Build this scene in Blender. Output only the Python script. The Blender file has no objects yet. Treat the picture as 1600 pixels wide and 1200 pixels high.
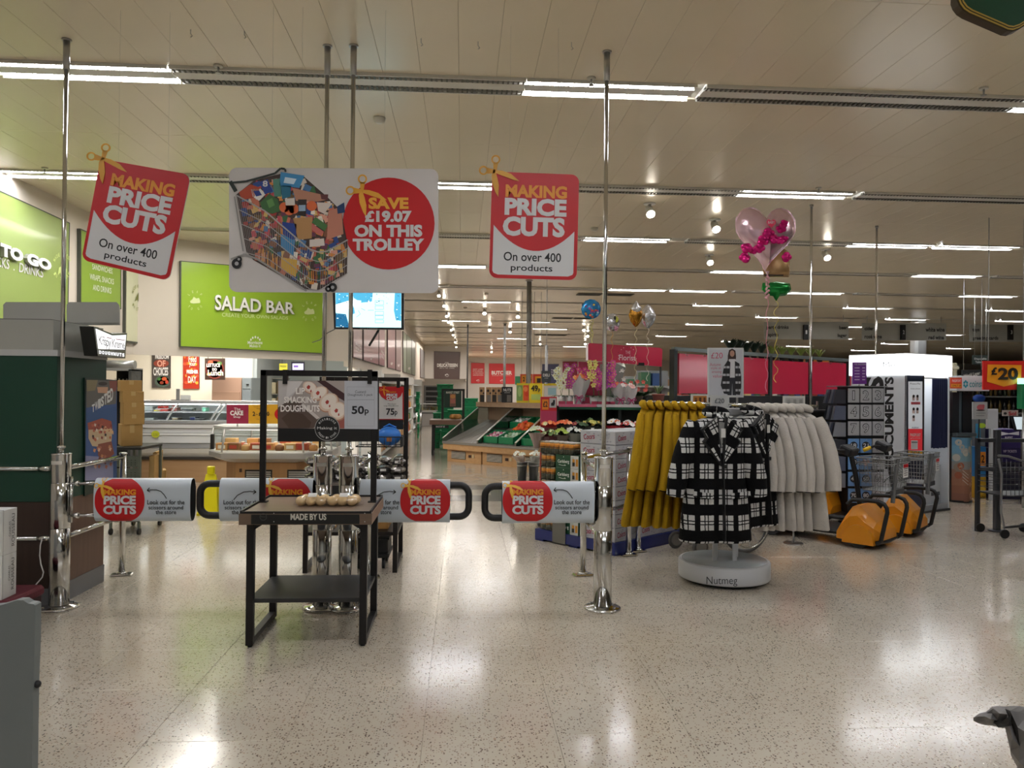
import bpy, bmesh, math, random
from mathutils import Vector, Matrix
R = random.Random(7)
SC = bpy.context.scene
COL = SC.collection
PI = math.pi
# ---------------------------------------------------------------- camera
FPX = 1200.0
CAM = Vector((0, 0, 1.6))
_yaw, _pitch, _roll = math.atan(78/1200), math.radians(.42), .0095
_f = Vector((math.sin(_yaw)*math.cos(_pitch), math.cos(_yaw)*math.cos(_pitch), math.sin(_pitch)))
_r0 = Vector((math.cos(_yaw), -math.sin(_yaw), 0))
_u0 = _r0.cross(_f)
_r = _r0*math.cos(_roll) + _u0*math.sin(_roll)
_u = _u0*math.cos(_roll) - _r0*math.sin(_roll)
cd = bpy.data.cameras.new('camera'); cam = bpy.data.objects.new('camera', cd); COL.objects.link(cam)
cd.sensor_width = 36; cd.lens = 36*FPX/1600; cd.clip_start = .05; cd.clip_end = 300
m3 = Matrix((_r, _u, -_f)).transposed()
cam.matrix_world = Matrix.Translation(CAM) @ m3.to_4x4()
SC.camera = cam
# ---------------------------------------------------------------- world, light levels, exposure
w = bpy.data.worlds.new('world'); SC.world = w; w.use_nodes = True
w.node_tree.nodes['Background'].inputs[0].default_value = (.9, .95, 1, 1)
w.node_tree.nodes['Background'].inputs[1].default_value = .05
SC.view_settings.view_transform = 'Standard'; SC.view_settings.look = 'None'
SC.view_settings.exposure = 0.92; SC.view_settings.gamma = 1; SC.view_settings.use_curve_mapping = False
TUBE = 36.0        # ceiling tube emission
BULB = 25.0        # spotlights
CEIL = 4.1
def area(name, loc, size, power, col=(1, .98, .94), rot=(0, 0, 0)):
    l = bpy.data.lights.new(name, 'AREA'); l.shape = 'RECTANGLE'; l.size, l.size_y = size; l.energy = power; l.color = col
    o = bpy.data.objects.new(name, l); COL.objects.link(o); o.location = loc; o.rotation_euler = rot
    return o
# lobby lighting behind the camera, the bakery's own lights, added area fill for the left wall and the far hall's spot rows
area('lobby_light', (2.2, -2.4, 4.0), (5.0, .4), 36, (.72, .86, 1))
area('bakery_light', (-4.6, 15.6, 2.95), (3.5, 1.0), 100, (1, .97, .9))
area('deli_fill', (-.6, 40, 3.9), (3, 6), 110, (1, .9, .82))
area('wall_fill', (-3.9, 10.5, 4.0), (.3, 5.0), 60, (1, .96, .9))
area('market_fill', (.8, 26, 4.0), (5, 10), 90, (1, .93, .86))
area('butcher_fill', (4, 55, 3.9), (10, 4), 330, (1, .9, .84))
# ---------------------------------------------------------------- pixel <-> world
def ray(px, py):
    return _f*FPX + _r*(px-800) - _u*(py-600)
def P(px, py, Y):
    d = ray(px, py); return CAM + d*(Y/d.y)
def PX(px, py, X):
    d = ray(px, py); return CAM + d*(X/d.x)
def PZ(px, py, Z=0.0):
    d = ray(px, py); return CAM + d*((Z-CAM.z)/d.z)
class Plane:
    """vertical plane through O, facing the viewer side, turned by ang about z"""
    def __init__(s, O, ang=0.0):
        s.O = Vector(O); s.u = Vector((math.cos(ang), math.sin(ang), 0)); s.n = Vector((math.sin(ang), -math.cos(ang), 0))
    def __call__(s, px, py, off=0.0):
        d = ray(px, py); t = (s.O-CAM).dot(s.n)/d.dot(s.n)
        return CAM + d*t + s.n*off
def plane2(A, B):
    return Plane(A, math.atan2(B.y-A.y, B.x-A.x))
# ---------------------------------------------------------------- materials
_M = {}
def lin(c):
    c = c.lstrip('#'); v = [int(c[i:i+2], 16)/255 for i in (0, 2, 4)]
    return tuple(x/12.92 if x <= .04045 else ((x+.055)/1.055)**2.4 for x in v) + (1,)
def M(hexc, rough=.5, metal=0.0, spec=.5, bump=0.0, bscale=60, var=0.0, vscale=6, emit=0.0, coat=0.0):
    key = (hexc, rough, metal, spec, bump, bscale, var, vscale, emit, coat)
    if key in _M: return _M[key]
    m = bpy.data.materials.new('surface_'+hexc); m.use_nodes = True; nt = m.node_tree; b = nt.nodes['Principled BSDF']
    b.inputs['Base Color'].default_value = lin(hexc); b.inputs['Roughness'].default_value = rough
    b.inputs['Metallic'].default_value = metal; b.inputs['Specular IOR Level'].default_value = spec
    b.inputs['Coat Weight'].default_value = coat; b.inputs['Coat Roughness'].default_value = .1
    if emit:
        b.inputs['Emission Color'].default_value = lin(hexc); b.inputs['Emission Strength'].default_value = emit
    tc = nt.nodes.new('ShaderNodeTexCoord')
    if bump:
        n = nt.nodes.new('ShaderNodeTexNoise'); n.inputs['Scale'].default_value = bscale; nt.links.new(tc.outputs['Object'], n.inputs['Vector'])
        bp = nt.nodes.new('ShaderNodeBump'); bp.inputs['Strength'].default_value = bump; bp.inputs['Distance'].default_value = .01
        nt.links.new(n.outputs['Fac'], bp.inputs['Height']); nt.links.new(bp.outputs['Normal'], b.inputs['Normal'])
    if var:
        n = nt.nodes.new('ShaderNodeTexNoise'); n.inputs['Scale'].default_value = vscale; n.inputs['Detail'].default_value = 4
        nt.links.new(tc.outputs['Object'], n.inputs['Vector'])
        mx = nt.nodes.new('ShaderNodeMix'); mx.data_type = 'RGBA'; c = lin(hexc)
        mx.inputs['A'].default_value = tuple(x*(1-var) for x in c[:3])+(1,); mx.inputs['B'].default_value = tuple(min(1, x*(1+var)) for x in c[:3])+(1,)
        nt.links.new(n.outputs['Fac'], mx.inputs['Factor']); nt.links.new(mx.outputs['Result'], b.inputs['Base Color'])
    _M[key] = m; return m
def EM(hexc, s):
    key = ('em', hexc, s)
    if key in _M: return _M[key]
    m = bpy.data.materials.new('glow_'+hexc); m.use_nodes = True; nt = m.node_tree; nt.nodes.clear()
    e = nt.nodes.new('ShaderNodeEmission'); e.inputs[0].default_value = lin(hexc); e.inputs[1].default_value = s
    o = nt.nodes.new('ShaderNodeOutputMaterial'); nt.links.new(e.outputs[0], o.inputs[0]); _M[key] = m; return m
def GL(name='glass', tint='e8f0ee', refl=.12, rough=.05):
    key = (name, tint, refl)
    if key in _M: return _M[key]
    m = bpy.data.materials.new(name); m.use_nodes = True; nt = m.node_tree; nt.nodes.clear()
    t = nt.nodes.new('ShaderNodeBsdfTransparent'); t.inputs[0].default_value = lin(tint)
    g = nt.nodes.new('ShaderNodeBsdfGlossy'); g.inputs['Roughness'].default_value = rough
    mx = nt.nodes.new('ShaderNodeMixShader'); mx.inputs[0].default_value = refl
    o = nt.nodes.new('ShaderNodeOutputMaterial')
    nt.links.new(t.outputs[0], mx.inputs[1]); nt.links.new(g.outputs[0], mx.inputs[2]); nt.links.new(mx.outputs[0], o.inputs[0]); _M[key] = m; return m
def wood(c1, c2, scale=3, rough=.5, axis='X'):
    key = ('wood', c1, c2, scale, rough, axis)
    if key in _M: return _M[key]
    m = bpy.data.materials.new('wood'); m.use_nodes = True; nt = m.node_tree; b = nt.nodes['Principled BSDF']; b.inputs['Roughness'].default_value = rough
    tc = nt.nodes.new('ShaderNodeTexCoord'); mp = nt.nodes.new('ShaderNodeMapping')
    mp.inputs['Scale'].default_value = (1, 12, 12) if axis == 'X' else ((12, 1, 12) if axis == 'Y' else (12, 12, 1))
    n = nt.nodes.new('ShaderNodeTexNoise'); n.inputs['Scale'].default_value = scale; n.inputs['Detail'].default_value = 5
    mx = nt.nodes.new('ShaderNodeMix'); mx.data_type = 'RGBA'; mx.inputs['A'].default_value = lin(c1); mx.inputs['B'].default_value = lin(c2)
    nt.links.new(tc.outputs['Object'], mp.inputs[0]); nt.links.new(mp.outputs[0], n.inputs['Vector']); nt.links.new(n.outputs['Fac'], mx.inputs['Factor'])
    nt.links.new(mx.outputs['Result'], b.inputs['Base Color']); _M[key] = m; return m
CHROME = M('c9c9c6', .12, 1.0); STEEL = M('b4b4b2', .3, 1.0); BRUSH = M('a2a3a2', .42, .85); BLACK = M('141414', .45); DARKMET = M('1d1b1a', .4, .3)
WHITE = M('e9e8e4', .45); GREY = M('8d8f8e', .5); RED = M('be0c15', .45); AMBER = M('e0901c', .45); YEL = M('f2cf1d', .45); SIGNW = M('d2d2d2', .45)
KRAFT = M('b08a4e', .8, bump=.1, var=.1); GREENP = M('087a4a', .4); FRUITO = M('e8641c', .4)
# ---------------------------------------------------------------- mesh builder
class MB:
    def __init__(s): s.v = []; s.f = []; s.m = []; s.mats = []; s.sm = []
    def mi(s, m):
        if m not in s.mats: s.mats.append(m)
        return s.mats.index(m)
    def add(s, vs, fs, m, smooth=False):
        k = len(s.v); s.v += [tuple(v) for v in vs]; i = s.mi(m)
        for f in fs: s.f.append([k+j for j in f]); s.m.append(i); s.sm.append(smooth)
        return s
    def hexa(s, b, t, m):      # two quads of 4 points
        return s.add(list(b)+list(t), [(3, 2, 1, 0), (4, 5, 6, 7), (0, 1, 5, 4), (1, 2, 6, 5), (2, 3, 7, 6), (3, 0, 4, 7)], m)
    def box(s, c, d, m, rz=0.0, rx=0.0, ry=0.0, bev=0.0):
        Mx = Matrix.Translation(c) @ Matrix.Rotation(rz, 4, 'Z') @ Matrix.Rotation(ry, 4, 'Y') @ Matrix.Rotation(rx, 4, 'X')
        x, y, z = d[0]/2, d[1]/2, d[2]/2
        if bev:
            # rounded in plan with a chamfered top and bottom
            def ring(i, zz): return [(-x+i, -y+bev, zz), (-x+bev, -y+i, zz), (x-bev, -y+i, zz), (x-i, -y+bev, zz), (x-i, y-bev, zz), (x-bev, y-i, zz), (-x+bev, y-i, zz), (-x+i, y-bev, zz)]
            rs = [ring(bev*.7, -z), ring(0, -z+bev*.7), ring(0, z-bev*.7), ring(bev*.7, z)]
            vs = [Mx @ Vector(p) for r in rs for p in r]; fs = [tuple(range(7, -1, -1)), tuple(range(24, 32))]
            for k in range(3):
                for j in range(8): fs.append((k*8+j, k*8+(j+1) % 8, k*8+8+(j+1) % 8, k*8+8+j))
            return s.add(vs, fs, m)
        q = [(-x, -y), (x, -y), (x, y), (-x, y)]
        return s.hexa([Mx @ Vector((a, b, -z)) for a, b in q], [Mx @ Vector((a, b, z)) for a, b in q], m)
    def bx(s, x0, x1, y0, y1, z0, z1, m, bev=0.0):
        return s.box(((x0+x1)/2, (y0+y1)/2, (z0+z1)/2), (abs(x1-x0), abs(y1-y0), abs(z1-z0)), m, bev=bev)
    def cyl(s, a, b, r, m, r2=None, n=16, cap=True, smooth=True):
        a = Vector(a); b = Vector(b); r2 = r if r2 is None else r2; ax = (b-a).normalized()
        t = Vector((1, 0, 0)) if abs(ax.x) < .8 else Vector((0, 1, 0)); u = ax.cross(t).normalized(); v = ax.cross(u)
        vs = []
        for p, q in ((a, r), (b, r2)):
            for i in range(n):
                an = 2*PI*i/n; vs.append(p+(u*math.cos(an)+v*math.sin(an))*q)
        s.add(vs, [(i, i+n, (i+1) % n+n, (i+1) % n) for i in range(n)], m, smooth)
        if cap:
            k = len(s.v)-2*n; i = s.mi(m)
            s.f.append([k+j for j in range(n)]); s.f.append([k+n+j for j in range(n-1, -1, -1)]); s.m += [i, i]; s.sm += [False, False]
        return s
    def tube(s, pts, r, m, n=8, radii=None, cap=True, flat=1.0):
        pts = [Vector(p) for p in pts]; N = len(pts); vs = []; prev = None
        for i, p in enumerate(pts):
            d = (pts[min(i+1, N-1)]-pts[max(i-1, 0)])
            if d.length < 1e-9: d = Vector((0, 0, 1))
            d.normalize()
            if prev is None:
                t = Vector((0, 0, 1)) if abs(d.z) < .9 else Vector((1, 0, 0)); u = d.cross(t).normalized()
            else:
                u = (prev-d*prev.dot(d)); u = u.normalized() if u.length > 1e-6 else d.orthogonal().normalized()
            prev = u; v = d.cross(u); rr = radii[i] if radii else r
            for k in range(n):
                an = 2*PI*k/n; vs.append(p+u*math.cos(an)*rr+v*math.sin(an)*rr*flat)
        fs = []
        for i in range(N-1):
            for k in range(n): fs.append((i*n+k, (i+1)*n+k, (i+1)*n+(k+1) % n, i*n+(k+1) % n))
        s.add(vs, fs, m, True)
        if cap: s.add([vs[k] for k in range(n)]+[vs[(N-1)*n+k] for k in range(n)], [tuple(range(n)), tuple(range(2*n-1, n-1, -1))], m)
        return s
    def loft(s, rings, m, cap=True, smooth=True, closed=True):
        n = len(rings[0]); vs = [p for r in rings for p in r]; fs = []
        for i in range(len(rings)-1):
            for k in range(n if closed else n-1): fs.append((i*n+k, i*n+(k+1) % n, (i+1)*n+(k+1) % n, (i+1)*n+k))
        if cap: fs += [tuple(range(n-1, -1, -1)), tuple(range((len(rings)-1)*n, len(rings)*n))]
        return s.add(vs, fs, m, smooth)
    def lathe(s, prof, c, m, n=24, smooth=True, sx=1, sy=1):
        rings = [[(c[0]+math.cos(2*PI*k/n)*r*sx, c[1]+math.sin(2*PI*k/n)*r*sy, c[2]+z) for k in range(n)] for r, z in prof]
        return s.loft(rings, m, True, smooth)
    def ball(s, c, r, m, n=10, sc=(1, 1, 1), rings=6):
        rs = []
        for i in range(1, rings):
            a = PI*i/rings; rs.append([(c[0]+math.cos(2*PI*k/n)*r*math.sin(a)*sc[0], c[1]+math.sin(2*PI*k/n)*r*math.sin(a)*sc[1], c[2]-math.cos(a)*r*sc[2]) for k in range(n)])
        vs = [p for q in rs for p in q]+[(c[0], c[1], c[2]-r*sc[2]), (c[0], c[1], c[2]+r*sc[2])]; fs = []
        for i in range(len(rs)-1):
            for k in range(n): fs.append((i*n+k, i*n+(k+1) % n, (i+1)*n+(k+1) % n, (i+1)*n+k))
        L = len(vs)
        for k in range(n): fs.append((L-2, (k+1) % n, k)); fs.append((L-1, (len(rs)-1)*n+k, (len(rs)-1)*n+(k+1) % n))
        return s.add(vs, fs, m, True)
    def slab(s, front, back, m, mback=None):      # extruded polygon given as two point loops
        n = len(front); s.add(front, [tuple(range(n))], m)
        mb = mback or m
        s.add(back, [tuple(range(n-1, -1, -1))], mb)
        return s.add(list(front)+list(back), [(i, i+n, (i+1) % n+n, (i+1) % n) for i in range(n)], mb)
    def quad(s, a, b, c, d, m): return s.add([a, b, c, d], [(0, 1, 2, 3)], m)
    def build(s, name, parent=None, kind=None, label=None, local=False):
        base = Vector((0, 0, 0)); q = None if local else parent
        while q is not None: base += q.location; q = q.parent
        if parent is None and s.v:
            xs = [v[0] for v in s.v]; ys = [v[1] for v in s.v]; zs = [v[2] for v in s.v]
            base = Vector(((min(xs)+max(xs))/2, (min(ys)+max(ys))/2, min(zs)))
        me = bpy.data.meshes.new(name); me.from_pydata([tuple(Vector(v)-base) for v in s.v], [], s.f)
        for m in s.mats: me.materials.append(m)
        me.polygons.foreach_set('material_index', s.m); me.polygons.foreach_set('use_smooth', s.sm); me.update()
        o = bpy.data.objects.new(name, me); COL.objects.link(o)
        if parent is not None: o.parent = parent
        else: o.location = base
        if kind: o['kind'] = kind
        if label: o['label'] = label
        return o
def thing(name, label, cat, loc=(0, 0, 0), group=None, rz=0.0):
    o = bpy.data.objects.new(name, None); COL.objects.link(o); o.location = Vector(loc); o.rotation_euler.z = rz; o.empty_display_size = .1
    o['label'] = label; o['category'] = cat
    if group: o['group'] = group
    return o
def tag(o, label, cat, group=None):
    o['label'] = label; o['category'] = cat
    if group: o['group'] = group
    return o
def copy_tree(o, label=None, loc=None, rz=None, parent=None):
    c = o.copy(); COL.objects.link(c); c.parent = parent
    for ch in list(o.children): copy_tree(ch, parent=c)
    if label: c['label'] = label
    if loc is not None: c.location = loc
    if rz is not None: c.rotation_euler.z = rz
    return c
ORD = ['first', 'second', 'third', 'fourth', 'fifth', 'sixth', 'seventh', 'eighth', 'ninth', 'tenth', 'eleventh', 'twelfth', 'thirteenth', 'fourteenth', 'fifteenth', 'sixteenth', 'seventeenth', 'eighteenth', 'nineteenth', 'twentieth']
# ---------------------------------------------------------------- flat print
_TX = {}
def glyphs(st, weight, spacing=1.0):
    k = (st, weight, spacing)
    if k not in _TX:
        cu = bpy.data.curves.new('t', 'FONT'); cu.body = st; cu.offset = weight; cu.resolution_u = 3; cu.space_character = spacing; cu.align_x = 'CENTER'; cu.space_line = .95
        o = bpy.data.objects.new('t', cu); me = bpy.data.meshes.new_from_object(o)
        vs = [(v.co.x, v.co.y) for v in me.vertices]; fs = [tuple(p.vertices) for p in me.polygons]
        bpy.data.objects.remove(o); bpy.data.curves.remove(cu); bpy.data.meshes.remove(me)
        x0 = min(v[0] for v in vs); x1 = max(v[0] for v in vs); y0 = min(v[1] for v in vs); y1 = max(v[1] for v in vs)
        _TX[k] = ([((x-x0)/(x1-x0), (y1-y)/(y1-y0)) for x, y in vs], fs)
    return _TX[k]
def bil(q, u, v):
    (ax, ay), (bx, by), (cx, cy), (dx, dy) = q       # TL TR BR BL
    return ((ax*(1-u)+bx*u)*(1-v)+(dx*(1-u)+cx*u)*v, (ay*(1-u)+by*u)*(1-v)+(dy*(1-u)+cy*u)*v)
class Art:
    """coloured flat print in image coordinates, laid on a surface by mapper(px,py,off)"""
    def __init__(s, mapper, base=.0015, step=.0008): s.mp = mapper; s.mb = MB(); s.base = base; s.step = step; s.l = 0
    def o(s, l): return s.base+s.step*l
    def poly(s, pts, m, l=0):
        s.mb.add([s.mp(x, y, s.o(l)) for x, y in pts], [tuple(range(len(pts)))], m); return s
    def rect(s, x0, y0, x1, y1, m, l=0): return s.poly([(x0, y0), (x1, y0), (x1, y1), (x0, y1)], m, l)
    def ell(s, cx, cy, rx, ry, m, l=0, n=24): return s.poly([(cx+math.cos(2*PI*i/n)*rx, cy+math.sin(2*PI*i/n)*ry) for i in range(n)], m, l)
    def ring(s, cx, cy, r0, r1, m, l=0, n=24, asp=1.0, tr=None):
        tr = tr or (lambda x, y: (x, y)); vs = []
        for r in (r0, r1):
            for i in range(n): vs.append(s.mp(*tr(cx+math.cos(2*PI*i/n)*r*asp, cy+math.sin(2*PI*i/n)*r), s.o(l)))
        s.mb.add(vs, [(i, (i+1) % n, n+(i+1) % n, n+i) for i in range(n)], m); return s
    def line(s, pts, w, m, l=0):
        for (x0, y0), (x1, y1) in zip(pts, pts[1:]):
            d = math.hypot(x1-x0, y1-y0) or 1; nx, ny = -(y1-y0)/d*w/2, (x1-x0)/d*w/2
            s.poly([(x0+nx, y0+ny), (x1+nx, y1+ny), (x1-nx, y1-ny), (x0-nx, y0-ny)], m, l)
        return s
    def text(s, st, box, m, weight=0.0, l=1, tr=None, spacing=1.0):
        q = box if len(box[:1]) and isinstance(box[0], tuple) else ((box[0], box[1]), (box[2], box[1]), (box[2], box[3]), (box[0], box[3]))
        vs, fs = glyphs(st, weight, spacing); out = []
        for u, v in vs:
            p = bil(q, u, v)
            if tr: p = tr(*p)
            out.append(s.mp(p[0], p[1], s.o(l)))
        s.mb.add(out, fs, m); return s
    def arc(s, st, cx, cy, r, a0, a1, h, m, inward=False, l=1, weight=.01, asp=1.0):
        n = len(st)
        for i, ch in enumerate(st):
            if ch == ' ': continue
            a = math.radians(a0+(a1-a0)*(i+.5)/n); x = cx+math.cos(a)*r*asp; y = cy+math.sin(a)*r
            t = a+PI/2 if not inward else a-PI/2; ww = h*.62
            c_, s_ = math.cos(t), math.sin(t)
            def q(u, v): return (x+(u*c_-v*s_)*asp, y+u*s_+v*c_)
            s.text(ch, (q(-ww/2, -h/2), q(ww/2, -h/2), q(ww/2, h/2), q(-ww/2, h/2)), m, weight, l)
        return s
    def build(s, parent, name='print', label=None):
        return s.mb.build(name, parent, label=label)
def rr(x0, y0, x1, y1, r, n=6):
    out = []
    for cx, cy, a in ((x1-r, y0+r, -90), (x1-r, y1-r, 0), (x0+r, y1-r, 90), (x0+r, y0+r, 180)):
        for i in range(n+1):
            t = math.radians(a+90*i/n); out.append((cx+math.cos(t)*r, cy+math.sin(t)*r))
    return out
def board(pl, pts, th, m, parent, name='board', mback=None):
    """solid board: front outline on the plane, thickness behind it"""
    b = MB(); f = [pl(x, y, 0) for x, y in pts]; b.slab(f, [p-pl.n*th for p in f], m, mback); return b.build(name, parent)
def pxbox(mb, x0, y0, x1, y1, Y, dep, m, bev=0.0):
    a = P(x0, y0, Y); b = P(x1, y1, Y); mb.bx(a.x, b.x, Y, Y+dep, b.z, a.z, m, bev); return mb
SCISS = dict(ra=(5, -95), rb=(-90, -5), r=36, ri=24,
    blades=[[(0, -12), (60, -8), (130, 15), (195, 70), (150, 62), (70, 35), (10, 14)], [(-14, 0), (8, 8), (22, 50), (36, 110), (33, 200), (10, 165), (-18, 90), (-24, 30)]],
    shanks=[[(-12, 5), (12, 5), (25, -68), (-14, -68)], [(5, -12), (2, 14), (-62, 20), (-62, -28)]])
def scissors(art, cx, cy, sc, m, l=3, tr=None):
    f = lambda x, y: (cx+x*sc, cy+y*sc)
    g = (lambda x, y: tr(*f(x, y))) if tr else f
    for pl_ in SCISS['blades']+SCISS['shanks']: art.poly([g(*p) for p in pl_], m, l)
    for c in (SCISS['ra'], SCISS['rb']): art.ring(c[0], c[1], SCISS['ri'], SCISS['r'], m, l, tr=g)
def price_cuts(art, tr, l=1, wt=SIGNW):
    """MAKING PRICE CUTS lettering in unit coordinates of the tall sign"""
    art.text('MAKING', (.16, .115, .865, .235), AMBER, .045, l, tr)
    art.text('PRICE', (.155, .24, .865, .405), wt, .05, l, tr)
    art.text('CUTS', (.14, .415, .85, .6), wt, .05, l, tr)
# ================================================================ STRUCTURE
def floor_mat():
    m = bpy.data.materials.new('speckled_floor'); m.use_nodes = True; nt = m.node_tree; b = nt.nodes['Principled BSDF']; L = nt.links.new
    geo = nt.nodes.new('ShaderNodeNewGeometry'); mp = nt.nodes.new('ShaderNodeMapping'); L(geo.outputs['Position'], mp.inputs[0])
    cur = None
    def rgb(a): return lin(a)
    base = nt.nodes.new('ShaderNodeTexNoise'); base.inputs['Scale'].default_value = 2.2; base.inputs['Detail'].default_value = 6; L(mp.outputs[0], base.inputs['Vector'])
    mx = nt.nodes.new('ShaderNodeMix'); mx.data_type = 'RGBA'; mx.inputs['A'].default_value = rgb('b5aa98'); mx.inputs['B'].default_value = rgb('c6bdab'); L(base.outputs['Fac'], mx.inputs['Factor'])
    cur = mx.outputs['Result']
    for sc, th, keep, col, st in ((38, .17, .55, '75665a', (1, 1.0, 1)), (60, .2, .6, '5b4d43', (1.1, .8, 1)), (85, .25, .55, '8e7c6a', (1, 1, 1)), (30, .14, .8, 'a8937e', (1, 1, 1))):
        mp2 = nt.nodes.new('ShaderNodeMapping'); mp2.inputs['Scale'].default_value = st; mp2.inputs['Location'].default_value = (sc, sc*.3, 0); L(geo.outputs['Position'], mp2.inputs[0])
        vo = nt.nodes.new('ShaderNodeTexVoronoi'); vo.inputs['Scale'].default_value = sc; L(mp2.outputs[0], vo.inputs['Vector'])
        a = nt.nodes.new('ShaderNodeMath'); a.operation = 'LESS_THAN'; L(vo.outputs['Distance'], a.inputs[0]); a.inputs[1].default_value = th*1.25
        sp = nt.nodes.new('ShaderNodeSeparateColor'); L(vo.outputs['Color'], sp.inputs[0])
        g = nt.nodes.new('ShaderNodeMath'); g.operation = 'GREATER_THAN'; L(sp.outputs[0], g.inputs[0]); g.inputs[1].default_value = keep
        mu = nt.nodes.new('ShaderNodeMath'); mu.operation = 'MULTIPLY'; L(a.outputs[0], mu.inputs[0]); L(g.outputs[0], mu.inputs[1])
        m2 = nt.nodes.new('ShaderNodeMix'); m2.data_type = 'RGBA'; L(mu.outputs[0], m2.inputs['Factor']); L(cur, m2.inputs['A']); m2.inputs['B'].default_value = rgb(col); cur = m2.outputs['Result']
    L(cur, b.inputs['Base Color'])
    rn = nt.nodes.new('ShaderNodeTexNoise'); rn.inputs['Scale'].default_value = 3; rn.inputs['Detail'].default_value = 4; L(mp.outputs[0], rn.inputs['Vector'])
    mr = nt.nodes.new('ShaderNodeMapRange'); mr.inputs['To Min'].default_value = .1; mr.inputs['To Max'].default_value = .24; L(rn.outputs['Fac'], mr.inputs['Value']); L(mr.outputs[0], b.inputs['Roughness'])
    b.inputs['Specular IOR Level'].default_value = .6; b.inputs['Coat Weight'].default_value = .35; b.inputs['Coat Roughness'].default_value = .12
    bn = nt.nodes.new('ShaderNodeTexNoise'); bn.inputs['Scale'].default_value = 9; L(mp.outputs[0], bn.inputs['Vector'])
    bp = nt.nodes.new('ShaderNodeBump'); bp.inputs['Strength'].default_value = .06; bp.inputs['Distance'].default_value = .01; L(bn.outputs['Fac'], bp.inputs['Height']); L(bp.outputs[0], b.inputs['Normal'])
    return m
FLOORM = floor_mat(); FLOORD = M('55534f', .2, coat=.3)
TS = .62; TX0 = .456; TY0 = 4.8
floor = MB().bx(-9.5, 46, -5, 62, -.06, -.012, M('9a9182', .6)).build('floor', kind='structure')
tile_me = {}
def tile_mesh(mat):
    b = MB(); g = .0006; x = TS/2-g; c = .0014
    lo = [(-x, -x, -.012), (x, -x, -.012), (x, x, -.012), (-x, x, -.012)]; mi = [(p[0], p[1], -c) for p in lo]; y = x-c; hi = [(-y, -y, 0), (y, -y, 0), (y, y, 0), (-y, y, 0)]
    b.add(lo+mi+hi, [(0, 1, 5, 4), (1, 2, 6, 5), (2, 3, 7, 6), (3, 0, 4, 7), (4, 5, 9, 8), (5, 6, 10, 9), (6, 7, 11, 10), (7, 4, 8, 11), (8, 9, 10, 11)], mat)
    return b
def visible_floor(x, y):
    d = Vector((x, y, 0))-CAM; z = d.dot(_f)
    if z < .5: return False
    return abs(d.dot(_r)/z*FPX) < 800+300/z and -d.dot(_u)/z*FPX < 660
cells = []
for i in range(-16, 75):
    for j in range(-17, 93):
        cx, cy = TX0+TS*(i+.5), TY0+TS*(j+.5)
        if -9.2 < cx < 45.5 and -4.6 < cy < 61.5: cells.append((cx, cy, i, j))
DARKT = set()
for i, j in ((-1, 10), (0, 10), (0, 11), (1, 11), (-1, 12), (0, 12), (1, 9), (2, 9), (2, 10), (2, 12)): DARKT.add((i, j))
cells.sort(key=lambda c: (not visible_floor(c[0], c[1]), (Vector((c[0], c[1], 0))-CAM).dot(_f)))
o0 = {}
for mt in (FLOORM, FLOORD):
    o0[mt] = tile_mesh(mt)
rest = MB(); meshes = {}
for n, (cx, cy, i, j) in enumerate(cells):
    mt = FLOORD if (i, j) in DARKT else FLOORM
    if n < 300:
        if mt not in meshes:
            o = o0[mt].build('floor_tile', floor, local=True); meshes[mt] = o.data
        else:
            o = bpy.data.objects.new('floor_tile', meshes[mt]); COL.objects.link(o); o.parent = floor
        o.location = Vector((cx, cy, 0))-floor.location
        if o.data is meshes[mt] and n >= 0:
            o.rotation_euler = (R.gauss(0, .0008), R.gauss(0, .0008), 0)
    else:
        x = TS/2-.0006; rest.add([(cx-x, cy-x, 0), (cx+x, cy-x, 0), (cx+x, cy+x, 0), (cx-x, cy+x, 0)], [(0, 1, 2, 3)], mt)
rest.build('floor_tiles', floor, kind='stuff')
# ---------------------------------------------------------------- ceiling
STRIP0, STRIPD = 6.28, 3.1
PW = .30; PX0 = -.05
CEILM = M('e2d6bc', .27, 0.0, .6, var=.04, vscale=1.5); CEILB = M('a39a84', .7)
ceiling = MB().bx(-9.5, 46, -5, 62, CEIL+.025, CEIL+.12, CEILB).build('ceiling', kind='structure')
def plank_mesh(L_):
    b = MB(); x = PW/2-.0007; y = L_/2-.0008; c = .002
    q = lambda x_, y_, z: [(-x_, -y_, z), (x_, -y_, z), (x_, y_, z), (-x_, y_, z)]
    b.add(q(x, y, .025)+q(x, y, c)+q(x-c, y-c, 0), [(0, 4, 5, 1)[::-1], (1, 5, 6, 2)[::-1], (2, 6, 7, 3)[::-1], (3, 7, 4, 0)[::-1], (4, 8, 9, 5)[::-1], (5, 9, 10, 6)[::-1], (6, 10, 11, 7)[::-1], (7, 11, 8, 4)[::-1], (11, 10, 9, 8)], CEILM)
    return b
HW = .16      # half width of the light slot
PL = (STRIPD-2*HW)/2
rows = []
for k in range(-4, 19):
    y0 = STRIP0+STRIPD*k
    rows += [y0+HW+PL/2, y0+HW+PL*1.5]
pcs = []
for ry in rows:
    if ry > 61.5 or ry < -4.4: continue
    for i in range(-31, 154):
        cx = PX0+PW*(i+.5); d = Vector((cx, ry, CEIL))-CAM; z = d.dot(_f)
        vis = z > 1 and abs(d.dot(_r)/z*FPX) < 800+200/z*2 and ry > 4.2
        pcs.append((not vis, z, cx, ry))
pcs.sort(key=lambda p: (p[0], p[1])); rest = MB(); pm = None
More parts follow.
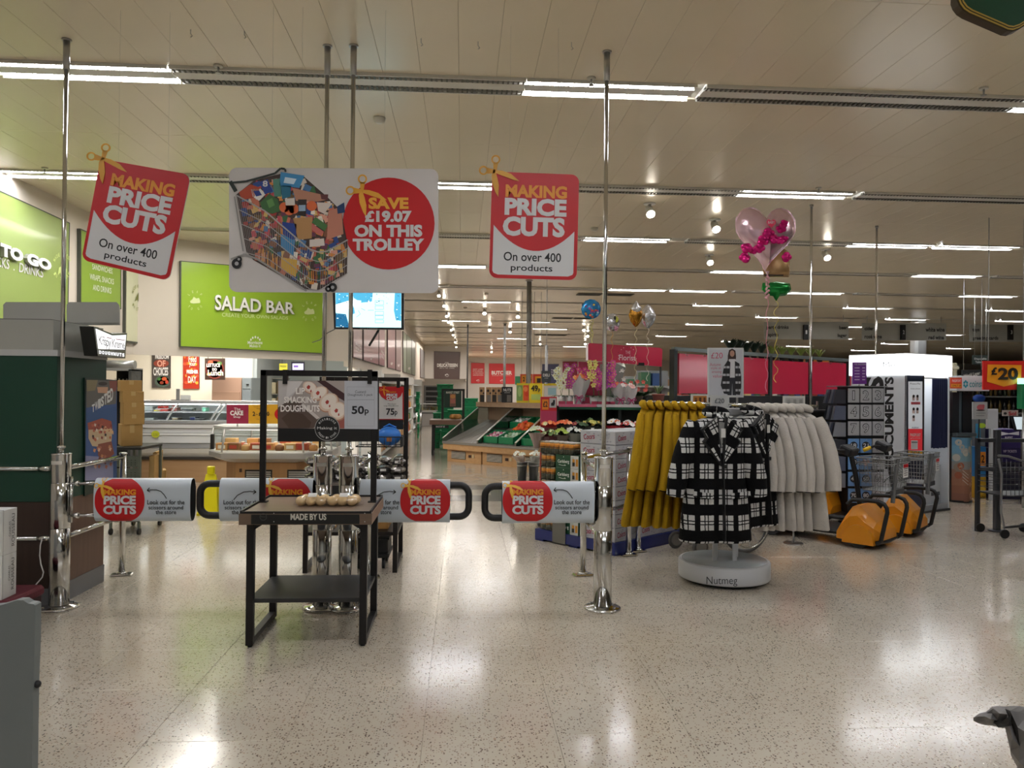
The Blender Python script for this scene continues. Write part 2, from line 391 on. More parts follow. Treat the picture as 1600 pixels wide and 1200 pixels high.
for n, (nv, z, cx, ry) in enumerate(pcs):
    if n < 300:
        if pm is None: o = plank_mesh(PL).build('ceiling_plank', ceiling, local=True); pm = o.data
        else: o = bpy.data.objects.new('ceiling_plank', pm); COL.objects.link(o); o.parent = ceiling
        o.location = Vector((cx, ry, CEIL))-ceiling.location; o.rotation_euler = (R.gauss(0, .0006), R.gauss(0, .0012), 0)
    else:
        x = PW/2-.002; y = PL/2-.003
        rest.add([(cx-x, ry-y, CEIL), (cx-x, ry+y, CEIL), (cx+x, ry+y, CEIL), (cx+x, ry-y, CEIL)], [(0, 1, 2, 3)], CEILM)
rest.build('ceiling_planks', ceiling, kind='stuff')
# ---------------------------------------------------------------- strip lights: modules of twin louvred channels
ML = 1.40
LOUV = M('5a574c', .4, .3); SLOTD = M('8a8779', .6); TRUNK = M('d6d3c8', .4)
def module(lit):
    t = thing('ceiling_light', 'template', 'ceiling light'); t['_t'] = 1
    b = MB(); b.box((0, 0, .008), (ML-.004, HW*2-.01, .014), TRUNK)
    b.box((0, 0, -.008), (ML-.004, .13, .018), TRUNK)
    for s in (-1, 1): b.box((0, s*(HW-.008), -.01), (ML-.004, .012, .03), TRUNK)
    b.build('housing', t)
    for s in (-1, 1):
        if lit: MB().box((0, s*.108, -.006), (ML-.03, .07, .012), EM('f4f6ff', TUBE)).build('tube', t)
        else: MB().box((0, s*.108, -.002), (ML-.01, .07, .006), SLOTD).build('channel', t)
    lo = MB()
    for s in (-1, 1):
        for i in range(34): lo.box((-ML/2+ML*(i+.5)/34, s*.108, -.016), (.006 if lit else .014, .074, .01), LOUV if not lit else TRUNK)
    lo.build('louvre', t, kind='stuff')
    return t
T_LIT, T_OFF = module(True), module(False)
def litx(row, *pxs): return [pxs_ for pxs_ in pxs]
lit_px = {0: [131, 952, 1716], 1: [92, 705, 1243, 1750], 2: [-60, 560, 980, 1392, 1526], 3: [705, 1165, 1480, 1700], 4: [997, 1092, 1275, 1545], 5: [760, 1122, 1357, 1580],
          6: [1215, 1418, 1590], 7: [720, 830, 1102, 1345], 8: [860, 1240, 1480], 9: [1050, 1310, 1560], 10: [800, 1150, 1400], 11: [1000, 1250, 1500], 12: [900, 1350]}
lit_x_extra = {-1: [-3.2, .8, 4.9], -2: [-3.0, 1.2, 5.2], -3: [0, 4]}
ROWN = ['nearest the camera', 'second from the camera', 'third from the camera', 'fourth from the camera', 'fifth from the camera', 'sixth from the camera', 'seventh from the camera', 'eighth from the camera', 'ninth from the camera', 'tenth from the camera', 'eleventh from the camera', 'twelfth from the camera', 'thirteenth from the camera']
first = {}
for k in range(-3, 13):
    y = STRIP0+STRIPD*k
    if k >= 0:
        xs = []
        for px in lit_px[k]:
            d = ray(px, 600-0); p = None
            # solve for x on the strip line z=CEIL,y=y
            best = None
            lo_, hi_ = -30.0, 60.0
            for _ in range(50):
                mid = (lo_+hi_)/2; v = Vector((mid, y, CEIL))-CAM; q = 800+v.dot(_r)/v.dot(_f)*FPX
                if q < px: lo_ = mid
                else: hi_ = mid
            xs.append(lo_)
    else: xs = lit_x_extra[k]
    if k >= 0:
        left_lim = -5.2 if k < 2 else (-2.2 if k < 12 else .5)
        # fill between lit modules with unlit ones
        ref = xs[0]; placed = []
        n = 0
        for x in sorted(xs):
            if x < left_lim+(.3 if k < 2 else .6): continue
            placed.append((x, True))
        full = sorted(placed); out = []
        edge = left_lim
        for x, l in full+[(min(44, (full[-1][0] if full else 0)+14), False)]:
            gap = (x-ML/2)-edge; cnt = int(gap//(ML+.001))
            if k <= 4:
                sp = gap/cnt if cnt else 0
                for j in range(cnt): out.append((x-ML/2-ML*(j+.5), False))
            if l: out.append((x, True)); edge = x+ML/2
        out.sort()
    else: out = [(x, True) for x in xs]
    li = 0; ui = 0
    for x, l in out:
        if not l:
            v = Vector((x, y, CEIL))-CAM
            if abs(v.dot(_r)/v.dot(_f)*FPX) > 800+ML/2/v.dot(_f)*FPX: continue
        src = T_LIT if l else T_OFF
        c = copy_tree(src, loc=(x, y, CEIL+.0))
        if '_t' in c: del c['_t']
        if l:
            c['label'] = ('lit twin-tube ceiling light, %s from the left in the row %s' % (ORD[li], ROWN[k])) if k >= 0 else 'lit twin-tube ceiling light above the lobby behind the camera, %s' % ('left', 'middle', 'right')[min(2, li)]+(' row %s' % ROWN[-k])
            c['group'] = 'lit ceiling lights'; li += 1
        else:
            ui += 1; c['label'] = 'unlit louvred ceiling light channel, %s from the left in the row %s' % (ORD[ui-1], ROWN[k]); c['group'] = 'unlit ceiling channels'
    # plain trunking closes what is left of the slot
    for s in (1,):
        MB().bx(-9.4, 45.9, y-HW+.002, y+HW-.002, CEIL+.0155, CEIL+.024, M('a8a290', .5)).build('ceiling_slot_cover', ceiling)
for t in (T_LIT, T_OFF):
    for ch in list(t.children): bpy.data.objects.remove(ch)
    bpy.data.objects.remove(t)
# ---------------------------------------------------------------- walls
WALLM = M('ddd3c6', .6, var=.02); WALLW = M('e6e2dc', .6)
FZ = 2.12
MB().bx(-5.5, -5.4, -5, 13.0, FZ, CEIL+.02, WALLM).build('wall_left', kind='structure')
MB().bx(-5.5, -5.42, -5, 9.5, -.02, FZ, M('bfb8ab', .6)).build('wall_left_lower', kind='structure')
A_ = Vector((-5.4, 13.0, 0)); B_ = Vector((-2.2, 15.1, 0))
b = MB(); n_ = Vector((-(B_-A_).y, (B_-A_).x, 0)).normalized()*.1
b.hexa([A_+Vector((0, 0, FZ)), B_+Vector((0, 0, FZ)), B_+n_+Vector((0, 0, FZ)), A_+n_+Vector((0, 0, FZ))], [A_+Vector((0, 0, CEIL+.02)), B_+Vector((0, 0, CEIL+.02)), B_+n_+Vector((0, 0, CEIL+.02)), A_+n_+Vector((0, 0, CEIL+.02))], WALLM)
b.build('wall_salad_bar', kind='structure')
MB().bx(-2.3, -2.2, 15.1, 46, FZ-.1, CEIL+.02, WALLM).build('wall_bakery', kind='structure')
MB().bx(-2.35, .33, 45, 45.2, 2.2, CEIL+.02, WALLW).build('wall_delicatessen', kind='structure')
MB().bx(.23, .33, 45.2, 61, 2.2, CEIL+.02, WALLW).build('wall_delicatessen_side', kind='structure')
MB().bx(-9.5, 46, 61, 61.2, -.02, CEIL+.02, M('cfccc6', .6)).build('wall_back', kind='structure')
MB().bx(45.8, 46, -5, 61, -.02, CEIL+.02, WALLW).build('wall_right', kind='structure')
MB().bx(-9.5, 46, -5.1, -5, -.02, CEIL+.02, M('a9a59c', .6)).build('wall_front', kind='structure')
# bakery room behind the salad bar front
MB().bx(-9.5, -4.55, 17.2, 17.3, -.02, 3.0, M('e4dccb', .6)).build('wall_bakery_room_back', kind='structure')
MB().bx(-4.55, -2.3, 19.6, 19.7, -.02, 3.0, M('aab4b6', .5)).build('wall_bakery_room_far', kind='structure')
MB().bx(-4.6, -4.5, 17.2, 19.6, -.02, 3.0, M('a4acac', .5)).build('wall_bakery_room_return', kind='structure')
MB().bx(-9.5, -9.4, -5, 61, -.02, CEIL+.02, M('d8d0c0', .6)).build('wall_bakery_room_side', kind='structure')
b = MB(); cr = [Vector(p) for p in ((-9.4, 13.3, 0), (-5.45, 13.15, 0), (-2.35, 15.2, 0), (-2.35, 20, 0), (-9.4, 20, 0))]
b.slab([p+Vector((0, 0, 3.0)) for p in cr], [p+Vector((0, 0, 3.05)) for p in cr], M('e0dcd2', .6)); b.build('ceiling_bakery_room', kind='structure')
for i, (y0, y1) in enumerate(((16.4, 16.7), (21.5, 21.8), (27.5, 27.8), (34.0, 34.4), (40.5, 41))):
    MB().bx(-2.42, -2.2, y0, y1, 0, 2.02, WALLW).build('trim_%d' % (i+1), kind='structure')
# chrome shop column on the right and the grey posts
def wall_panel(X, quads_px, m, label, cat='sign', name='wall_panel', lit=None):
    pass
class WPlane:
    def __init__(s, X): s.X = X
    def __call__(s, px, py, off=0.0):
        p = PX(px, py, s.X); return p+Vector((off, 0, 0))
def wpanel(pl, nvec, quad, th, col, label, texts=(), frame='4a4d44', name='wall_panel', rough=.4):
    """panel standing th proud of its wall; quad is its outline in the photograph (TL TR BR BL)"""
    t = thing(name, label, 'sign', (pl(quad[3][0], quad[3][1], 0)+pl(quad[2][0], quad[2][1], 0))/2)
    pts = [pl(x, y, th) for x, y in quad]; back = [pl(x, y, th)-nvec*(th-.002) for x, y in quad]
    MB().slab(pts, back, M(col, rough, coat=.2), M(frame, .5)).build('panel', t)
    fr = MB(); pr = [p+nvec*.004 for p in pts]; cen = sum(pts, Vector())/4
    for i in range(4):
        a, b2 = pr[i], pr[(i+1) % 4]; ia, ib = a+(cen-a).normalized()*.025, b2+(cen-b2).normalized()*.025
        fr.add([a, b2, ib, ia], [(0, 1, 2, 3)], M(frame, .5))
    fr.build('edge_trim', t)
    if texts:
        art = Art(lambda x, y, o: pl(x, y, th+.004+o))
        for st, q, c, wt in texts: art.text(st, q, M(c, .5), wt)
        art.build(t, 'lettering')
    return t
wl = WPlane(-5.4); nx = Vector((1, 0, 0))
def emblem(art, cx, cy, r, m, top, bot, asp=.75, dot=6):
    art.arc(top, cx, cy, r, 205, 335, r*.28, m, asp=asp); art.arc(bot, cx, cy, r, 150, 30, r*.28, m, inward=True, asp=asp)
t = wpanel(wl, nx, ((-150, 232), (103, 348), (99, 560), (-150, 575)), .05, '93a75a', 'large lime green food to go wall panel with raised white letters', name='food_to_go_sign')
art = Art(lambda x, y, o: wl(x, y, .056+o))
art.text('SANDWICHES  .  SNACKS  .  DRINKS', ((-120, 372), (61, 420), (60, 434), (-120, 390)), SIGNW, .01)
emblem(art, 90, 416, 19, M('cfe08a', .5), 'MADE FRESH', 'IN STORE')
art.poly([(83, 430), (85, 418), (90, 415), (93, 417), (97, 420), (96, 434), (93, 428), (89, 430), (87, 426)], M('cfe08a', .5), 1).ell(90, 414, 2, 3, M('cfe08a', .5), 1, 10)
art.build(t, 'print')
# raised white letters FOOD TO GO
def raised(st, q, mp, d, m, parent, wt=.04, name='raised_lettering'):
    vs, fs = glyphs(st, wt); b = MB(); fr = [mp(*bil(q, u, v), d) for u, v in vs]; bk = [mp(*bil(q, u, v), .005) for u, v in vs]
    b.add(fr, fs, m); ed = {}
    for f in fs:
        for i in range(len(f)):
            e = (f[i], f[(i+1) % len(f)])
            if (e[1], e[0]) in ed: ed.pop((e[1], e[0]))
            else: ed[e] = 1
    n = len(fr); b.add(fr+bk, [(e[0], e[1], e[1]+n, e[0]+n) for e in ed], M('9a9d90', .5)); return b.build(name, parent)
raised('FOOD TO GO', ((-88, 352), (68, 407), (68, 424), (-88, 376)), lambda x, y, o: wl(x, y, .05+o), .05, M('f4f4f0', .4), t, .06)
wpanel(wl, nx, ((120, 357), (184, 385), (184, 483), (120, 500)), .05, '8aa83c', 'tall green wall panel listing sandwiches, wraps, snacks and drinks', name='wall_panel',
    texts=(('SANDWICHES,', ((138, 412), (171, 420), (170, 429), (138, 422)), 'e8eed8', .01), ('WRAPS, SNACKS', ((134, 427), (172, 436), (172, 446), (134, 438)), 'e8eed8', .01), ('AND DRINKS', ((139, 444), (168, 450), (168, 459), (139, 453)), 'e8eed8', .01)))
t = wpanel(wl, nx, ((192, 400), (223, 414), (222, 538), (191, 534)), .05, 'dfe0be', 'pale cream wall panel with small round olive emblem', name='wall_panel')
art = Art(lambda x, y, o: wl(x, y, .056+o)); emblem(art, 209, 465, 18, M('9ca35c', .5), 'MADE FRESH', 'IN STORE', .45)
art.poly([(205, 471), (208, 462), (212, 455), (214, 458), (213, 466), (211, 472), (209, 468)], M('7d8440', .5), 1); art.build(t, 'emblem')
wsb = plane2(A_, B_)
t = wpanel(wsb, wsb.n, ((280, 408), (505, 427), (505, 553), (279, 542)), .06, 'a0c53a', 'lime green SALAD BAR wall panel with raised white letters', name='salad_bar_sign', rough=.3)
raised('SALAD BAR', ((333, 461), (457, 474), (457, 492), (333, 485)), lambda x, y, o: wsb(x, y, .06+o), .05, M('f7f7f4', .4), t, .02)
art = Art(lambda x, y, o: wsb(x, y, .067+o)); art.text('CREATE YOUR OWN SALADS', ((345, 489), (448, 495), (448, 500), (345, 495)), M('e4f0b0', .5), .005)
for cx, cy in ((303, 470), (481, 487)):
    emblem(art, cx, cy, 14, M('e4f0b0', .5), 'LEAF', 'TO GO', .9); art.poly([(cx-8, cy+1), (cx-4, cy-2), (cx-2, cy-6), (cx+2, cy-3), (cx+6, cy-4), (cx+8, cy), (cx+8, cy+4), (cx-2, cy+5), (cx-7, cy+4)], M('e4f0b0', .5), 1)
for a in (-60, -30, 0, 30, 60): art.ell(397+8*math.sin(math.radians(a)), 535-8*math.cos(math.radians(a)), 1.3, 2, M('f4f6ea', .5), 1, 8)
art.text('Morrisons', (385, 533, 408, 538), M('f4f6ea', .5), .02).text('Makes it', (388, 538.5, 405, 543), M('f4f6ea', .5), .01); art.build(t, 'print')
# bakery wall panels: fade of pinks and greens
w2 = WPlane(-2.2)
def yb(x): return 563+(x-565)*.29
def ytop(x):      # z = 3.72 on the wall
    v = PX(x, 600, -2.2); d = v.y; q = Vector((-2.2, d, 3.72))-CAM; return 600-q.dot(_u)/q.dot(_f)*FPX
LBL = {0: ('b08c8c', 'pale mauve bakery wall panel, leftmost of the receding row'), 1: ('b5737a', 'wide dusty pink bakery wall panel with white leaf logo'), 2: ('a8686f', 'narrow dusty pink bakery wall panel right of the wide pink one'),
       3: ('ad7b7d', 'dusty rose wall panel with circle outline, fourth in the receding row'), 4: ('a88a86', 'greyish pink wall panel, fifth in the receding row'), 5: ('97a488', 'narrow pale green wall panel, leftmost green one'),
       6: ('8fa07c', 'wide sage green wall panel, middle green one'), 7: ('8b9b7a', 'narrow sage green wall panel, rightmost green one'), 8: ('8c8a8a', 'small grey wall panel nearest the delicatessen wall')}
for i, (x0, x1) in enumerate(((549, 563), (565.5, 589), (590, 599), (604, 615.5), (617, 625), (628.5, 633.5), (634, 641.5), (642, 647.5), (656, 662.5))):
    c, lb = LBL[i]; tx = []
    if i in (1, 3, 4, 6): tx = [('*', (((x0+x1)/2-2, yb(x1)-12), ((x0+x1)/2+2, yb(x1)-12), ((x0+x1)/2+2, yb(x1)-7), ((x0+x1)/2-2, yb(x1)-7)), 'efe6e4', .02)]
    if i == 1: tx.append(('BAKERY', ((568, 505), (586, 508), (586, 516), (568, 513)), 'f4ecea', .03))
    if i in (0, 2): tx += [('BREAD', ((x0+3, yb(x0)-24), (x1-2, yb(x1)-22), (x1-2, yb(x1)-18), (x0+3, yb(x0)-20)), 'efe6e4', .02), ('ROLLS', ((x0+3, yb(x0)-17), (x1-2, yb(x1)-15), (x1-2, yb(x1)-11), (x0+3, yb(x0)-13)), 'efe6e4', .02)]
    wpanel(w2, nx, ((x0, ytop(x0)), (x1, ytop(x1)), (x1, yb(x1)), (x0, yb(x0))), .04, c, lb, tx, frame='5c4a48')
fd = Plane((0, 45.0, 0)); ny = Vector((0, -1, 0))
wpanel(fd, ny, ((678, 549), (719, 550), (718, 593), (678, 592)), .06, '5f4b47', 'brown DELICATESSEN panel high on the far wall', (('THE', (695, 566, 701, 567.5), 'e8e2de', .01), ('DELICATESSEN', (683, 568, 715, 573.5), 'f0ece8', .05), ('MEATS  PIES  CHEESE', (687, 574.5, 710, 576), 'd8d0cc', .01), ('*', (695, 584, 702, 590), 'f0ece8', .08)), frame='5f4b47', name='delicatessen_sign')
fb = Plane((0, 61.0, 0))
wpanel(fb, ny, ((736, 567), (757, 567.5), (757, 599), (736, 599)), .08, 'cf2b30', 'narrow red panel with white list left of the BUTCHER panel', tuple((s_, (739, 576+i*3, 755, 578+i*3), 'f0d0cc', .02) for i, s_ in enumerate(('BEEF LAMB', 'PORK', 'CHICKEN', 'SAUSAGES')))+(('*', (744, 593, 750, 598), 'f5e4e0', .06),), frame='cf2b30', name='butcher_side_panel')
wpanel(fb, ny, ((764, 568), (804, 568.5), (804, 600), (764, 599.5)), .08, 'd42a30', 'red BUTCHER panel on the far back wall', (('BUTCHER', (768, 579.5, 800, 585.5), 'f6f0ee', .04), ('BRITISH MEAT PREPARED IN STORE', (769, 586.5, 798, 587.5), 'f0d0cc', .01), ('*', (781, 593, 788, 599), 'f5e4e0', .06)), frame='d42a30', name='butcher_sign')
wpanel(fb, ny, ((805, 588), (826, 588), (826, 601), (805, 601)), .08, '137046', 'dark green panel right of the BUTCHER panel', frame='137046')
wpanel(fb, ny, ((847, 569), (873, 569), (873, 600), (847, 600)), .08, '31355c', 'navy panel with white list behind the DELI sign', tuple(('FISH AND SHELLFISH', (861, 577+i*3.5, 872, 579+i*3.5), 'd8d8e4', .02) for i in range(3)), frame='31355c')
wpanel(fb, ny, ((879, 565), (902, 565), (902, 600), (879, 600)), .08, '8c3044', 'burgundy panel on the far wall left of the florist sign', frame='8c3044')
# ================================================================ HANGING SIGNS
def wires(parent, pts, z1=CEIL):
    for p in pts: MB().cyl(p, (p[0], p[1], z1), .0006, M('b8b8b0', .4), n=5).build('hanging_wire', parent)
SY = 5.25
def tall_sign(quad, name, label):
    pl = Plane((0, SY, 0)); cen = pl((quad[2][0]+quad[3][0])/2, (quad[2][1]+quad[3][1])/2)
    t = thing(name, label, 'sign', cen, 'hanging PRICE CUTS signs')
    asp = 1.23; uv = rr(0, 0, 1, asp, .09, 6)
    tr = lambda u, v: bil(quad, u, v)
    board(pl, [tr(u, v/asp) for u, v in uv], .012, RED, t, 'board', SIGNW)
    art = Art(pl)
    lowc = [(.035+.925*i/16, .5+.235*math.sin(PI*min(1, max(0, (i/16)))**1.0)*1.0-.0 + .03*(i/16)) for i in range(17)]
    wh = [(.035, .5)]+[(.035+.925*k/16, .5+.04*k/16+.215*(1-(2*k/16-1)**2)) for k in range(1, 16)]+[(.96, .54)]
    wh += [(.96, .92), (.945, .955), (.9, .967), (.1, .967), (.055, .955), (.038, .92)]
    for k in range(16):      # white field under the red curve, in strips
        a, b2 = wh[k], wh[k+1]
        art.poly([tr(*a), tr(*b2), tr(b2[0], .93), tr(a[0], .93)], SIGNW, 0)
    art.poly([tr(u, v) for u, v in ((.035, .93), (.96, .93), (.95, .95), (.9, .967), (.1, .967), (.05, .952))], SIGNW, 0)
    price_cuts(art, tr)
    art.text('On over 400', (.16, .75, .815, .835), M('101010', .5), .012, 1, tr)
    art.text('products', (.245, .865, .72, .945), M('101010', .5), .012, 1, tr)
    art.build(t, 'lettering')
    # scissors: a solid cut-out clipped over the corner
    b = MB(); G = M('d59a2a', .45)
    g = lambda x, y: tr((x)/690+.03, (y)/845)
    for q in SCISS['blades']+SCISS['shanks']:
        f = [pl(*g(x, y), .006) for x, y in q]; b.slab(f, [p-pl.n*.0045 for p in f], G)
    for c in (SCISS['ra'], SCISS['rb']):
        n = 20; ro = [pl(*g(c[0]+math.cos(2*PI*i/n)*36, c[1]+math.sin(2*PI*i/n)*36), .006) for i in range(n)]; ri = [pl(*g(c[0]+math.cos(2*PI*i/n)*24, c[1]+math.sin(2*PI*i/n)*24), .006) for i in range(n)]
        vs = ro+ri+[p-pl.n*.0045 for p in ro+ri]
        b.add(vs, [(i, (i+1) % n, n+(i+1) % n, n+i) for i in range(n)]+[(2*n+i, 3*n+i, 3*n+(i+1) % n, 2*n+(i+1) % n) for i in range(n)]+[(i, 2*n+i, 2*n+(i+1) % n, (i+1) % n) for i in range(n)]+[(n+i, n+(i+1) % n, 3*n+(i+1) % n, 3*n+i) for i in range(n)], G)
    b.build('scissors_cutout', t)
    wires(t, [pl(*tr(.2, .015), -.006), pl(*tr(.75, .015), -.006)])
    return t
tall_sign(((157, 248), (298, 273), (264, 439), (127, 406)), 'hanging_sign', 'red and white tilted PRICE CUTS sign hanging at the left')
tall_sign(((769, 268), (905, 273), (901, 438), (764, 434)), 'hanging_sign', 'red and white upright PRICE CUTS sign right of the big trolley board')
# big trolley board
def big_board():
    pl = Plane((0, 5.1, 0)); t = thing('hanging_board', 'wide white hanging board with loaded trolley picture and red SAVE disc', 'sign', pl(520, 455), 'hanging signs over the gates')
    o = rr(358, 262, 685, 456, 12); o = [(x, y+(x-358)*.006) for x, y in o]
    board(pl, o, .012, M('cfcbc8', .45), t, 'board')
    Q = lambda x, y: (340+x/4.444, 240+y/4.444)
    art = Art(pl); DK = M('26302c', .5); WI = M('a9a6a2', .4)
    P_ = lambda pts, m, l=1: art.poly([Q(*p) for p in pts], m, l)
    art.ell(*Q(1188, 486), 319/4.444, 319/4.444, RED, 1, 48)
    for st, bx_, m in (('SAVE', (1048, 305, 1326, 386), M('e9ab3c', .45)), ('£19.07', (1022, 397, 1348, 478), SIGNW), ('ON THIS', (950, 494, 1422, 580), SIGNW), ('TROLLEY', (938, 590, 1435, 676), SIGNW)):
        art.text(st, (*Q(bx_[0], bx_[1]), *Q(bx_[2], bx_[3])), m, .05, 3)
    scissors(art, *Q(1002, 262), .215*.93, M('e9ab3c', .45), 4)
    # groceries seen through the wire basket (flat print)
    basket = [(130, 285), (250, 190), (440, 140), (600, 160), (760, 300), (860, 400), (905, 640), (900, 830), (700, 950), (600, 940), (250, 740), (200, 680)]
    P_(basket, M('463632', .5), 1)
    rnd = random.Random(3)
    def inside(x, y):
        c = False; n = len(basket)
        for i in range(n):
            (x1, y1), (x2, y2) = basket[i], basket[(i+1) % n]
            if (y1 > y) != (y2 > y) and x < (x2-x1)*(y-y1)/(y2-y1)+x1: c = not c
        return c
    pal = ['b04a44', 'c8745a', '2c4a8a', 'e0a08a', 'd9cfc0', '3f6f44', 'd98a3c', '8a5a40', 'c94f5a', 'd6b26a', '6e3a52', '4a78a8', 'ece6da', 'a83a34', '705838']
    k = 0
    while k < 380:
        x, y = rnd.uniform(140, 900), rnd.uniform(150, 940)
        if not inside(x, y): continue
        wd, h = rnd.uniform(20, 56), rnd.uniform(22, 64); a = rnd.uniform(-.5, .5); c_, s_ = math.cos(a), math.sin(a)
        pts = [(x+u*c_*wd/2-v*s_*h/2, y+u*s_*wd/2+v*c_*h/2) for u, v in ((-1, -1), (1, -1), (1, 1), (-1, 1))]
        if all(inside(*p) for p in pts): P_(pts, M(rnd.choice(pal), .5), 2+k*.012)
        k += 1
    L = 7
    P_([(150, 270), (230, 215), (300, 240), (250, 310), (170, 325)], M('b5492c', .5), L)
    P_([(440, 130), (605, 155), (570, 240), (430, 225)], M('3f8fc4', .5), L); P_([(470, 165), (550, 178), (530, 215), (460, 205)], M('cfe2ee', .5), L+.3)
    P_([(290, 200), (350, 180), (385, 265), (330, 285)], M('24408c', .5), L+.2); art.text('8', (*Q(315, 190), *Q(350, 232)), SIGNW, .03, L+.5)
    P_([(235, 250), (300, 245), (335, 285), (290, 330), (245, 300)], M('e6e4e0', .5), L); P_([(250, 262), (290, 258), (310, 290), (270, 300)], M('27408a', .5), L+.3)
    P_([(385, 180), (435, 175), (445, 300), (395, 300)], M('4f8878', .5), L); P_([(440, 225), (512, 225), (508, 300), (450, 320)], M('236a86', .5), L)
    P_([(520, 240), (720, 285), (765, 300), (750, 325), (690, 335), (545, 330)], M('b5826a', .5), L); P_([(715, 285), (770, 285), (765, 325), (722, 318)], M('6a3a3a', .5), L+.2)
    P_([(300, 340), (360, 280), (420, 320), (440, 400), (380, 420), (310, 390)], M('3f6b3c', .5), L); P_([(340, 330), (380, 310), (400, 360), (360, 380)], M('5c8f4c', .5), L+.2)
    for cx, cy in ((465, 375), (505, 355), (500, 395), (530, 385), (655, 365)): art.ell(*Q(cx, cy), 8, 8, M('d96a3a', .5), L+.2, 14)
    P_([(470, 315), (535, 310), (540, 360), (475, 362)], M('d8d0c8', .5), L+.4); P_([(560, 320), (620, 320), (615, 440), (562, 430)], M('2b2320', .5), L+.3); P_([(565, 360), (612, 358), (612, 400), (565, 402)], M('9ab4cc', .5), L+.5)
    P_([(690, 340), (800, 345), (740, 420), (700, 400)], M('ddd0c8', .5), L)
    P_([(450, 475), (550, 490), (545, 590), (520, 600), (455, 560)], M('22408e', .5), L+.2); P_([(525, 450), (660, 440), (655, 590), (560, 600)], M('b58a58', .5), L+.2)
    P_([(680, 440), (765, 500), (745, 540), (655, 480)], M('4c7a44', .5), L+.3); P_([(655, 485), (740, 545), (720, 575), (655, 530)], M('c46a60', .5), L+.3)
    P_([(770, 400), (860, 370), (875, 560), (760, 600)], M('c0806a', .5), L); P_([(830, 370), (880, 340), (885, 410), (835, 420)], M('22406c', .5), L+.2)
    P_([(440, 560), (540, 600), (530, 720), (440, 650)], M('3c86bc', .5), L); P_([(640, 600), (740, 590), (745, 640), (640, 650)], M('ddd4cc', .5), L+.2)
    P_([(440, 720), (555, 740), (545, 860), (445, 800)], M('d8ab3c', .5), L)
    for i in range(9): P_([(300+i*16, 650+i*9), (309+i*16, 652+i*9), (305+i*16, 745+i*10), (296+i*16, 740+i*10)], M('d59a3c' if i % 2 else '8c5a2c', .5), L+.2)
    for i in range(13): P_([(580+i*15, 790+i*2), (589+i*15, 790+i*2), (589+i*15, 900-abs(i-7)*4), (581+i*15, 898-abs(i-7)*4)], M(['2d5a34', '7a4a24', '4a2620', '8a6a34'][i % 4], .5), L+.2)
    L2 = 9
    LN = lambda pts, wd, m: art.line([Q(*p) for p in pts], wd, m, L2)
    LN([(90, 195), (130, 265)], 6, DK); LN([(95, 205), (200, 195), (330, 160), (400, 140), (440, 105), (470, 110), (475, 130)], 3.2, DK)
    for i, f in enumerate((0, .25, .5, .75, 1)):
        LN([(130+70*f, 290+400*f), (330+20*f, 400+330*f), (640+0*f, 665+275*f), (700, 685+265*f), (760, 680+250*f), (905, 600+230*f)], 1.2 if i else 2.2, WI)
    for k in range(34):
        f = k/33; x = 140+f*520; LN([(x, 300+f*370), (215+f*400, 690+f*250)], .45, WI)
    for k in range(12):
        f = k/11; LN([(720+f*185, 685-f*85), (715+f*185, 945-f*115)], .45, WI)
    LN([(95, 735), (190, 700), (280, 735), (620, 955)], 3, M('9a9894', .4)); LN([(180, 680), (165, 590), (120, 300)], 2, M('9a9894', .4))
    for cx, cy, r in ((135, 765, 8), (150, 735, 5), (800, 930, 7), (770, 940, 5)): art.ell(*Q(cx, cy), r, r, M('1c1c1e', .5), L2, 16).ell(*Q(cx, cy), r*.4, r*.4, M('b0b0b0', .5), L2+.5, 10)
    art.build(t, 'print')
    wires(t, [pl(424, 264, -.006), pl(470, 264, -.006), pl(600, 266, -.006)])
big_board()
# green diamond sign at the top right
def green_sign():
    Y = 3.7; pl = Plane((0, Y, 0)); t = thing('hanging_sign', 'dark green sign with gold double border at the top right corner', 'sign', pl(1580, 50), 'hanging signs over the gates')
    C_ = (1597, -58); base = [(1497, -30), (1565, 45), (1600, 38), (1680, -20), (1690, -90), (1600, -150), (1510, -100)]
    out = [(1496, -40), (1495, 0), (1498, 8), (1504, 16), (1513, 22), (1564, 44), (1574, 48.5), (1582, 49.5), (1592, 46), (1668, -2), (1676, -12), (1678, -24), (1680, -110), (1674, -124), (1660, -132), (1600, -160), (1512, -130), (1500, -120), (1496, -108)]
    def sh(d): return [(C_[0]+(x-C_[0])*(1-d), C_[1]+(y-C_[1])*(1-d)) for x, y in out]
    board(pl, out, .05, M('3a2c14', .5), t); art = Art(pl)
    art.poly(sh(.022), M('c9a84c', .4), 0).poly(sh(.044), M('3b3413', .5), 1).poly(sh(.06), M('c9a84c', .4), 2).poly(sh(.08), M('174a34', .45), 3); art.build(t, 'print')
    wires(t, [pl(1540, -120, -.02), pl(1650, -120, -.02)])
green_sign()
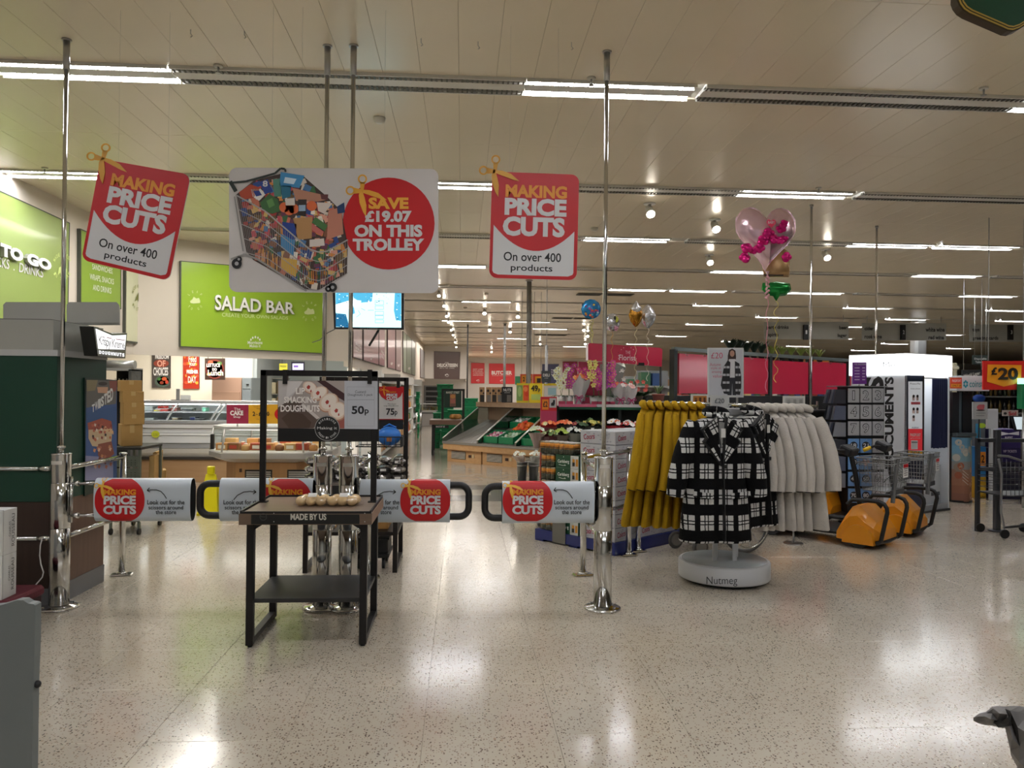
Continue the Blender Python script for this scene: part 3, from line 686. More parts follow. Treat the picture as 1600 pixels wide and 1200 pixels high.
# ================================================================ GATE POSTS
def gate_post(px, py, label, ang=0):
    p = PZ(px, py, 0); t = thing('gate_post', label, 'post', p, 'chrome entrance gate posts'); r = .068; x, y = p.x, p.y
    b = MB(); b.lathe([(.135, 0), (.135, .012), (.12, .02), (.075, .026), (.07, .03)], (x, y, 0), CHROME, 28); b.build('base_flange', t)
    for i in range(4):
        a = PI/4+i*PI/2; MB().cyl((x+math.cos(a)*.105, y+math.sin(a)*.105, .018), (x+math.cos(a)*.105, y+math.sin(a)*.105, .03), .011, CHROME, n=6).build('bolt', t)
    MB().lathe([(r, .028), (r, .572), (r-.004, .576)], (x, y, 0), CHROME, 32).build('lower_sleeve', t)
    MB().lathe([(r-.004, .574), (r, .578), (r, .898), (r-.004, .902)], (x, y, 0), CHROME, 32).build('rotating_sleeve', t)
    MB().lathe([(r-.004, .9), (r, .904), (r, 1.10), (r+.002, 1.104), (r+.002, 1.112), (r-.01, 1.116), (0.02, 1.118)], (x, y, 0), CHROME, 32).build('top_sleeve', t)
    b = MB(); n = 8; vs = []
    for zz in (1.035, 1.06):
        for i in range(n+1):
            a = -PI/2-.55+1.1*i/n; vs.append((x+math.cos(a)*(r+.001), y+math.sin(a)*(r+.001), zz))
    b.add(vs, [(i, i+1, n+2+i, n+1+i) for i in range(n)], M('c8c4ba', .5)); b.build('label_strip', t, label='pale paper label strip')
    b = MB(); b.cyl((x, y, 1.115), (x, y, 1.17), .019, CHROME); b.cyl((x, y, 1.15), (x, y, 1.165), .03, CHROME); b.build('collar', t)
    MB().cyl((x, y, 1.16), (x, y, CEIL-.2), .0155, CHROME, n=14).build('ceiling_pole', t)
    b = MB(); b.cyl((x, y, CEIL-.22), (x, y, CEIL-.012), .023, STEEL); b.cyl((x, y, CEIL-.012), (x, y, CEIL), .034, STEEL); b.build('pole_sleeve', t)
    for zz in (.66, .7) if ang == 0 else (): pass
    for zz in (.42, .5): MB().ball((x+r*.62, y-r*.8, zz), .008, M('555555', .4, .8), 8).build('screw', t)
    return p
GA = gate_post(92, 950, 'chrome gate post at the left beside the dark green cabinet')
GB = gate_post(502, 950, 'left one of the two chrome gate posts behind the MADE BY US table')
GC = gate_post(543, 951, 'right one of the two chrome gate posts behind the MADE BY US table')
GD = gate_post(941, 951, 'chrome gate post left of the mustard coats')
MB().quad(GA+Vector((.045, -.055, .12)), GA+Vector((.069, -.02, .12)), GA+Vector((.069, -.02, .2)), GA+Vector((.045, -.055, .2)), M('b8c81c', .4))
# gates: loop frame with a printed oval sleeve
def gate(post, sgn, x0p, x1p, handle_px, label, y0p=748, y1p=816):
    """post: Vector; sgn +1 arm goes right; sleeve from px x0p..x1p"""
    Y = post.y-.005; zt = P(x0p, y0p, Y-.05).z; zb = P(x0p, y1p, Y-.05).z; zc = (zt+zb)/2; rz = (zt-zb)/2; ry = .062
    t = thing('entrance_gate', label, 'gate', (post.x+sgn*.08, Y, zb), 'entrance gates with printed sleeves')
    xs0, xs1 = P(x0p, 780, Y-ry).x, P(x1p, 780, Y-ry).x
    xh = P(handle_px, 780, Y).x
    # loop tube
    za, zbm = zc+.115, zc-.115; xn = post.x+sgn*.1; rr_ = .07
    thick = (x1p < handle_px) if sgn > 0 else (x0p > handle_px)
    rad = .026 if thick else .0; end = xh-sgn*rad
    xin = (x0p if sgn > 0 else x1p); xn = P(xin, 780, Y).x+sgn*.02; pts = [(xn, Y, za), (end-sgn*rr_, Y, za)]
    for i in range(1, 7):
        a = PI/2*i/6; pts.append((end-sgn*rr_+sgn*math.sin(a)*rr_, Y, za-rr_+math.cos(a)*rr_))
    for i in range(0, 7):
        a = PI/2*i/6; pts.append((end-sgn*rr_+sgn*math.cos(a)*rr_, Y, zbm+rr_-math.sin(a)*rr_))
    pts.append((xn, Y, zbm))
    MB().tube(pts, .026, M('151414', .5), 10).build('loop_handle', t, label='black padded loop')
    b = MB()
    for z in (za, zbm):
        b.cyl((post.x+sgn*.066, Y, z), (xn+sgn*.03, Y, z), .0115, CHROME); b.cyl((post.x+sgn*.1, Y, z), (post.x+sgn*.13, Y, z), .019, CHROME)
    b.cyl((post.x+sgn*.078, Y, zbm-.05), (post.x+sgn*.078, Y, za+.05), .01, CHROME); b.build('bracket', t)
    # sleeve shell
    W_ = M('c3ccd2', .35, coat=.2); n = 40
    def sec(a, e=0.0):
        c, s = math.cos(a), math.sin(a); return (math.copysign(abs(c)**.8, c)*(ry+e), math.copysign(abs(s)**.62, s)*(rz+e))
    rings = []
    for x, e in ((xs0, 0), (xs1, 0), (xs1, -.003), (xs0, -.003), (xs0, 0)):
        rings.append([(x, Y-sec(2*PI*i/n, e)[0], zc+sec(2*PI*i/n, e)[1]) for i in range(n)])
    b = MB(); b.loft(rings[:2], W_, False); b.loft(rings[1:3], W_, False, False); b.loft(rings[2:4], M('3a3a38', .7), False); b.loft(rings[3:5], W_, False, False); b.build('sleeve', t)
    def mp(px, py, off):
        z = P(px, py, Y-ry).z; tt = max(-1, min(1, (z-zc)/rz)); c = max(0.0, 1-abs(tt)**(1/.62*1.0)**1.0) if False else 0
        sa = abs(tt)**(1/.62); yy = ry*max(0, (1-sa*sa))**.4
        x = P(px, 780, Y-ry).x
        return Vector((x, Y-yy-off*2.2, zc+tt*(rz+off*1.2)))
    art = Art(mp, .002, .0009)
    rt = x1p-x0p; O = lambda x: x0p+(x-146)/(296-146)*rt if sgn > 0 and not thick else (x0p+(x-146)/(296-146)*rt)
    mir = label_mirror.get((post.x, sgn), False)
    S = rt/150.0
    if not mir: X = lambda x: x0p+(x-146)*S            # disc left, text right
    else: X = lambda x: x0p+(x-146)*S
    def disc(cx):
        rx, ry2 = 39, 33.5; N = 22; y0, y1 = 749.5, 814.5
        prev = None
        for i in range(N+1):
            tt = -1+2*i/N; yy = 782+tt*32.5; hw = rx*(1-abs(tt)**2.6*.72)**1.0 if abs(tt) < 1 else rx*.28
            hw = rx*math.sqrt(max(0.0, 1-(abs(tt)*.93)**2.3)); cur = (cx-hw, cx+hw, yy)
            if prev: art.mb.add([mp(prev[0], prev[2], .002), mp(cx, prev[2], .002), mp(prev[1], prev[2], .002), mp(cur[1], cur[2], .002), mp(cx, cur[2], .002), mp(cur[0], cur[2], .002)], [(0, 1, 4, 5), (1, 2, 3, 4)], RED)
            prev = cur
    if not mir: cd_, tx = X(187), X(259)
    else: cd_, tx = X(255), X(183)
    disc(cd_); d = lambda x: cd_+(x-187)*S
    art.text('MAKING', (d(162.5), 765, d(212.5), 773.5), AMBER, .045, 2).text('PRICE', (d(162.5), 774.5, d(212.5), 788), SIGNW, .05, 2).text('CUTS', (d(162), 789.5, d(213), 803), SIGNW, .05, 2)
    scissors(art, d(160), 760, .105, M('e8b23c', .45), 3)
    BK = M('141414', .5); e = lambda x: tx+(x-259)*S
    art.text('Look out for the', (e(230), 781, e(288), 788), BK, .012, 1).text('scissors around', (e(232), 789.5, e(286), 795.5), BK, .012, 1).text('the store', (e(243), 796.5, e(275), 803), BK, .012, 1)
    if not mir:
        art.line([(e(260), 779), (e(256), 773), (e(251), 768), (e(244), 765.8), (e(237), 765.5), (e(230), 766.5)], 1.3, BK, 1).line([(e(233), 762.5), (e(229.5), 766.5), (e(234), 768.8)], 1.3, BK, 1)
    else:
        art.line([(e(246), 784-3), (e(252), 774), (e(262), 769), (e(272), 768), (e(281), 769)], 1.3, BK, 1).line([(e(278), 766), (e(282), 769), (e(277), 772)], 1.3, BK, 1)
    art.build(t, 'print')
    return t
label_mirror = {(GB.x, -1): True, (GC.x, 1): True}
gate(GA, 1, 146, 297, 285, 'white printed gate sleeve on the leftmost gate post')
gate(GB, -1, 342, 488, 307, 'printed gate left of the MADE BY US table, loop end pointing left')
gate(GC, 1, 562, 703, 738, 'printed gate right of the MADE BY US table, loop end pointing right', 750, 818)
gate(GD, -1, 785, 929, 752, 'printed gate arm reaching left from the post beside the mustard coats', 753, 819)
# barrier posts with rails
def barrier_post(px, py, toppx, label, rails):
    p = PZ(px, py, 0); t = thing('barrier_post', label, 'post', p, 'slim chrome barrier posts'); x, y = p.x, p.y
    d = p-CAM; top = 1.6+(P(px, toppx, y).z-1.6)
    MB().cyl((x, y, .01), (x, y, top), .027, CHROME, n=20).build('pole', t)
    b = MB(); b.box((x, y, .008), (.17, .1, .016), CHROME, bev=.012, rz=.2); b.lathe([(.045, .014), (.04, .03), (.028, .034)], (x, y, 0), CHROME, 20); b.build('foot_plate', t)
    MB().lathe([(.03, 0), (.032, .006), (.03, .014), (.01, .018)], (x, y, top-.004), CHROME, 20).build('cap', t)
    for a, b2 in rails:
        MB().cyl(a, b2, .019, CHROME, n=14).build('rail', t)
    return p
def railpts(A, B, z1, z2, off=.07):
    d = (B-A); d.z = 0; d.normalize(); return (Vector((A.x, A.y, z1))+d*off, Vector((B.x, B.y, z2))-d*.0)
pA = PZ(190, 899, 0)
barrier_post(190, 899, 709, 'slim chrome barrier post behind the leftmost gate beside the green cabinet', [railpts(GA, pA, 1.0, 1.0), railpts(GA, pA, .5, .5)])
pB = PZ(533, 903, 0); barrier_post(533, 903, 713, 'slim chrome barrier post just behind the pair of gate posts, left one', [railpts(GB, pB, 1.0, 1.0), railpts(GB, pB, .5, .5)])
pC = PZ(578, 903, 0); barrier_post(578, 903, 707, 'slim chrome barrier post behind the pair of gate posts, right one', [railpts(GC, pC, 1.0, 1.0), railpts(GC, pC, .5, .5)])
pD = PZ(911, 899, 0); barrier_post(911, 899, 708, 'slim chrome barrier post just left of the right gate post', [railpts(GD, pD, 1.0, 1.0), railpts(GD, pD, .5, .5)])
pE = PZ(982, 868, 0); barrier_post(982, 868, 700, 'slim chrome barrier post in front of the white beer cases, nearer one', [railpts(pD, pE, 1.02, 1.02, .03), railpts(pD, pE, .5, .5, .03)])
pF = PZ(997, 862, 0); barrier_post(997, 862, 700, 'slim chrome barrier post in front of the white beer cases, farther one', [])
t = thing('barrier_rail', 'chrome double rail running left from the leftmost gate post', 'rail', (GA.x-.9, GA.y, .47))
for z in (1.0, .5):
    MB().cyl((GA.x-.06, GA.y, z), (GA.x-1.6, GA.y-.02, z), .017, CHROME).build('rail', t); MB().cyl((GA.x-.064, GA.y, z), (GA.x-.15, GA.y, z), .022, CHROME).build('rail_sleeve', t)
p = Vector((GA.x-1.62, GA.y-.02, 0))
MB().cyl(p, p+Vector((0, 0, 1.1)), .03, CHROME).build('pole', t)
# ================================================================ MADE BY US TABLE
def bread_table():
    Yf, Yb = 4.84, 5.42; xl, xr = P(402, 900, Yf).x, P(570, 900, Yf).x; BM = M('1c1a19', .42, .3); s = .045
    xl, xr = -1.29, -.60
    t = thing('display_table', 'black framed wooden-top display table marked MADE BY US', 'table', ((xl+xr)/2, (Yf+Yb)/2, 0), 'black framed display tables')
    zt = .838
    for x in (xl, xr):
        for y in (Yf, Yb):
            b = MB(); b.bx(x-s/2, x+s/2, y-s/2, y+s/2, .012, .765, BM, .003); b.build('leg', t)
            MB().cyl((x, y, 0), (x, y, .014), .014, M('0c0c0c', .6), n=10).build('foot', t)
    for x in (xl, xr): MB().bx(x-s/2+.002, x+s/2-.002, Yf+s/2, Yb-s/2, .02, .055, BM).build('side_rail', t)
    for x, sg in ((xl, 1), (xr, -1)): MB().add([(x+sg*.02, Yf-.01, .765), (x+sg*.09, Yf-.01, .765), (x+sg*.02, Yf-.01, .72), (x+sg*.02, Yf+.005, .72), (x+sg*.09, Yf+.005, .765), (x+sg*.02, Yf+.005, .765)], [(0, 2, 1), (5, 4, 3), (1, 2, 3, 4)], BM).build('corner_brace', t)
    MB().bx(xl-.01, xr+.01, Yf-.005, Yb+.01, .27, .297, M('232322', .45, var=.15), .004).build('shelf', t)
    tx0, tx1 = -1.345, -.545; ty0, ty1 = Yf-.075, Yb+.05
    MB().bx(tx0+.02, tx1-.02, ty0+.02, ty1-.02, zt-.01, zt, wood('6e5c4c', '8f7c69', 3, .35)).build('tabletop', t)
    for y0, y1 in ((ty0, ty0+.02), (ty1-.02, ty1)): MB().bx(tx0, tx1, y0, y1, zt-.075, zt-.008, wood('5b493b', '78634f', 3)).build('end_rail', t)
    for x0, x1 in ((tx0, tx0+.02), (tx1-.02, tx1)): MB().bx(x0, x1, ty0+.02, ty1-.02, zt-.075, zt-.008, wood('7d6450', '9b7f67', 3, axis='Y')).build('side_apron', t)
    b = MB()
    b.bx(tx0+.005, tx1-.005, ty0+.004, ty0+.014, zt-.01, zt+.006, BLACK); b.bx(tx0+.005, tx1-.005, ty1-.014, ty1-.004, zt-.01, zt+.012, BLACK)
    b.bx(tx0+.004, tx0+.014, ty0+.01, ty1-.01, zt-.01, zt+.01, BLACK); b.bx(tx1-.014, tx1-.004, ty0+.01, ty1-.01, zt-.01, zt+.01, BLACK); b.build('edge_strip', t)
    # printed front strip
    Yp = ty0-.004; MB().bx(tx0+.075, tx1-.075, Yp, ty0-.0005, zt-.07, zt-.012, M('121311', .4)).build('sign_strip', t)
    pl = Plane((0, Yp, 0)); art = Art(pl)
    art.text('MADE BY US', (454, 802.5, 510, 812.5), M('c9c4b6', .5), .03, 1)
    art.ring(411.5, 807.5, 5.2, 5.8, M('4a4a48', .5), 1).ring(411.5, 807.5, 4.4, 4.7, M('4a4a48', .5), 1)
    art.text('Making it', (407.5, 806, 415.5, 809), M('55534f', .5), 0, 1)
    for x, y in ((428, 802), (428, 815), (570, 802), (570, 815)): art.ell(x, y, .9, .9, STEEL, 1, 8)
    art.build(t, 'lettering')
    # uprights and header sign
    Yu = 5.2; ul, ur = -1.315, -.585; ztop = 1.715
    for x in (ul, ur):
        b = MB(); b.bx(x-.019, x+.019, Yu-.014, Yu+.014, zt+.006, ztop, BM, .002); b.build('upright', t)
        MB().bx(x-.034, x+.034, Yu-.03, Yu+.03, zt, zt+.008, BM).build('upright_foot', t)
    MB().bx(ul-.019, ur+.019, Yu-.014, Yu+.014, ztop-.038, ztop, BM, .002).build('top_bar', t)
    Ys = 5.19; pl = Plane((0, Ys, 0))
    MB().hexa([pl(434, 690), pl(592, 690), pl(592, 690)+Vector((0, .012, 0)), pl(434, 690)+Vector((0, .012, 0))], [pl(434, 594.5), pl(592, 595.5), pl(592, 595.5)+Vector((0, .012, 0)), pl(434, 594.5)+Vector((0, .012, 0))], M('111111', .4)).build('header_board', t)
    for x in (446, 578):
        a = pl(x, 580); c = pl(x, 600); MB().bx(a.x-.014, a.x+.014, Ys-.016, Ys+.03, c.z, a.z+.01, BM).build('hanging_strap', t)
    art = Art(pl); q = lambda x, y: (380+x/6, 560+y/6)
    A = lambda pts, m, l=1: art.poly([q(*p) for p in pts], m, l)
    A([(328, 210), (950, 210), (950, 660), (328, 655)], M('a99d96', .5), 0)
    A([(330, 210), (560, 210), (480, 330), (420, 400), (328, 460)], M('c2bcb8', .5), 1); A([(328, 460), (420, 400), (560, 420), (720, 560), (660, 655), (328, 655)], M('5b4a40', .5), 1)
    A([(440, 500), (560, 520), (640, 600), (620, 655), (430, 655), (360, 560)], M('4a372c', .5), 1.5); A([(420, 215), (560, 215), (500, 300), (400, 380)], M('d4cfcb', .5), 1.5)
    A([(690, 210), (770, 210), (950, 330), (950, 400), (880, 360), (770, 270)], M('3c1d20', .5), 1.5); A([(560, 420), (700, 540), (720, 560), (690, 570), (540, 440)], M('cfc6c0', .5), 2)
    A([(840, 520), (950, 440), (950, 655), (900, 655)], M('9c5448', .5), 1.6)
    for cx, cy, ax, ay, an in ((625, 270, 70, 52, .5), (712, 325, 85, 58, -.5), (800, 410, 98, 78, -.7), (885, 490, 90, 84, -.7)):
        c_, s_ = math.cos(an), math.sin(an)
        el = lambda f, m, l, dx=0, dy=0: A([(max(335, min(948, cx+dx+math.cos(2*PI*i/20)*ax*f*c_-math.sin(2*PI*i/20)*ay*f*s_)), cy+dy+math.cos(2*PI*i/20)*ax*f*s_+math.sin(2*PI*i/20)*ay*f*c_) for i in range(20)], m, l)
        k = cx/900*1.5
        el(1.05, M('b98468', .5), 2+k, 4, 6); el(.98, M('dcc4ae', .5), 2.2+k); el(.8, M('e8dccf', .5), 2.4+k, 3, -4)
        A([(cx-30, cy), (cx-12, cy-22), (cx+6, cy-10), (cx, cy+14), (cx-18, cy+20)], M('a8352a', .5), 2.7+k); A([(cx+5, cy+30), (cx+16, cy+22), (cx+18, cy+45), (cx+6, cy+50)], M('a83a2c', .5), 2.7+k)
    A([(950, 210), (1262, 212), (1262, 663), (950, 660)], M('b9bcc2', .45), 5)
    GT = M('3a3c42', .5)
    for x0, y0, x1, y1 in ((975, 268, 1230, 386), (975, 390, 1230, 635)):
        art.line([q(x0, y0), q(x1, y0), q(x1, y1), q(x0, y1), q(x0, y0)], .35, M('8e9096', .5), 6)
    art.text('Custard', (*q(1050, 300), *q(1150, 325)), GT, .0, 6).text('Doughnuts 5 pack', (*q(983, 330), *q(1215, 358)), GT, 0, 6)
    art.text('50', (*q(1018, 445), *q(1135, 522)), M('141418', .5), .03, 6).text('p', (*q(1140, 478), *q(1178, 534)), M('141418', .5), .02, 6)
    for i, (s_, x0, y0, x1, y1) in enumerate((('LIP', 496, 275, 580, 335), ('SMACKING', 385, 358, 690, 418), ('DOUGHNUTS', 353, 438, 718, 500))): art.text(s_, (*q(x0, y0), *q(x1, y1)), M('efe9e2', .5), .03, 6)
    art.ell(*q(789, 655), 19.8, 19.8, M('121212', .4), 5.5, 40); art.ring(*q(789, 655), 18.8, 19.4, M('c9c9c6', .5), 6.5, 40)
    art.arc('MORRISONS', *q(789, 655), 14.6, 208, 332, 3.4, M('c9c9c6', .5), l=7, weight=.01).arc('FRESH IN STORE', *q(789, 655), 14.6, 155, 25, 3.2, M('c9c9c6', .5), inward=True, l=7, weight=.01)
    art.text('Making it', (*q(695, 640), *q(880, 672)), M('dcdcd8', .5), 0, 7)
    art.build(t, 'print')
bread_table()
# bagged rolls on the table top
def rolls_bag(p, n, label):
    t = thing('bread_roll_bag', label, 'bread rolls', p, 'bagged rolls on the MADE BY US table'); x, y, z = p
    BR = M('dcbc88', .6, var=.15, vscale=30); k = 0
    for r_ in range(2):
        for i in range(n):
            b = MB(); b.ball((x+(i-(n-1)/2)*.062+(r_*.012), y+r_*.085, z+.033), .039, BR, 12, (.9, 1.05, .82)); b.build('bread_roll', t)
    L = n*.062/2-.004; rings = []
    for i in range(13):
        f = i/12; xx = x-L-.02+(2*L+.06)*f; e = math.sin(PI*min(1, max(0, f*1.0)))**.35 if 0 < f < 1 else .12; w_ = .05+.05*e; h = .01+.066*e*(1+.06*math.sin(i*2.1))
        rings.append([(xx, y+.04+math.cos(2*PI*k/12)*w_*(1+.04*math.sin(k*3+i)), z+.002+h*.5+math.sin(2*PI*k/12)*h*.5) for k in range(12)])
    MB().loft(rings, GL('clear_film', 'ffffff', .14, .12), True).build('plastic_bag', t)
    MB().box((x+.01, y+.0, z+.071), (.055, .04, .001), WHITE, rx=.5).build('label', t)
rolls_bag((-.965, 5.03, .838), 3, 'bagged white rolls, left pack on the MADE BY US table')
rolls_bag((-.765, 5.03, .838), 3, 'bagged white rolls, right pack on the MADE BY US table')
# ================================================================ LEFT: doughnut cabinet
def doughnut_cabinet():
    x1 = -2.91; yf, yb = 5.73, 6.5; x0 = -4.9
    t = thing('doughnut_cabinet', 'tall dark green doughnut cabinet with grey header and brown lower panels', 'cabinet', ((x0+x1)/2, (yf+yb)/2, 0))
    GR = M('0c3a2a', .5, var=.06); WD = wood('2a1c15', '3c2a20', 2, .55, 'Z'); WD2 = wood('5a4030', '735643', 2, .5, 'Z')
    MB().bx(x0, x1, yf, yb, .76, 1.81, GR, .004).build('green_body', t)
    MB().bx(x0, x1-.004, yf+.004, yb-.004, .14, .76, WD2).build('brown_side_panel', t)
    MB().bx(x0, x1-.03, yf-.003, yf+.004, .14, .758, WD).build('brown_front_panel', t)
    MB().bx(x0, x1+.002, yf-.002, yb, 0, .14, M('77777a', .4, .6)).build('kick_plate', t)
    MB().bx(x1-.03, x1+.006, yf-.006, yf+.02, .14, .78, M('17110d', .5)).build('corner_trim', t)
    MB().bx(x0, x1+.006, yf-.008, yb, 1.81, 1.855, M('b9bbb8', .5)).build('pale_band', t)
    MB().bx(x0, x1-.03, yf, yb, 1.855, 2.07, M('a3a39a', .5)).build('header', t)
    MB().bx(x0, x1-.06, yf+.02, yb-.02, 2.07, 2.078, M('6d6d68', .6)).build('header_top', t)
    for (a, b2) in ((5, 100), (104, 186)):
        A, B = P(a, 472, 6.45), P(b2, 472, 6.45); MB().slab([P(a, 504, 6.45), P(a, 476, 6.45), P(a+4, 472, 6.45), P(b2-4, 472, 6.45), P(b2, 476, 6.45), P(b2, 504, 6.45)], [p+Vector((0, .02, -.02)) for p in (P(a, 504, 6.45), P(a, 476, 6.45), P(a+4, 472, 6.45), P(b2-4, 472, 6.45), P(b2, 476, 6.45), P(b2, 504, 6.45))], M('a8a8a0', .5)).build('topper_panel', t)
    # poster frame on the side face (plane x = x1)
    wp = WPlane(x1); MB().slab([wp(130, 590, .012), wp(180, 594, .012), wp(180, 758, .012), wp(130, 775, .012)], [wp(130, 590, .001), wp(180, 594, .001), wp(180, 758, .001), wp(130, 775, .001)], M('0b2b20', .4)).build('poster_frame', t)
    art = Art(lambda x, y, o: wp(x, y, .0125+o)); q = lambda x, y: (60+x/6.667, 580+y/6.667)
    A = lambda pts, m, l=1: art.poly([q(*p) for p in pts], m, l)
    A([(478, 90), (800, 100), (800, 1120), (470, 1140)], M('38588f', .5), 0)
    A([(478, 90), (800, 100), (790, 340), (478, 380)], M('6a6661', .5), 1); A([(480, 90), (600, 92), (570, 200), (485, 210)], M('8c7f5e', .5), 1.5); A([(715, 100), (800, 102), (795, 200), (730, 230)], M('8a4c40', .5), 1.5)
    A([(590, 165), (705, 165), (700, 230), (600, 225)], M('d9a98a', .5), 2); art.ell(*q(650, 130), 7, 3, M('3a2f2a', .5), 2)
    A([(478, 430), (790, 370), (780, 560), (475, 600)], M('2f5688', .5), 1.2); A([(470, 880), (760, 900), (760, 1130), (465, 1140)], M('8f90ad', .5), 1.2)
    def sl(x, y): return x, y
    for i, ch in enumerate('TWISTED'):
        x = 535+i*32; y = 400-i*20; art.text(ch, (q(x, y-50-i*8), q(x+30, y-62-i*8), q(x+30, y+20), q(x, y+32)), M('e2e2de', .5), .04, 3)
    A([(490, 540), (640, 490), (740, 520), (750, 600), (650, 640), (500, 620)], M('a8503c', .5), 2); A([(500, 610), (750, 600), (740, 740), (640, 790), (540, 780), (500, 700)], M('cdb590', .5), 2.4)
    rnd = random.Random(8)
    for i in range(26):
        x, y = rnd.uniform(510, 730), rnd.uniform(540, 700); A([(x, y), (x+20, y+8), (x+14, y+34), (x-4, y+24)], M(rnd.choice(['2e211b', 'c2664c', 'e0d4c4', '8c3a2e']), .5), 3)
    A([(600, 760), (740, 730), (770, 860), (700, 920), (600, 880)], M('8c4a34', .5), 2.6)
    for i in range(18):
        x, y = rnd.uniform(530, 740), rnd.uniform(760, 980); A([(x, y), (x+24, y+10), (x+10, y+44), (x-8, y+28)], M(rnd.choice(['b06a50', 'c98a5c', '7a4032', 'd9b49a']), .5), 3)
    art.text('Cookie', (q(665, 570), q(760, 600), q(760, 660), q(665, 620)), M('e8c08a', .5), .03, 4)
    art.build(t, 'poster_print')
    # illuminated bow-tie sign on the header's corner
    s = thing('illuminated_sign', 'glowing white doughnut sign with black surround on the green cabinet header', 'sign', P(158, 558, 5.69))
    A_, B_ = P(136, 540, 5.66), PX(188, 540, -2.86); pl = plane2(Vector((A_.x, A_.y, 0)), Vector((-2.82, 6.2, 0)))
    o = [(134, 510), (164, 521), (189, 520), (186, 560), (141, 556)]
    f = [pl(*p, .05) for p in o]; MB().slab(f, [p-pl.n*.09 for p in f], M('0e1512', .4)).build('surround', s)
    i = [(136.5, 513), (164, 524), (187, 523), (184.5, 546), (141, 545)]
    MB().add([pl(*p, .053) for p in i], [tuple(range(5))], EM('ffffff', .8)).build('light_panel', s)
    art = Art(lambda x, y, o_: pl(x, y, .054+o_)); K = M('3a1824', .5)
    art.text('Krispy', ((141, 524), (161, 528), (161, 547), (141, 541)), K, .0, 1, spacing=.85).text('Kreme', ((163, 529), (184, 533), (184, 545), (163, 542)), K, .0, 1, spacing=.85)
    RD = M('b0234a', .5); art.line([(146, 526), (150, 526.5)], 1, RD, 2).line([(154, 527), (162, 528.5)], 1.2, RD, 2).line([(169, 529.5), (184, 531.5)], 1.2, RD, 2)
    for k, ch in enumerate('DOUGHNUTS'):
        x = 141.5+k*4.8; y = 547.2+k*.55; art.text(ch, ((x, y), (x+3.6, y+.4), (x+3.4, y+5.8), (x+.2, y+5.4)), EM('ffffff', .8), .04, 1)
    art.build(s, 'lettering')
    for x, y in ((57, 805), (54, 872)):
        pass
doughnut_cabinet()
# white cable hanging from the cabinet front
pts = [P(x, y, 5.71) for x, y in ((66, 841), (63, 852), (62, 868), (64, 882), (68, 894), (66, 902), (60, 909), (54, 916), (51, 922))]
tag(MB().tube(pts, .0045, M('dcdad4', .5), 8).build('power_cable'), 'white cable hanging down the brown front of the green cabinet', 'cable')
# white boxes with vertical lettering, stacked in the corner
FB = 4.98
XB = P(3, 860, FB).x; YB2 = PX(26, 860, XB).y
def white_box(z0, z1, label):
    t = thing('white_carton', label, 'carton', (XB-.2, (FB+YB2)/2, z0), 'white lettered cartons at the left edge')
    MB().bx(XB-.42, XB, FB, YB2, z0, z1-.002, M('cfcfca', .6), .002).build('carton_body', t)
    b = MB(); b.bx(XB-.42, XB+.0008, FB+.012, FB+.0135, z0+.003, z1+.0, M('55554f', .6)); b.build('edge_seam', t)
    def mp(x, y, o): return Vector((XB+.0015+o, FB+(YB2-FB)*x, z0+(z1-z0)*(1-y)))
    art = Art(mp, .0005, .0005)
    for st, x0, x1, f0, f1 in (('CHARLES', .42, .56, .62, .28), ('ROUSSEAU', .62, .82, .85, .12)):
        art.text(st, ((x0, f0), (x0, f1), (x1, f1), (x1, f0)), M('3c3c3a', .5), .0, 1)
    art.build(t, 'lettering')
z0, z1, z2 = P(3, 938, FB).z, P(3, 869, FB).z, P(3, 798, FB).z
white_box(z0, z1, 'white lettered carton at the left edge, lower of the two'); white_box(z1, z2, 'white lettered carton at the left edge, upper of the two')
t = thing('footstool', 'dark red padded stool under the white cartons', 'stool', (XB-.1, 5.1, 0)); zs = z0; XS = XB+.06; YS = PX(72, 930, XS).y
MB().bx(XS-.5, XS, FB-.02, YS, zs-.07, zs-.001, M('5a1420', .7, bump=.2), .025).build('cushion', t)
MB().bx(XS-.48, XS-.02, FB, YS-.02, .04, zs-.07, M('2c0a10', .7)).build('base', t)
for x, y in ((XS-.05, FB+.04), (XS-.05, YS-.05), (XS-.45, FB+.04), (XS-.45, YS-.05)): MB().cyl((x, y, 0), (x, y, .04), .02, BLACK).build('foot', t)
# grey bin panel in the left foreground
def grey_bin():
    Y = 2.5; pl = Plane((0, Y, 0)); o = [(-60, 952), (-20, 948), (0, 946), (14, 942), (26, 938), (36, 938), (44, 943), (52, 944), (55, 946), (54.5, 1000), (52, 1060)]
    t = thing('plastic_screen', 'tall plain grey plastic screen with wavy top in the left foreground', 'screen', (P(0, 1000, Y).x, Y, 0))
    f = [pl(*p) for p in o]; xr = P(50, 1180, Y).x; xl = f[0].x; f += [Vector((xr, Y, .0)), Vector((xl, Y, .0))]
    MB().slab(f, [p+Vector((0, .035, 0)) for p in f], M('6d7270', .55)).build('panel', t)
    MB().bx(xl, xr, Y+.035, Y+.3, 0, .03, M('5a5e5c', .55)).build('base_plate', t); p = pl(53, 1072); MB().ball((p.x+.002, Y+.016, p.z), .012, BLACK, 8).build('knob', t)
grey_bin()
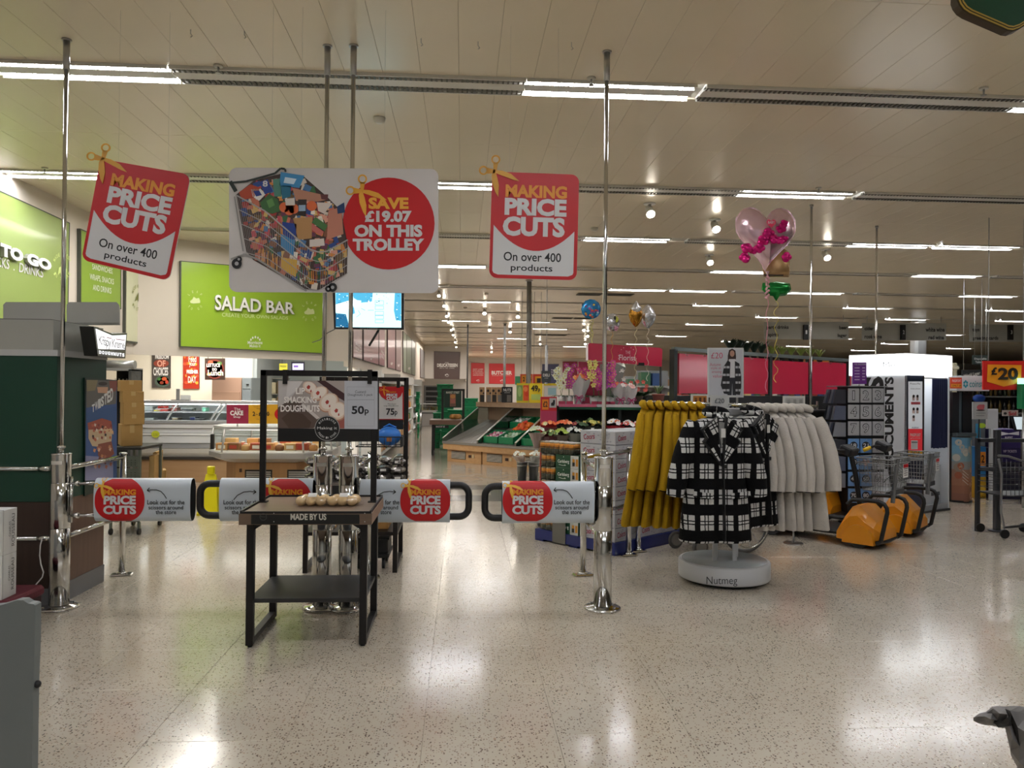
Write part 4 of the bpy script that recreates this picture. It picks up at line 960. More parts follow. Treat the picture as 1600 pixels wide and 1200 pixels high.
# crumpled grey plastic at the right bottom corner
def crumple():
    Y = 2.55; t = thing('plastic_bag', 'crumpled grey plastic bag on a stand at the bottom right corner', 'bag', (P(1590, 1200, Y).x, Y, 0))
    X = lambda px, py, dy=0: P(px, py, Y+dy)
    G = M('6a6764', .5, bump=.2, bscale=20); b = MB()
    prof = [(1522, 1121, 1126), (1530, 1114, 1130), (1540, 1112, 1133), (1550, 1104, 1134), (1560, 1103, 1137), (1572, 1104, 1138), (1580, 1103, 1180), (1592, 1103, 1200), (1604, 1106, 1215), (1640, 1110, 1225), (1680, 1130, 1225)]
    rings = []
    for i, (x, y0, y1) in enumerate(prof):
        th = .02+.09*min(1, i/6); rings.append([X(x+2*math.sin(k*2+i), (y0+y1)/2-(y1-y0)/2*math.cos(2*PI*k/10), math.sin(2*PI*k/10)*th*(1+.3*math.sin(k*3+i*2))) for k in range(10)])
    b.loft(rings, G, True, False); b.build('bag', t)
    MB().slab([X(1548, 1124, -.02), X(1562, 1130, -.1), X(1580, 1117, -.12), X(1580, 1134, -.12), X(1560, 1137, -.1)], [X(1548, 1124, -.0), X(1562, 1130, -.05), X(1580, 1117, -.06), X(1580, 1134, -.06), X(1560, 1137, -.05)], M('15120f', .6)).build('dark_fold', t)
    a = X(1600, 1190); MB().cyl((a.x+.05, Y, 0), (a.x+.05, Y, a.z), .04, M('5c5a57', .5)).build('stand_pole', t)
    MB().lathe([(.16, 0), (.16, .012), (.04, .02)], (a.x+.05, Y, 0), M('5c5a57', .5)).build('stand_foot', t)
crumple()
# ================================================================ CARDBOARD, TROLLEY BY THE COUNTER
def kraft_box(px0, py0, px1, py1, Y, dep, label, name='cardboard_box', grp='stacked cardboard boxes beside the cabinet', tape=False, rz=0, side=None):
    a = P(px0, py1, Y); b2 = P(px1, py0, Y); w_ = b2.x-a.x; h = b2.z-a.z
    t = thing(name, label, 'box', ((a.x+b2.x)/2, Y+dep/2, a.z), grp); t.rotation_euler.z = 0
    # box turned a little so that two faces show
    MB().box(((a.x+b2.x)/2, Y+dep/2, a.z+h/2), (w_*.78, dep, h-.002), KRAFT, rz=rz, bev=.004).build('carton_body', t)
    c, s = math.cos(rz), math.sin(rz)
    b = MB(); b.box(((a.x+b2.x)/2, Y+dep/2, a.z+h-.0015), (w_*.8-.01, .045, .002), M('c0a068', .4), rz=rz)
    n = Vector((math.sin(rz), -math.cos(rz), 0)); cc = Vector(((a.x+b2.x)/2, Y+dep/2, a.z+h*.8))+n*(dep/2+.001); b.box(cc, (.045, .001, h*.38), M('c0a068', .4), rz=rz)
    b.build('packing_tape', t)
    if tape:
        e = Vector((math.cos(rz), math.sin(rz), 0)); cc = Vector(((a.x+b2.x)/2, Y+dep/2, a.z+h*.55))+e*(w_*.4+.001); MB().box(cc, (.001, .1, h*.4), WHITE, rz=rz).build('paper_label', t)
    return t
ys = [697, 663.5, 647.5, 629, 611.5, 594]
nm = ['lowest, tall', 'second from the bottom, paper label', 'third from the bottom', 'fourth from the bottom', 'topmost']
off = [-9, -6, -6, -7, -10]
for i in range(5): kraft_box(182+off[i], ys[i+1], 222+off[i], ys[i], 8.6, .34, 'brown cardboard box in the stack beside the cabinet, '+nm[i], tape=(i == 1), rz=.5)
t = thing('stock_trolley', 'grey perforated metal stock trolley under the brown box stack', 'trolley', (P(202, 800, 8.6).x, 8.8, 0)); MG = M('6f776c', .5, .5)
xa, xb = P(178, 700, 8.6).x, P(226, 700, 8.6).x; zt = P(200, 697.5, 8.6).z
MB().bx(xa, xb, 8.5, 9.1, zt-.03, zt-.001, M('2b2c28', .5), .004).build('top_shelf', t)
MB().bx(xa, xb, 8.5, 9.1, .14, .17, MG, .004).build('bottom_shelf', t)
for x in (xa+.015, xb-.015):
    for y in (8.515, 9.085): MB().bx(x-.012, x+.012, y-.012, y+.012, .07, zt-.03, MG).build('post', t); MB().cyl((x-.012, y, .035), (x+.012, y, .035), .035, BLACK, n=14).build('castor_wheel', t)
b = MB()
for i in range(5):
    zz = .2+i*(zt-.28)/5; b.bx(xa+.03, xb-.03, 8.51, 8.514, zz, zz+(zt-.3)/5-.012, MG)
    for j in range(6):
        for k in range(3): x = xa+.06+j*(xb-xa-.12)/5; z = zz+.02+k*.025; b.bx(x-.004, x+.004, 8.508, 8.5105, z-.004, z+.004, M('2a2e28', .6))
b.build('perforated_panel', t, kind='stuff')
for i, (x0, y0, x1, y1, nm_) in enumerate(((228, 712, 238, 768, 'flattened'), (236, 706, 240, 768, 'narrow'))): kraft_box(x0, y0, x1+2, y1+44, 8.9+i*.2, .3, '%s brown cardboard piece leaning beside the stock trolley' % nm_, 'cardboard_sheet', 'cardboard beside the stock trolley', rz=.12)
kraft_box(239, 735, 254, 803, 9.4, .25, 'small open brown box on the floor right of the stock trolley', grp='cardboard beside the stock trolley', rz=.4)
# ================================================================ BAKERY COUNTER
def counter():
    Y = 13.15; xl, xr = -6.6, P(520, 700, Y).x; SV = M('cfd1d3', .25, .5); LG = M('e4e6e6', .35, coat=.3)
    Z = lambda py: P(300, py, Y).z
    t = thing('service_counter', 'long white and silver refrigerated counter with curved glass and wooden plinth', 'counter', ((xl+xr)/2, Y+.4, 0))
    MB().bx(xl, xr, Y+.06, Y+.9, 0, Z(719), wood('a98154', 'c4a07a', 1.2, .45), .004).build('wood_plinth', t)
    MB().bx(xl, xr, Y+.03, Y+.06, Z(718.5), Z(714.5), M('3a332c', .5)).build('shadow_gap', t)
    prof = [(.07, 714), (.03, 706), (.015, 700)]
    b = MB(); b.loft([[(x, Y+.08, Z(716)), (x, Y+.02, Z(708)), (x, Y+.0, Z(701)), (x, Y+.9, Z(701)), (x, Y+.9, Z(716))] for x in (xl, xr)], M('d8d4cc', .3), True, False); b.build('lower_fairing', t)
    for i, (y0, y1, dy, m) in enumerate(((700.5, 693, .02, SV), (692.5, 681, .0, LG), (680.5, 677, -.015, M('f4f5f5', .25, coat=.4)), (676.5, 669.5, .0, LG), (669, 662.5, -.03, M('ededec', .3)))):
        MB().bx(xl, xr, Y+dy, Y+.9, Z(y0), Z(y1), m, .006).build('front_panel', t)
    MB().bx(xl, xr, Y-.05, Y+.1, Z(662), Z(657), SV, .01).build('bumper_rail', t)
    MB().bx(xl, xr, Y+.1, Y+.9, Z(662), Z(658), M('e6e8ea', .3)).build('display_deck', t)
    MB().bx(xl, xr, Y+.3, Y+.85, Z(646), Z(644), SV).build('inner_shelf', t)
    MB().bx(xl, xr, Y+.12, Y+.95, Z(631), Z(626.5), M('d6d8da', .25, .5), .008).build('canopy_top', t)
    b = MB(); b.bx(xl, xr, Y+.2, Y+.26, Z(633), Z(631.5), EM('ffffff', 6)); b.build('canopy_lamp', t)
    MB().bx(xl, xr, Y+.9, Y+.95, 0, Z(631), M('dcdfe0', .4)).build('back_frame', t)
    g = MB(); n = 6
    g.loft([[(x, Y+.05+.12*(1-math.cos(PI/2*i/n)), Z(658)+(Z(631)-Z(658))*math.sin(PI/2*i/n)) for i in range(n+1)] for x in (xl, xr)], GL('glass', 'eef4f2', .1, .05), False, True, False); g.build('curved_glass', t)
    for px in (258, 327, 334, 425):
        x = P(px, 650, Y).x; MB().tube([(x+.16*(math.sin(PI/2*i/n)), Y+.045+.12*(1-math.cos(PI/2*i/n)), Z(658)+(Z(631)-Z(658))*math.sin(PI/2*i/n)) for i in range(n+1)], .014, M('d8dadb', .3, .6), 8).build('glass_arm', t)
    # price notice, round yellow sticker, labels
    art = Art(Plane((0, Y-.034, 0))); art.ell(243, 678.5, 6.5, 5.5, M('d6dc3c', .5), 0, 20).text('2.50', (239.5, 677, 246.5, 681), M('8a9030', .5), 0, 1); art.build(t, 'round_sticker')
    return Y, Z
CY, CZ = counter()
def at_counter(px0, px1, py0, py1, dy, m, name, label, cat, parts=None):
    a = P(px0, py1, CY+dy); b2 = P(px1, py0, CY+dy); t = thing(name, label, cat, ((a.x+b2.x)/2, CY+dy+.08, a.z), 'things inside the glass counter')
    return t, a, b2
for i, (x0, x1, y0, y1, c, nm, lb, ct) in enumerate(((224, 238, 636, 643.5, '8e9492', 'food_container', 'grey lidded tub inside the glass counter at the left', 'tub'), (240, 250, 641, 643.6, 'c9bc3c', 'food_tray', 'yellow tray inside the glass counter', 'tray'),
        (244, 262, 637, 641, 'a5342c', 'tomato_tray', 'shallow tray of red tomatoes inside the glass counter', 'tray'), (266, 276, 637, 643.5, '7a3430', 'sliced_meat_tray', 'dark red tray behind the first glass arm', 'tray'),
        (283, 300, 639, 644, '3c4044', 'black_food_tray', 'long black tray with silver rim inside the counter', 'tray'), (315, 321, 639, 646, '7fd0b0', 'spray_bottle', 'small mint green bottle inside the glass counter', 'bottle'),
        (296, 305, 652, 657, '35407a', 'food_container', 'navy blue tub low inside the glass counter', 'tub'), (305, 316, 654.5, 657, '3c3c3c', 'food_tray', 'small black tray right of the navy tub', 'tray'), (268, 278, 653, 657, 'b8a78a', 'food_tray', 'beige tray low behind the first glass arm', 'tray'), (226, 240, 654, 657, 'd8dcd8', 'food_tray', 'white tray low at the left end of the counter', 'tray'))):
    dy = .4; a = P(x0, y1, CY+dy); b2 = P(x1, y0, CY+dy); zb_ = CZ(644)+.0 if y1 < 650 else CZ(658)
    h = b2.z-a.z; t = thing(nm, lb, ct, ((a.x+b2.x)/2, CY+dy+.1, zb_), 'food trays in the glass counter')
    MB().bx(a.x, b2.x, CY+dy, CY+dy+.22, zb_, zb_+h, M(c, .5), min(.02, h*.3)).build('body', t)
    MB().bx(a.x-.008, b2.x+.008, CY+dy-.008, CY+dy+.228, zb_+h-.008, zb_+h, M('cfd3d3', .4), .002).build('rim', t)
    if 'tomato' in nm or 'meat' in nm:
        for k in range(7): MB().ball((a.x+.03+(b2.x-a.x-.06)*k/6, CY+dy+.06+.06*(k % 2), zb_+h+.02), .028, M('b82e24' if 'tomato' in nm else '7a2424', .35), 8).build('tomato' if 'tomato' in nm else 'meat_slice', t)
# bakery room wall posters
pr = Plane((0, 17.2, 0))
def poster(x0, y0, x1, y1, pl, bg, label, texts, blobs, th=.04, name='poster'):
    q = [(x0, y0), (x1, y0), (x1, y1), (x0, y1)]; t = thing(name, label, 'poster', pl((x0+x1)/2, y1), 'food posters on the bakery wall')
    f = [pl(*p, th) for p in q]; MB().slab(f, [pl(*p, .0005) for p in q], M(bg, .4), M('3c3432', .5)).build('panel', t)
    art = Art(lambda x, y, o: pl(x, y, th+o), .004, .003)
    for (cx, cy, rx, ry, c) in blobs: art.ell(cx, cy, rx, ry, M(c, .5), 0 if rx > 8 else 1, 18)
    for st, b_, c, wt in texts: art.text(st, b_, M(c, .5), wt, 2)
    art.build(t, 'print')
poster(238.5, 540, 267, 606, pr, '4a4440', 'dark poster with bowl of food, left of the three bakery wall posters', (('FREEDOM', (244, 555, 265, 561), 'e6e2de', .03), ('OF', (247, 563, 260, 573), 'dca08a', .03), ('CHOICES', (241, 574, 264, 587), 'dedad6', .03)),
    ((253, 568, 12, 6, '8c4030'), (255, 596, 12, 9.5, '4f5c50'), (256, 595, 9.5, 7, '76522e'), (250, 592, 3, 2.5, '3c6a30'), (258, 592, 4, 3, 'c0562e'), (254, 598, 3, 2.4, '8c3a24'), (262, 597, 2.6, 3, 'b8402c')))
poster(287, 540, 312, 607.5, pr, 'b2341f', 'orange red poster with white script, middle of the three bakery wall posters', (('Feed', (296, 556, 308, 566), 'f4e4d8', .02), ('your', (297, 567, 307, 574), 'f4e4d8', .02), ('FRESHER', (293, 578, 311, 584), 'f6efe8', .05), ('DAY', (295, 588, 308, 598), 'f4e4d8', .02)),
    tuple((290+((i*7.3) % 20), 558+(i*9.7) % 48, 1.6+(i % 3)*.7, 2.4, ('e8762c', 'f0a83a', 'd8502c')[i % 3]) for i in range(22)))
poster(321, 560, 352, 593.5, Plane((0, 16.2, 0)), '3c2a22', 'square LETTUCE poster hanging from two clips at the right of the bakery posters', (('LETTUCE', (324, 568, 345, 573.5), 'f2ece4', .02), ('DO', (333, 575, 340, 579.5), 'f2ece4', .02), ('Lunch', (326, 578, 350, 587), 'f2ece4', .02)),
    ((336.5, 577, 14.5, 15.5, '6d2a1e'), (336.5, 577, 12.5, 13, '8c3a26'), (330, 566, 4, 3, 'a34c30'), (344, 568, 4, 3, '4a6a30'), (328, 585, 4, 2.5, 'c8a05a'), (346, 584, 3, 3, '7a8a3a')))
t = thing('poster_rail', 'thin wires holding the square poster', 'wire', P(336, 560, 16.22))
for px in (325, 348): p = P(px, 560, 16.22); MB().cyl(p, (p.x, p.y, 3.0), .006, BLACK, n=6).build('wire', t)
# oven, steel cabinet, shelves, boxes in the bakery room
def appliance(px0, py0, px1, Y, dep, m, label, name, cat, front=None):
    a = P(px0, 604, Y); b2 = P(px1, py0, Y); t = thing(name, label, cat, ((a.x+b2.x)/2, Y+dep/2, 0)); MB().bx(a.x, b2.x, Y, Y+dep, .06, b2.z, m, .01).build('body', t)
    MB().bx(a.x+.03, b2.x-.03, Y+.03, Y+dep-.03, 0, .06, BLACK).build('plinth', t); return t, a, b2
t, a, b2 = appliance(331, 590, 377.5, 16.4, .75, M('b08f7c', .32, .3), 'pinkish brown tall oven housing behind the counter', 'bakery_oven', 'oven'); MB().bx(a.x+.03, b2.x-.03, 16.385, 16.4, .9, 1.5, M('a3836f', .35, .3), .004).build('door', t)
t, a, b2 = appliance(378, 590, 393, 16.4, .75, M('9aa2a6', .3, .6), 'grey steel cabinet with latch right of the brown oven', 'steel_cabinet', 'cabinet'); zz = P(385, 608, 16.4).z
MB().bx(a.x+.01, b2.x-.01, 16.385, 16.4, zz+.01, b2.z-.02, M('8f979b', .35, .5)).build('upper_door', t); MB().bx(a.x+.01, b2.x-.01, 16.385, 16.4, .3, zz-.01, M('868e93', .35, .5)).build('lower_door', t); p = P(387, 601, 16.38); MB().box(p, (.05, .03, .03), BLACK).build('latch', t)
t = thing('bakery_shelf', 'metal shelf of beige cartons at the back of the bakery', 'shelf', P(428, 620, 18.6)); xa, xb = P(404, 600, 18.6).x, P(446, 600, 18.6).x
for z in (.3, 1.0, 1.45, 1.82): MB().bx(xa, xb, 18.5, 19.1, z-.02, z, M('8c8a80', .5, .4)).build('shelf_board', t)
for x in (xa, xb): MB().bx(x-.02, x+.02, 18.5, 18.54, 0, 1.84, M('4a4a44', .5)).build('shelf_post', t)
k = 0
for z, hs in ((1.0, .38), (1.45, .3)):
    for j in range(3):
        x0 = xa+.03+j*(xb-xa)/3; k += 1; bb = MB().bx(x0, x0+(xb-xa)/3-.04, 18.55, 19.0, z, z+hs*(.8+.1*j), KRAFT if j != 1 else M('c9bfa2', .7), .01)
        tag(bb.build('carton'), 'beige carton on the bakery shelf, %s shelf, %s' % ('lower' if z < 1.2 else 'upper', ('left', 'middle', 'right')[j]), 'carton', 'cartons on the bakery shelf')
def hung(px0, py0, px1, py1, Y, m, label, name='sign', cat='sign', txt=(), th=.02, hang=None, frame=None, grp=None):
    pl = Plane((0, Y, 0)); q = [(px0, py0), (px1, py0), (px1, py1), (px0, py1)]; t = thing(name, label, cat, pl((px0+px1)/2, py1), grp)
    f = [pl(*p) for p in q]; MB().slab(f, [p+Vector((0, th, 0)) for p in f], m).build('board', t)
    if txt:
        art = Art(pl, .003, .003)
        for it in txt:
            if it[0] == 'R': art.rect(*it[1], it[2], it[3] if len(it) > 3 else 0)
            elif it[0] == 'E': art.ell(*it[1], it[2], it[3] if len(it) > 3 else 0, 20)
            elif it[0] == 'P': art.poly(it[1], it[2], it[3] if len(it) > 3 else 0)
            else: art.text(it[1], it[2], it[3], it[4] if len(it) > 4 else .01, 3)
        art.build(t, 'print')
    if hang:
        for px in hang: p = pl(px, py0); MB().cyl((p.x, p.y+th/2, p.z), (p.x, p.y+th/2, CEIL if Y < 13 or px > 520 else 2.98), .006, M('9a9a96', .4), n=6).build('hanging_wire', t)
    return t
hung(416, 563, 430, 568, 18.9, EM('7fb4f0', 2.0), 'small glowing blue sign high on the bakery wall', 'blue_sign', 'lamp')  # blue sign, its glow put into an emissive colour
hung(436.5, 568, 449, 579, 17.5, M('c4bf2c', .5), 'small yellow hanging notice above the bakery counter', 'notice', 'notice', (('T', 'FRESH', (438, 571, 447, 574), M('6a6a20', .5)),), hang=(439, 447))
t = hung(455, 565, 476, 580, 18.8, M('20243c', .4), 'wall cabinet with purple lit menu screen in the bakery', 'menu_screen', 'screen', (('R', (457, 568, 474, 578), EM('c0b4e0', 1.3)), ('R', (459, 571, 466, 574), EM('7a5aa0', 1.0), 1)), hang=(458, 473))
t = thing('scale_tower', 'grey till column standing on the counter top', 'till', P(280, 627, CY+.4)); a = P(278, 627, CY+.4)
MB().box((a.x, a.y, CZ(626.5)+.1), (.05, .06, .2), M('8c8c8a', .4), bev=.008).build('column', t); MB().box((a.x+.13, a.y, CZ(626.5)+.05), (.17, .03, .09), M('e2e2de', .4), bev=.008).build('screen', t); MB().box((a.x+.06, a.y, CZ(626.5)+.006), (.3, .12, .012), M('6a6a68', .5)).build('base', t)
# rolling-shutter rack left
t = thing('shuttered_rack', 'grey rack with rolled shutter hood and dark inside behind the box stack', 'rack', (P(205, 600, 11.6).x, 11.9, 0)); xa, xb = P(165, 600, 11.5).x, P(205, 600, 11.5).x; z1 = P(200, 563, 11.5).z; z0 = P(200, 577, 11.5).z
MB().cyl((xa, 11.55, (z0+z1)/2), (xb+.03, 11.55, (z0+z1)/2), (z1-z0)/2, M('a9aaa8', .3, .6), n=20).build('shutter_roll', t); MB().bx(xa, xb, 11.5, 11.9, z0-.02, z0+.02, M('8c8c88', .4)).build('hood', t)
MB().bx(xa, xb, 11.85, 11.9, .1, z0, M('121212', .6)).build('back_panel', t); MB().bx(xb-.04, xb, 11.5, 11.9, 0, z0, M('4c4c4a', .4, .3)).build('side_panel', t); MB().bx(xa, xb-.04, 11.55, 11.85, 1.55, 1.58, M('5a5a56', .4, .4)).build('shelf', t); MB().bx(xa, xb-.04, 11.5, 11.85, 0, .12, M('5a5a56', .4)).build('base', t)
for i in range(6):
    x = xa+.05+i*.055; tag(MB().lathe([(.02, 0), (.02, .07), (.008, .1), (.008, .13)], (x, 11.7, 1.58), M('d8d4c8', .3), 10).build('bottle'), 'small pale bottle on the dark rack behind the boxes, %s from the left' % ORD[i], 'bottle', 'small bottles on the dark rack')
# ================================================================ CAKE ISLAND
def cake_island():
    Y = 10.9; SV = M('b5b2ae', .3, .5); t = thing('cake_display_case', 'octagonal glass cake display case on wooden base', 'display case', (P(410, 760, Y).x, Y+.6, 0))
    xl, xr = P(327, 700, Y+.5).x, P(520, 700, Y+.5).x; cx = (xl+xr)/2; cy = Y+.75; hx = (xr-xl)/2; hy = .75
    Z = lambda py: P(400, py, Y+.1).z
    def octa(z, s=1.0, c=.35): return [(cx+hx*s*x, cy+hy*s*y, z) for x, y in ((-1, -c), (-1+(1-c)*.55, -1), (1-(1-c)*.55, -1), (1, -c), (1, c), (1-(1-c)*.55, 1), (-1+(1-c)*.55, 1), (-1, c))]
    MB().loft([octa(.0, .74), octa(Z(724), .74)], wood('a07448', 'b98d60', 1.5, .5, 'Z'), True, False).build('wood_base', t)
    MB().loft([octa(Z(724), .7), octa(Z(722), .85), octa(Z(716), 1.0), octa(Z(708), 1.0)], SV, True, False).build('lower_tray', t)
    MB().loft([octa(Z(708), .985), octa(Z(706), .985)], M('d5d2cc', .4), True, False).build('deck', t)
    MB().loft([octa(Z(706), .98), octa(Z(671), .93)], GL('glass', 'f0f4f2', .1, .05), False, False).build('glass_walls', t)
    MB().loft([octa(Z(671), .94), octa(Z(667), .94)], M('c9c8c4', .3, .4), True, False).build('top_frame', t)
    MB().loft([octa(Z(672.5), .8), octa(Z(671.5), .8)], EM('fff6e8', 1.3), True, False).build('lamp_panel', t)
    a, b_ = octa(Z(706), .985), octa(Z(671), .935)
    for i in range(8): MB().cyl(a[i], b_[i], .014, SV, n=8).build('corner_post', t)
    for k, px in enumerate((404, 470)): 
        p = P(px, 735, cy-hy*.74-.004); b = MB()
        for j in range(5): b.bx(p.x-.17, p.x+.17, p.y-.004, p.y+.002, P(px, 737+j*3.2, p.y).z-.012, P(px, 737+j*3.2, p.y).z, M('d8d4cc', .5))
        b.bx(p.x-.19, p.x+.19, p.y-.001, p.y+.004, P(px, 752, p.y).z, P(px, 734, p.y).z, M('1c1c1c', .5)); b.build('vent_grille', t)
    p = P(376, 735, cy-hy*.74-.004); MB().box(p, (.035, .006, .05), M('3a1c14', .5)).build('socket', t)
    MB().box(P(332, 690, cy-.3), (.05, .06, .22), BLACK, bev=.01).build('card_holder', t)
    R2 = random.Random(5); pal = [('c98d4e', 'boxed brown loaf cake'), ('b4502e', 'cake with red icing'), ('d0a468', 'golden sponge cake'), ('8a5a34', 'dark brown cake')]
    k = 0
    zf = Z(706)
    for row in range(2):
        for i in range(9):
            x = cx-hx*.72+i*hx*.18; y = cy-.42+row*.42; c, nm = pal[(i*3+row*2) % 4]
            g = thing('boxed_cake', '%s inside the glass case, %s from the left, %s row' % (nm, ORD[i], ('front', 'back')[row]), 'cake', (x, y, zf), 'boxed cakes in the glass case'); h = .11+.04*row
            if (i+row) % 3 == 2: MB().lathe([(.06, 0), (.066, .04), (.06, .07), (.03, .085)], (x, y, zf), M(c, .6, var=.15, vscale=30), 14).build('cake', g); MB().lathe([(.03, .085), (.034, .092), (.02, .1)], (x, y, zf), M('f0e0d0', .5), 10).build('icing', g)
            else:
                MB().bx(x-.085, x+.085, y-.07, y+.07, zf, zf+h, M(c, .6, var=.15, vscale=20), .012).build('cake', g); MB().bx(x-.09, x+.09, y-.076, y+.076, zf, zf+.012, M('e6dcc8', .5)).build('tray', g)
                MB().bx(x-.05, x+.05, y-.0765, y-.074, zf+.03, zf+.08, M(('f0e4d0', 'c23a30', 'e8cf9a')[i % 3], .5)).build('label', g)
    # signs above
    s = hung(354, 632, 388, 662, Y+.2, M('9c2344', .5), 'crimson CAKE Shop panel on top of the cake case', 'cake_shop_sign', 'sign', (('T', 'The', (366, 637, 376, 641), M('f0e4e0', .5)), ('T', 'CAKE', (360, 641.5, 380.5, 649), M('f0e4e0', .5), .05), ('T', 'Shop', (365, 649.5, 376, 654), M('f0e4e0', .5))), grp='signs over the cake case')
    MB().cyl(P(371, 662, Y+.21), P(371, 669, Y+.21), .012, SV).build('sign_stem', s)
    s = hung(388.3, 632, 446, 662, Y+.2, M('d9a01c', .5), 'yellow 2 for £2 offer panel on top of the cake case', 'offer_sign', 'sign', (('T', '2', (395, 643, 399, 650), M('2a2018', .5), .03), ('T', 'for', (400, 646, 403.5, 648.5), M('2a2018', .5)), ('T', '£2.00', (404.5, 643, 421, 650), M('2a2018', .5), .03), ('T', 'Large Cakes', (397, 634, 414, 636), M('6a5018', .5), 0), ('T', 'Any', (401, 637.5, 407, 640), M('6a5018', .5), 0), ('T', '2 for offer', (401, 654, 411, 656), M('6a5018', .5), 0), ('E', (438, 647, 9, 9), RED), ('T', '£', (434, 642, 441, 652), SIGNW, .04)), grp='signs over the cake case')
    MB().cyl(P(417, 662, Y+.21), P(417, 669, Y+.21), .012, SV).build('sign_stem', s)
cake_island()
# yellow wet floor cone sign
p = PZ(329, 803, 0); t = thing('wet_floor_sign', 'yellow folding wet floor sign behind the gates', 'floor sign', p); Yw = M('e6da12', .4); x, y = p.x, p.y
for s in (-1, 1):
    b = MB(); b.hexa([(x-.13, y+s*.14, 0), (x+.13, y+s*.14, 0), (x+.13, y+s*.125, 0), (x-.13, y+s*.125, 0)], [(x-.06, y+s*.012, .5), (x+.06, y+s*.012, .5), (x+.06, y+s*.002, .5), (x-.06, y+s*.002, .5)], Yw); b.build('leg_panel', t)
MB().bx(x-.045, x+.045, y-.025, y+.025, .5, .6, Yw, .01).build('handle_block', t); MB().bx(x-.125, x+.125, y-.15, y-.11, 0, .03, M('c9be10', .5)).build('foot_bar', t)
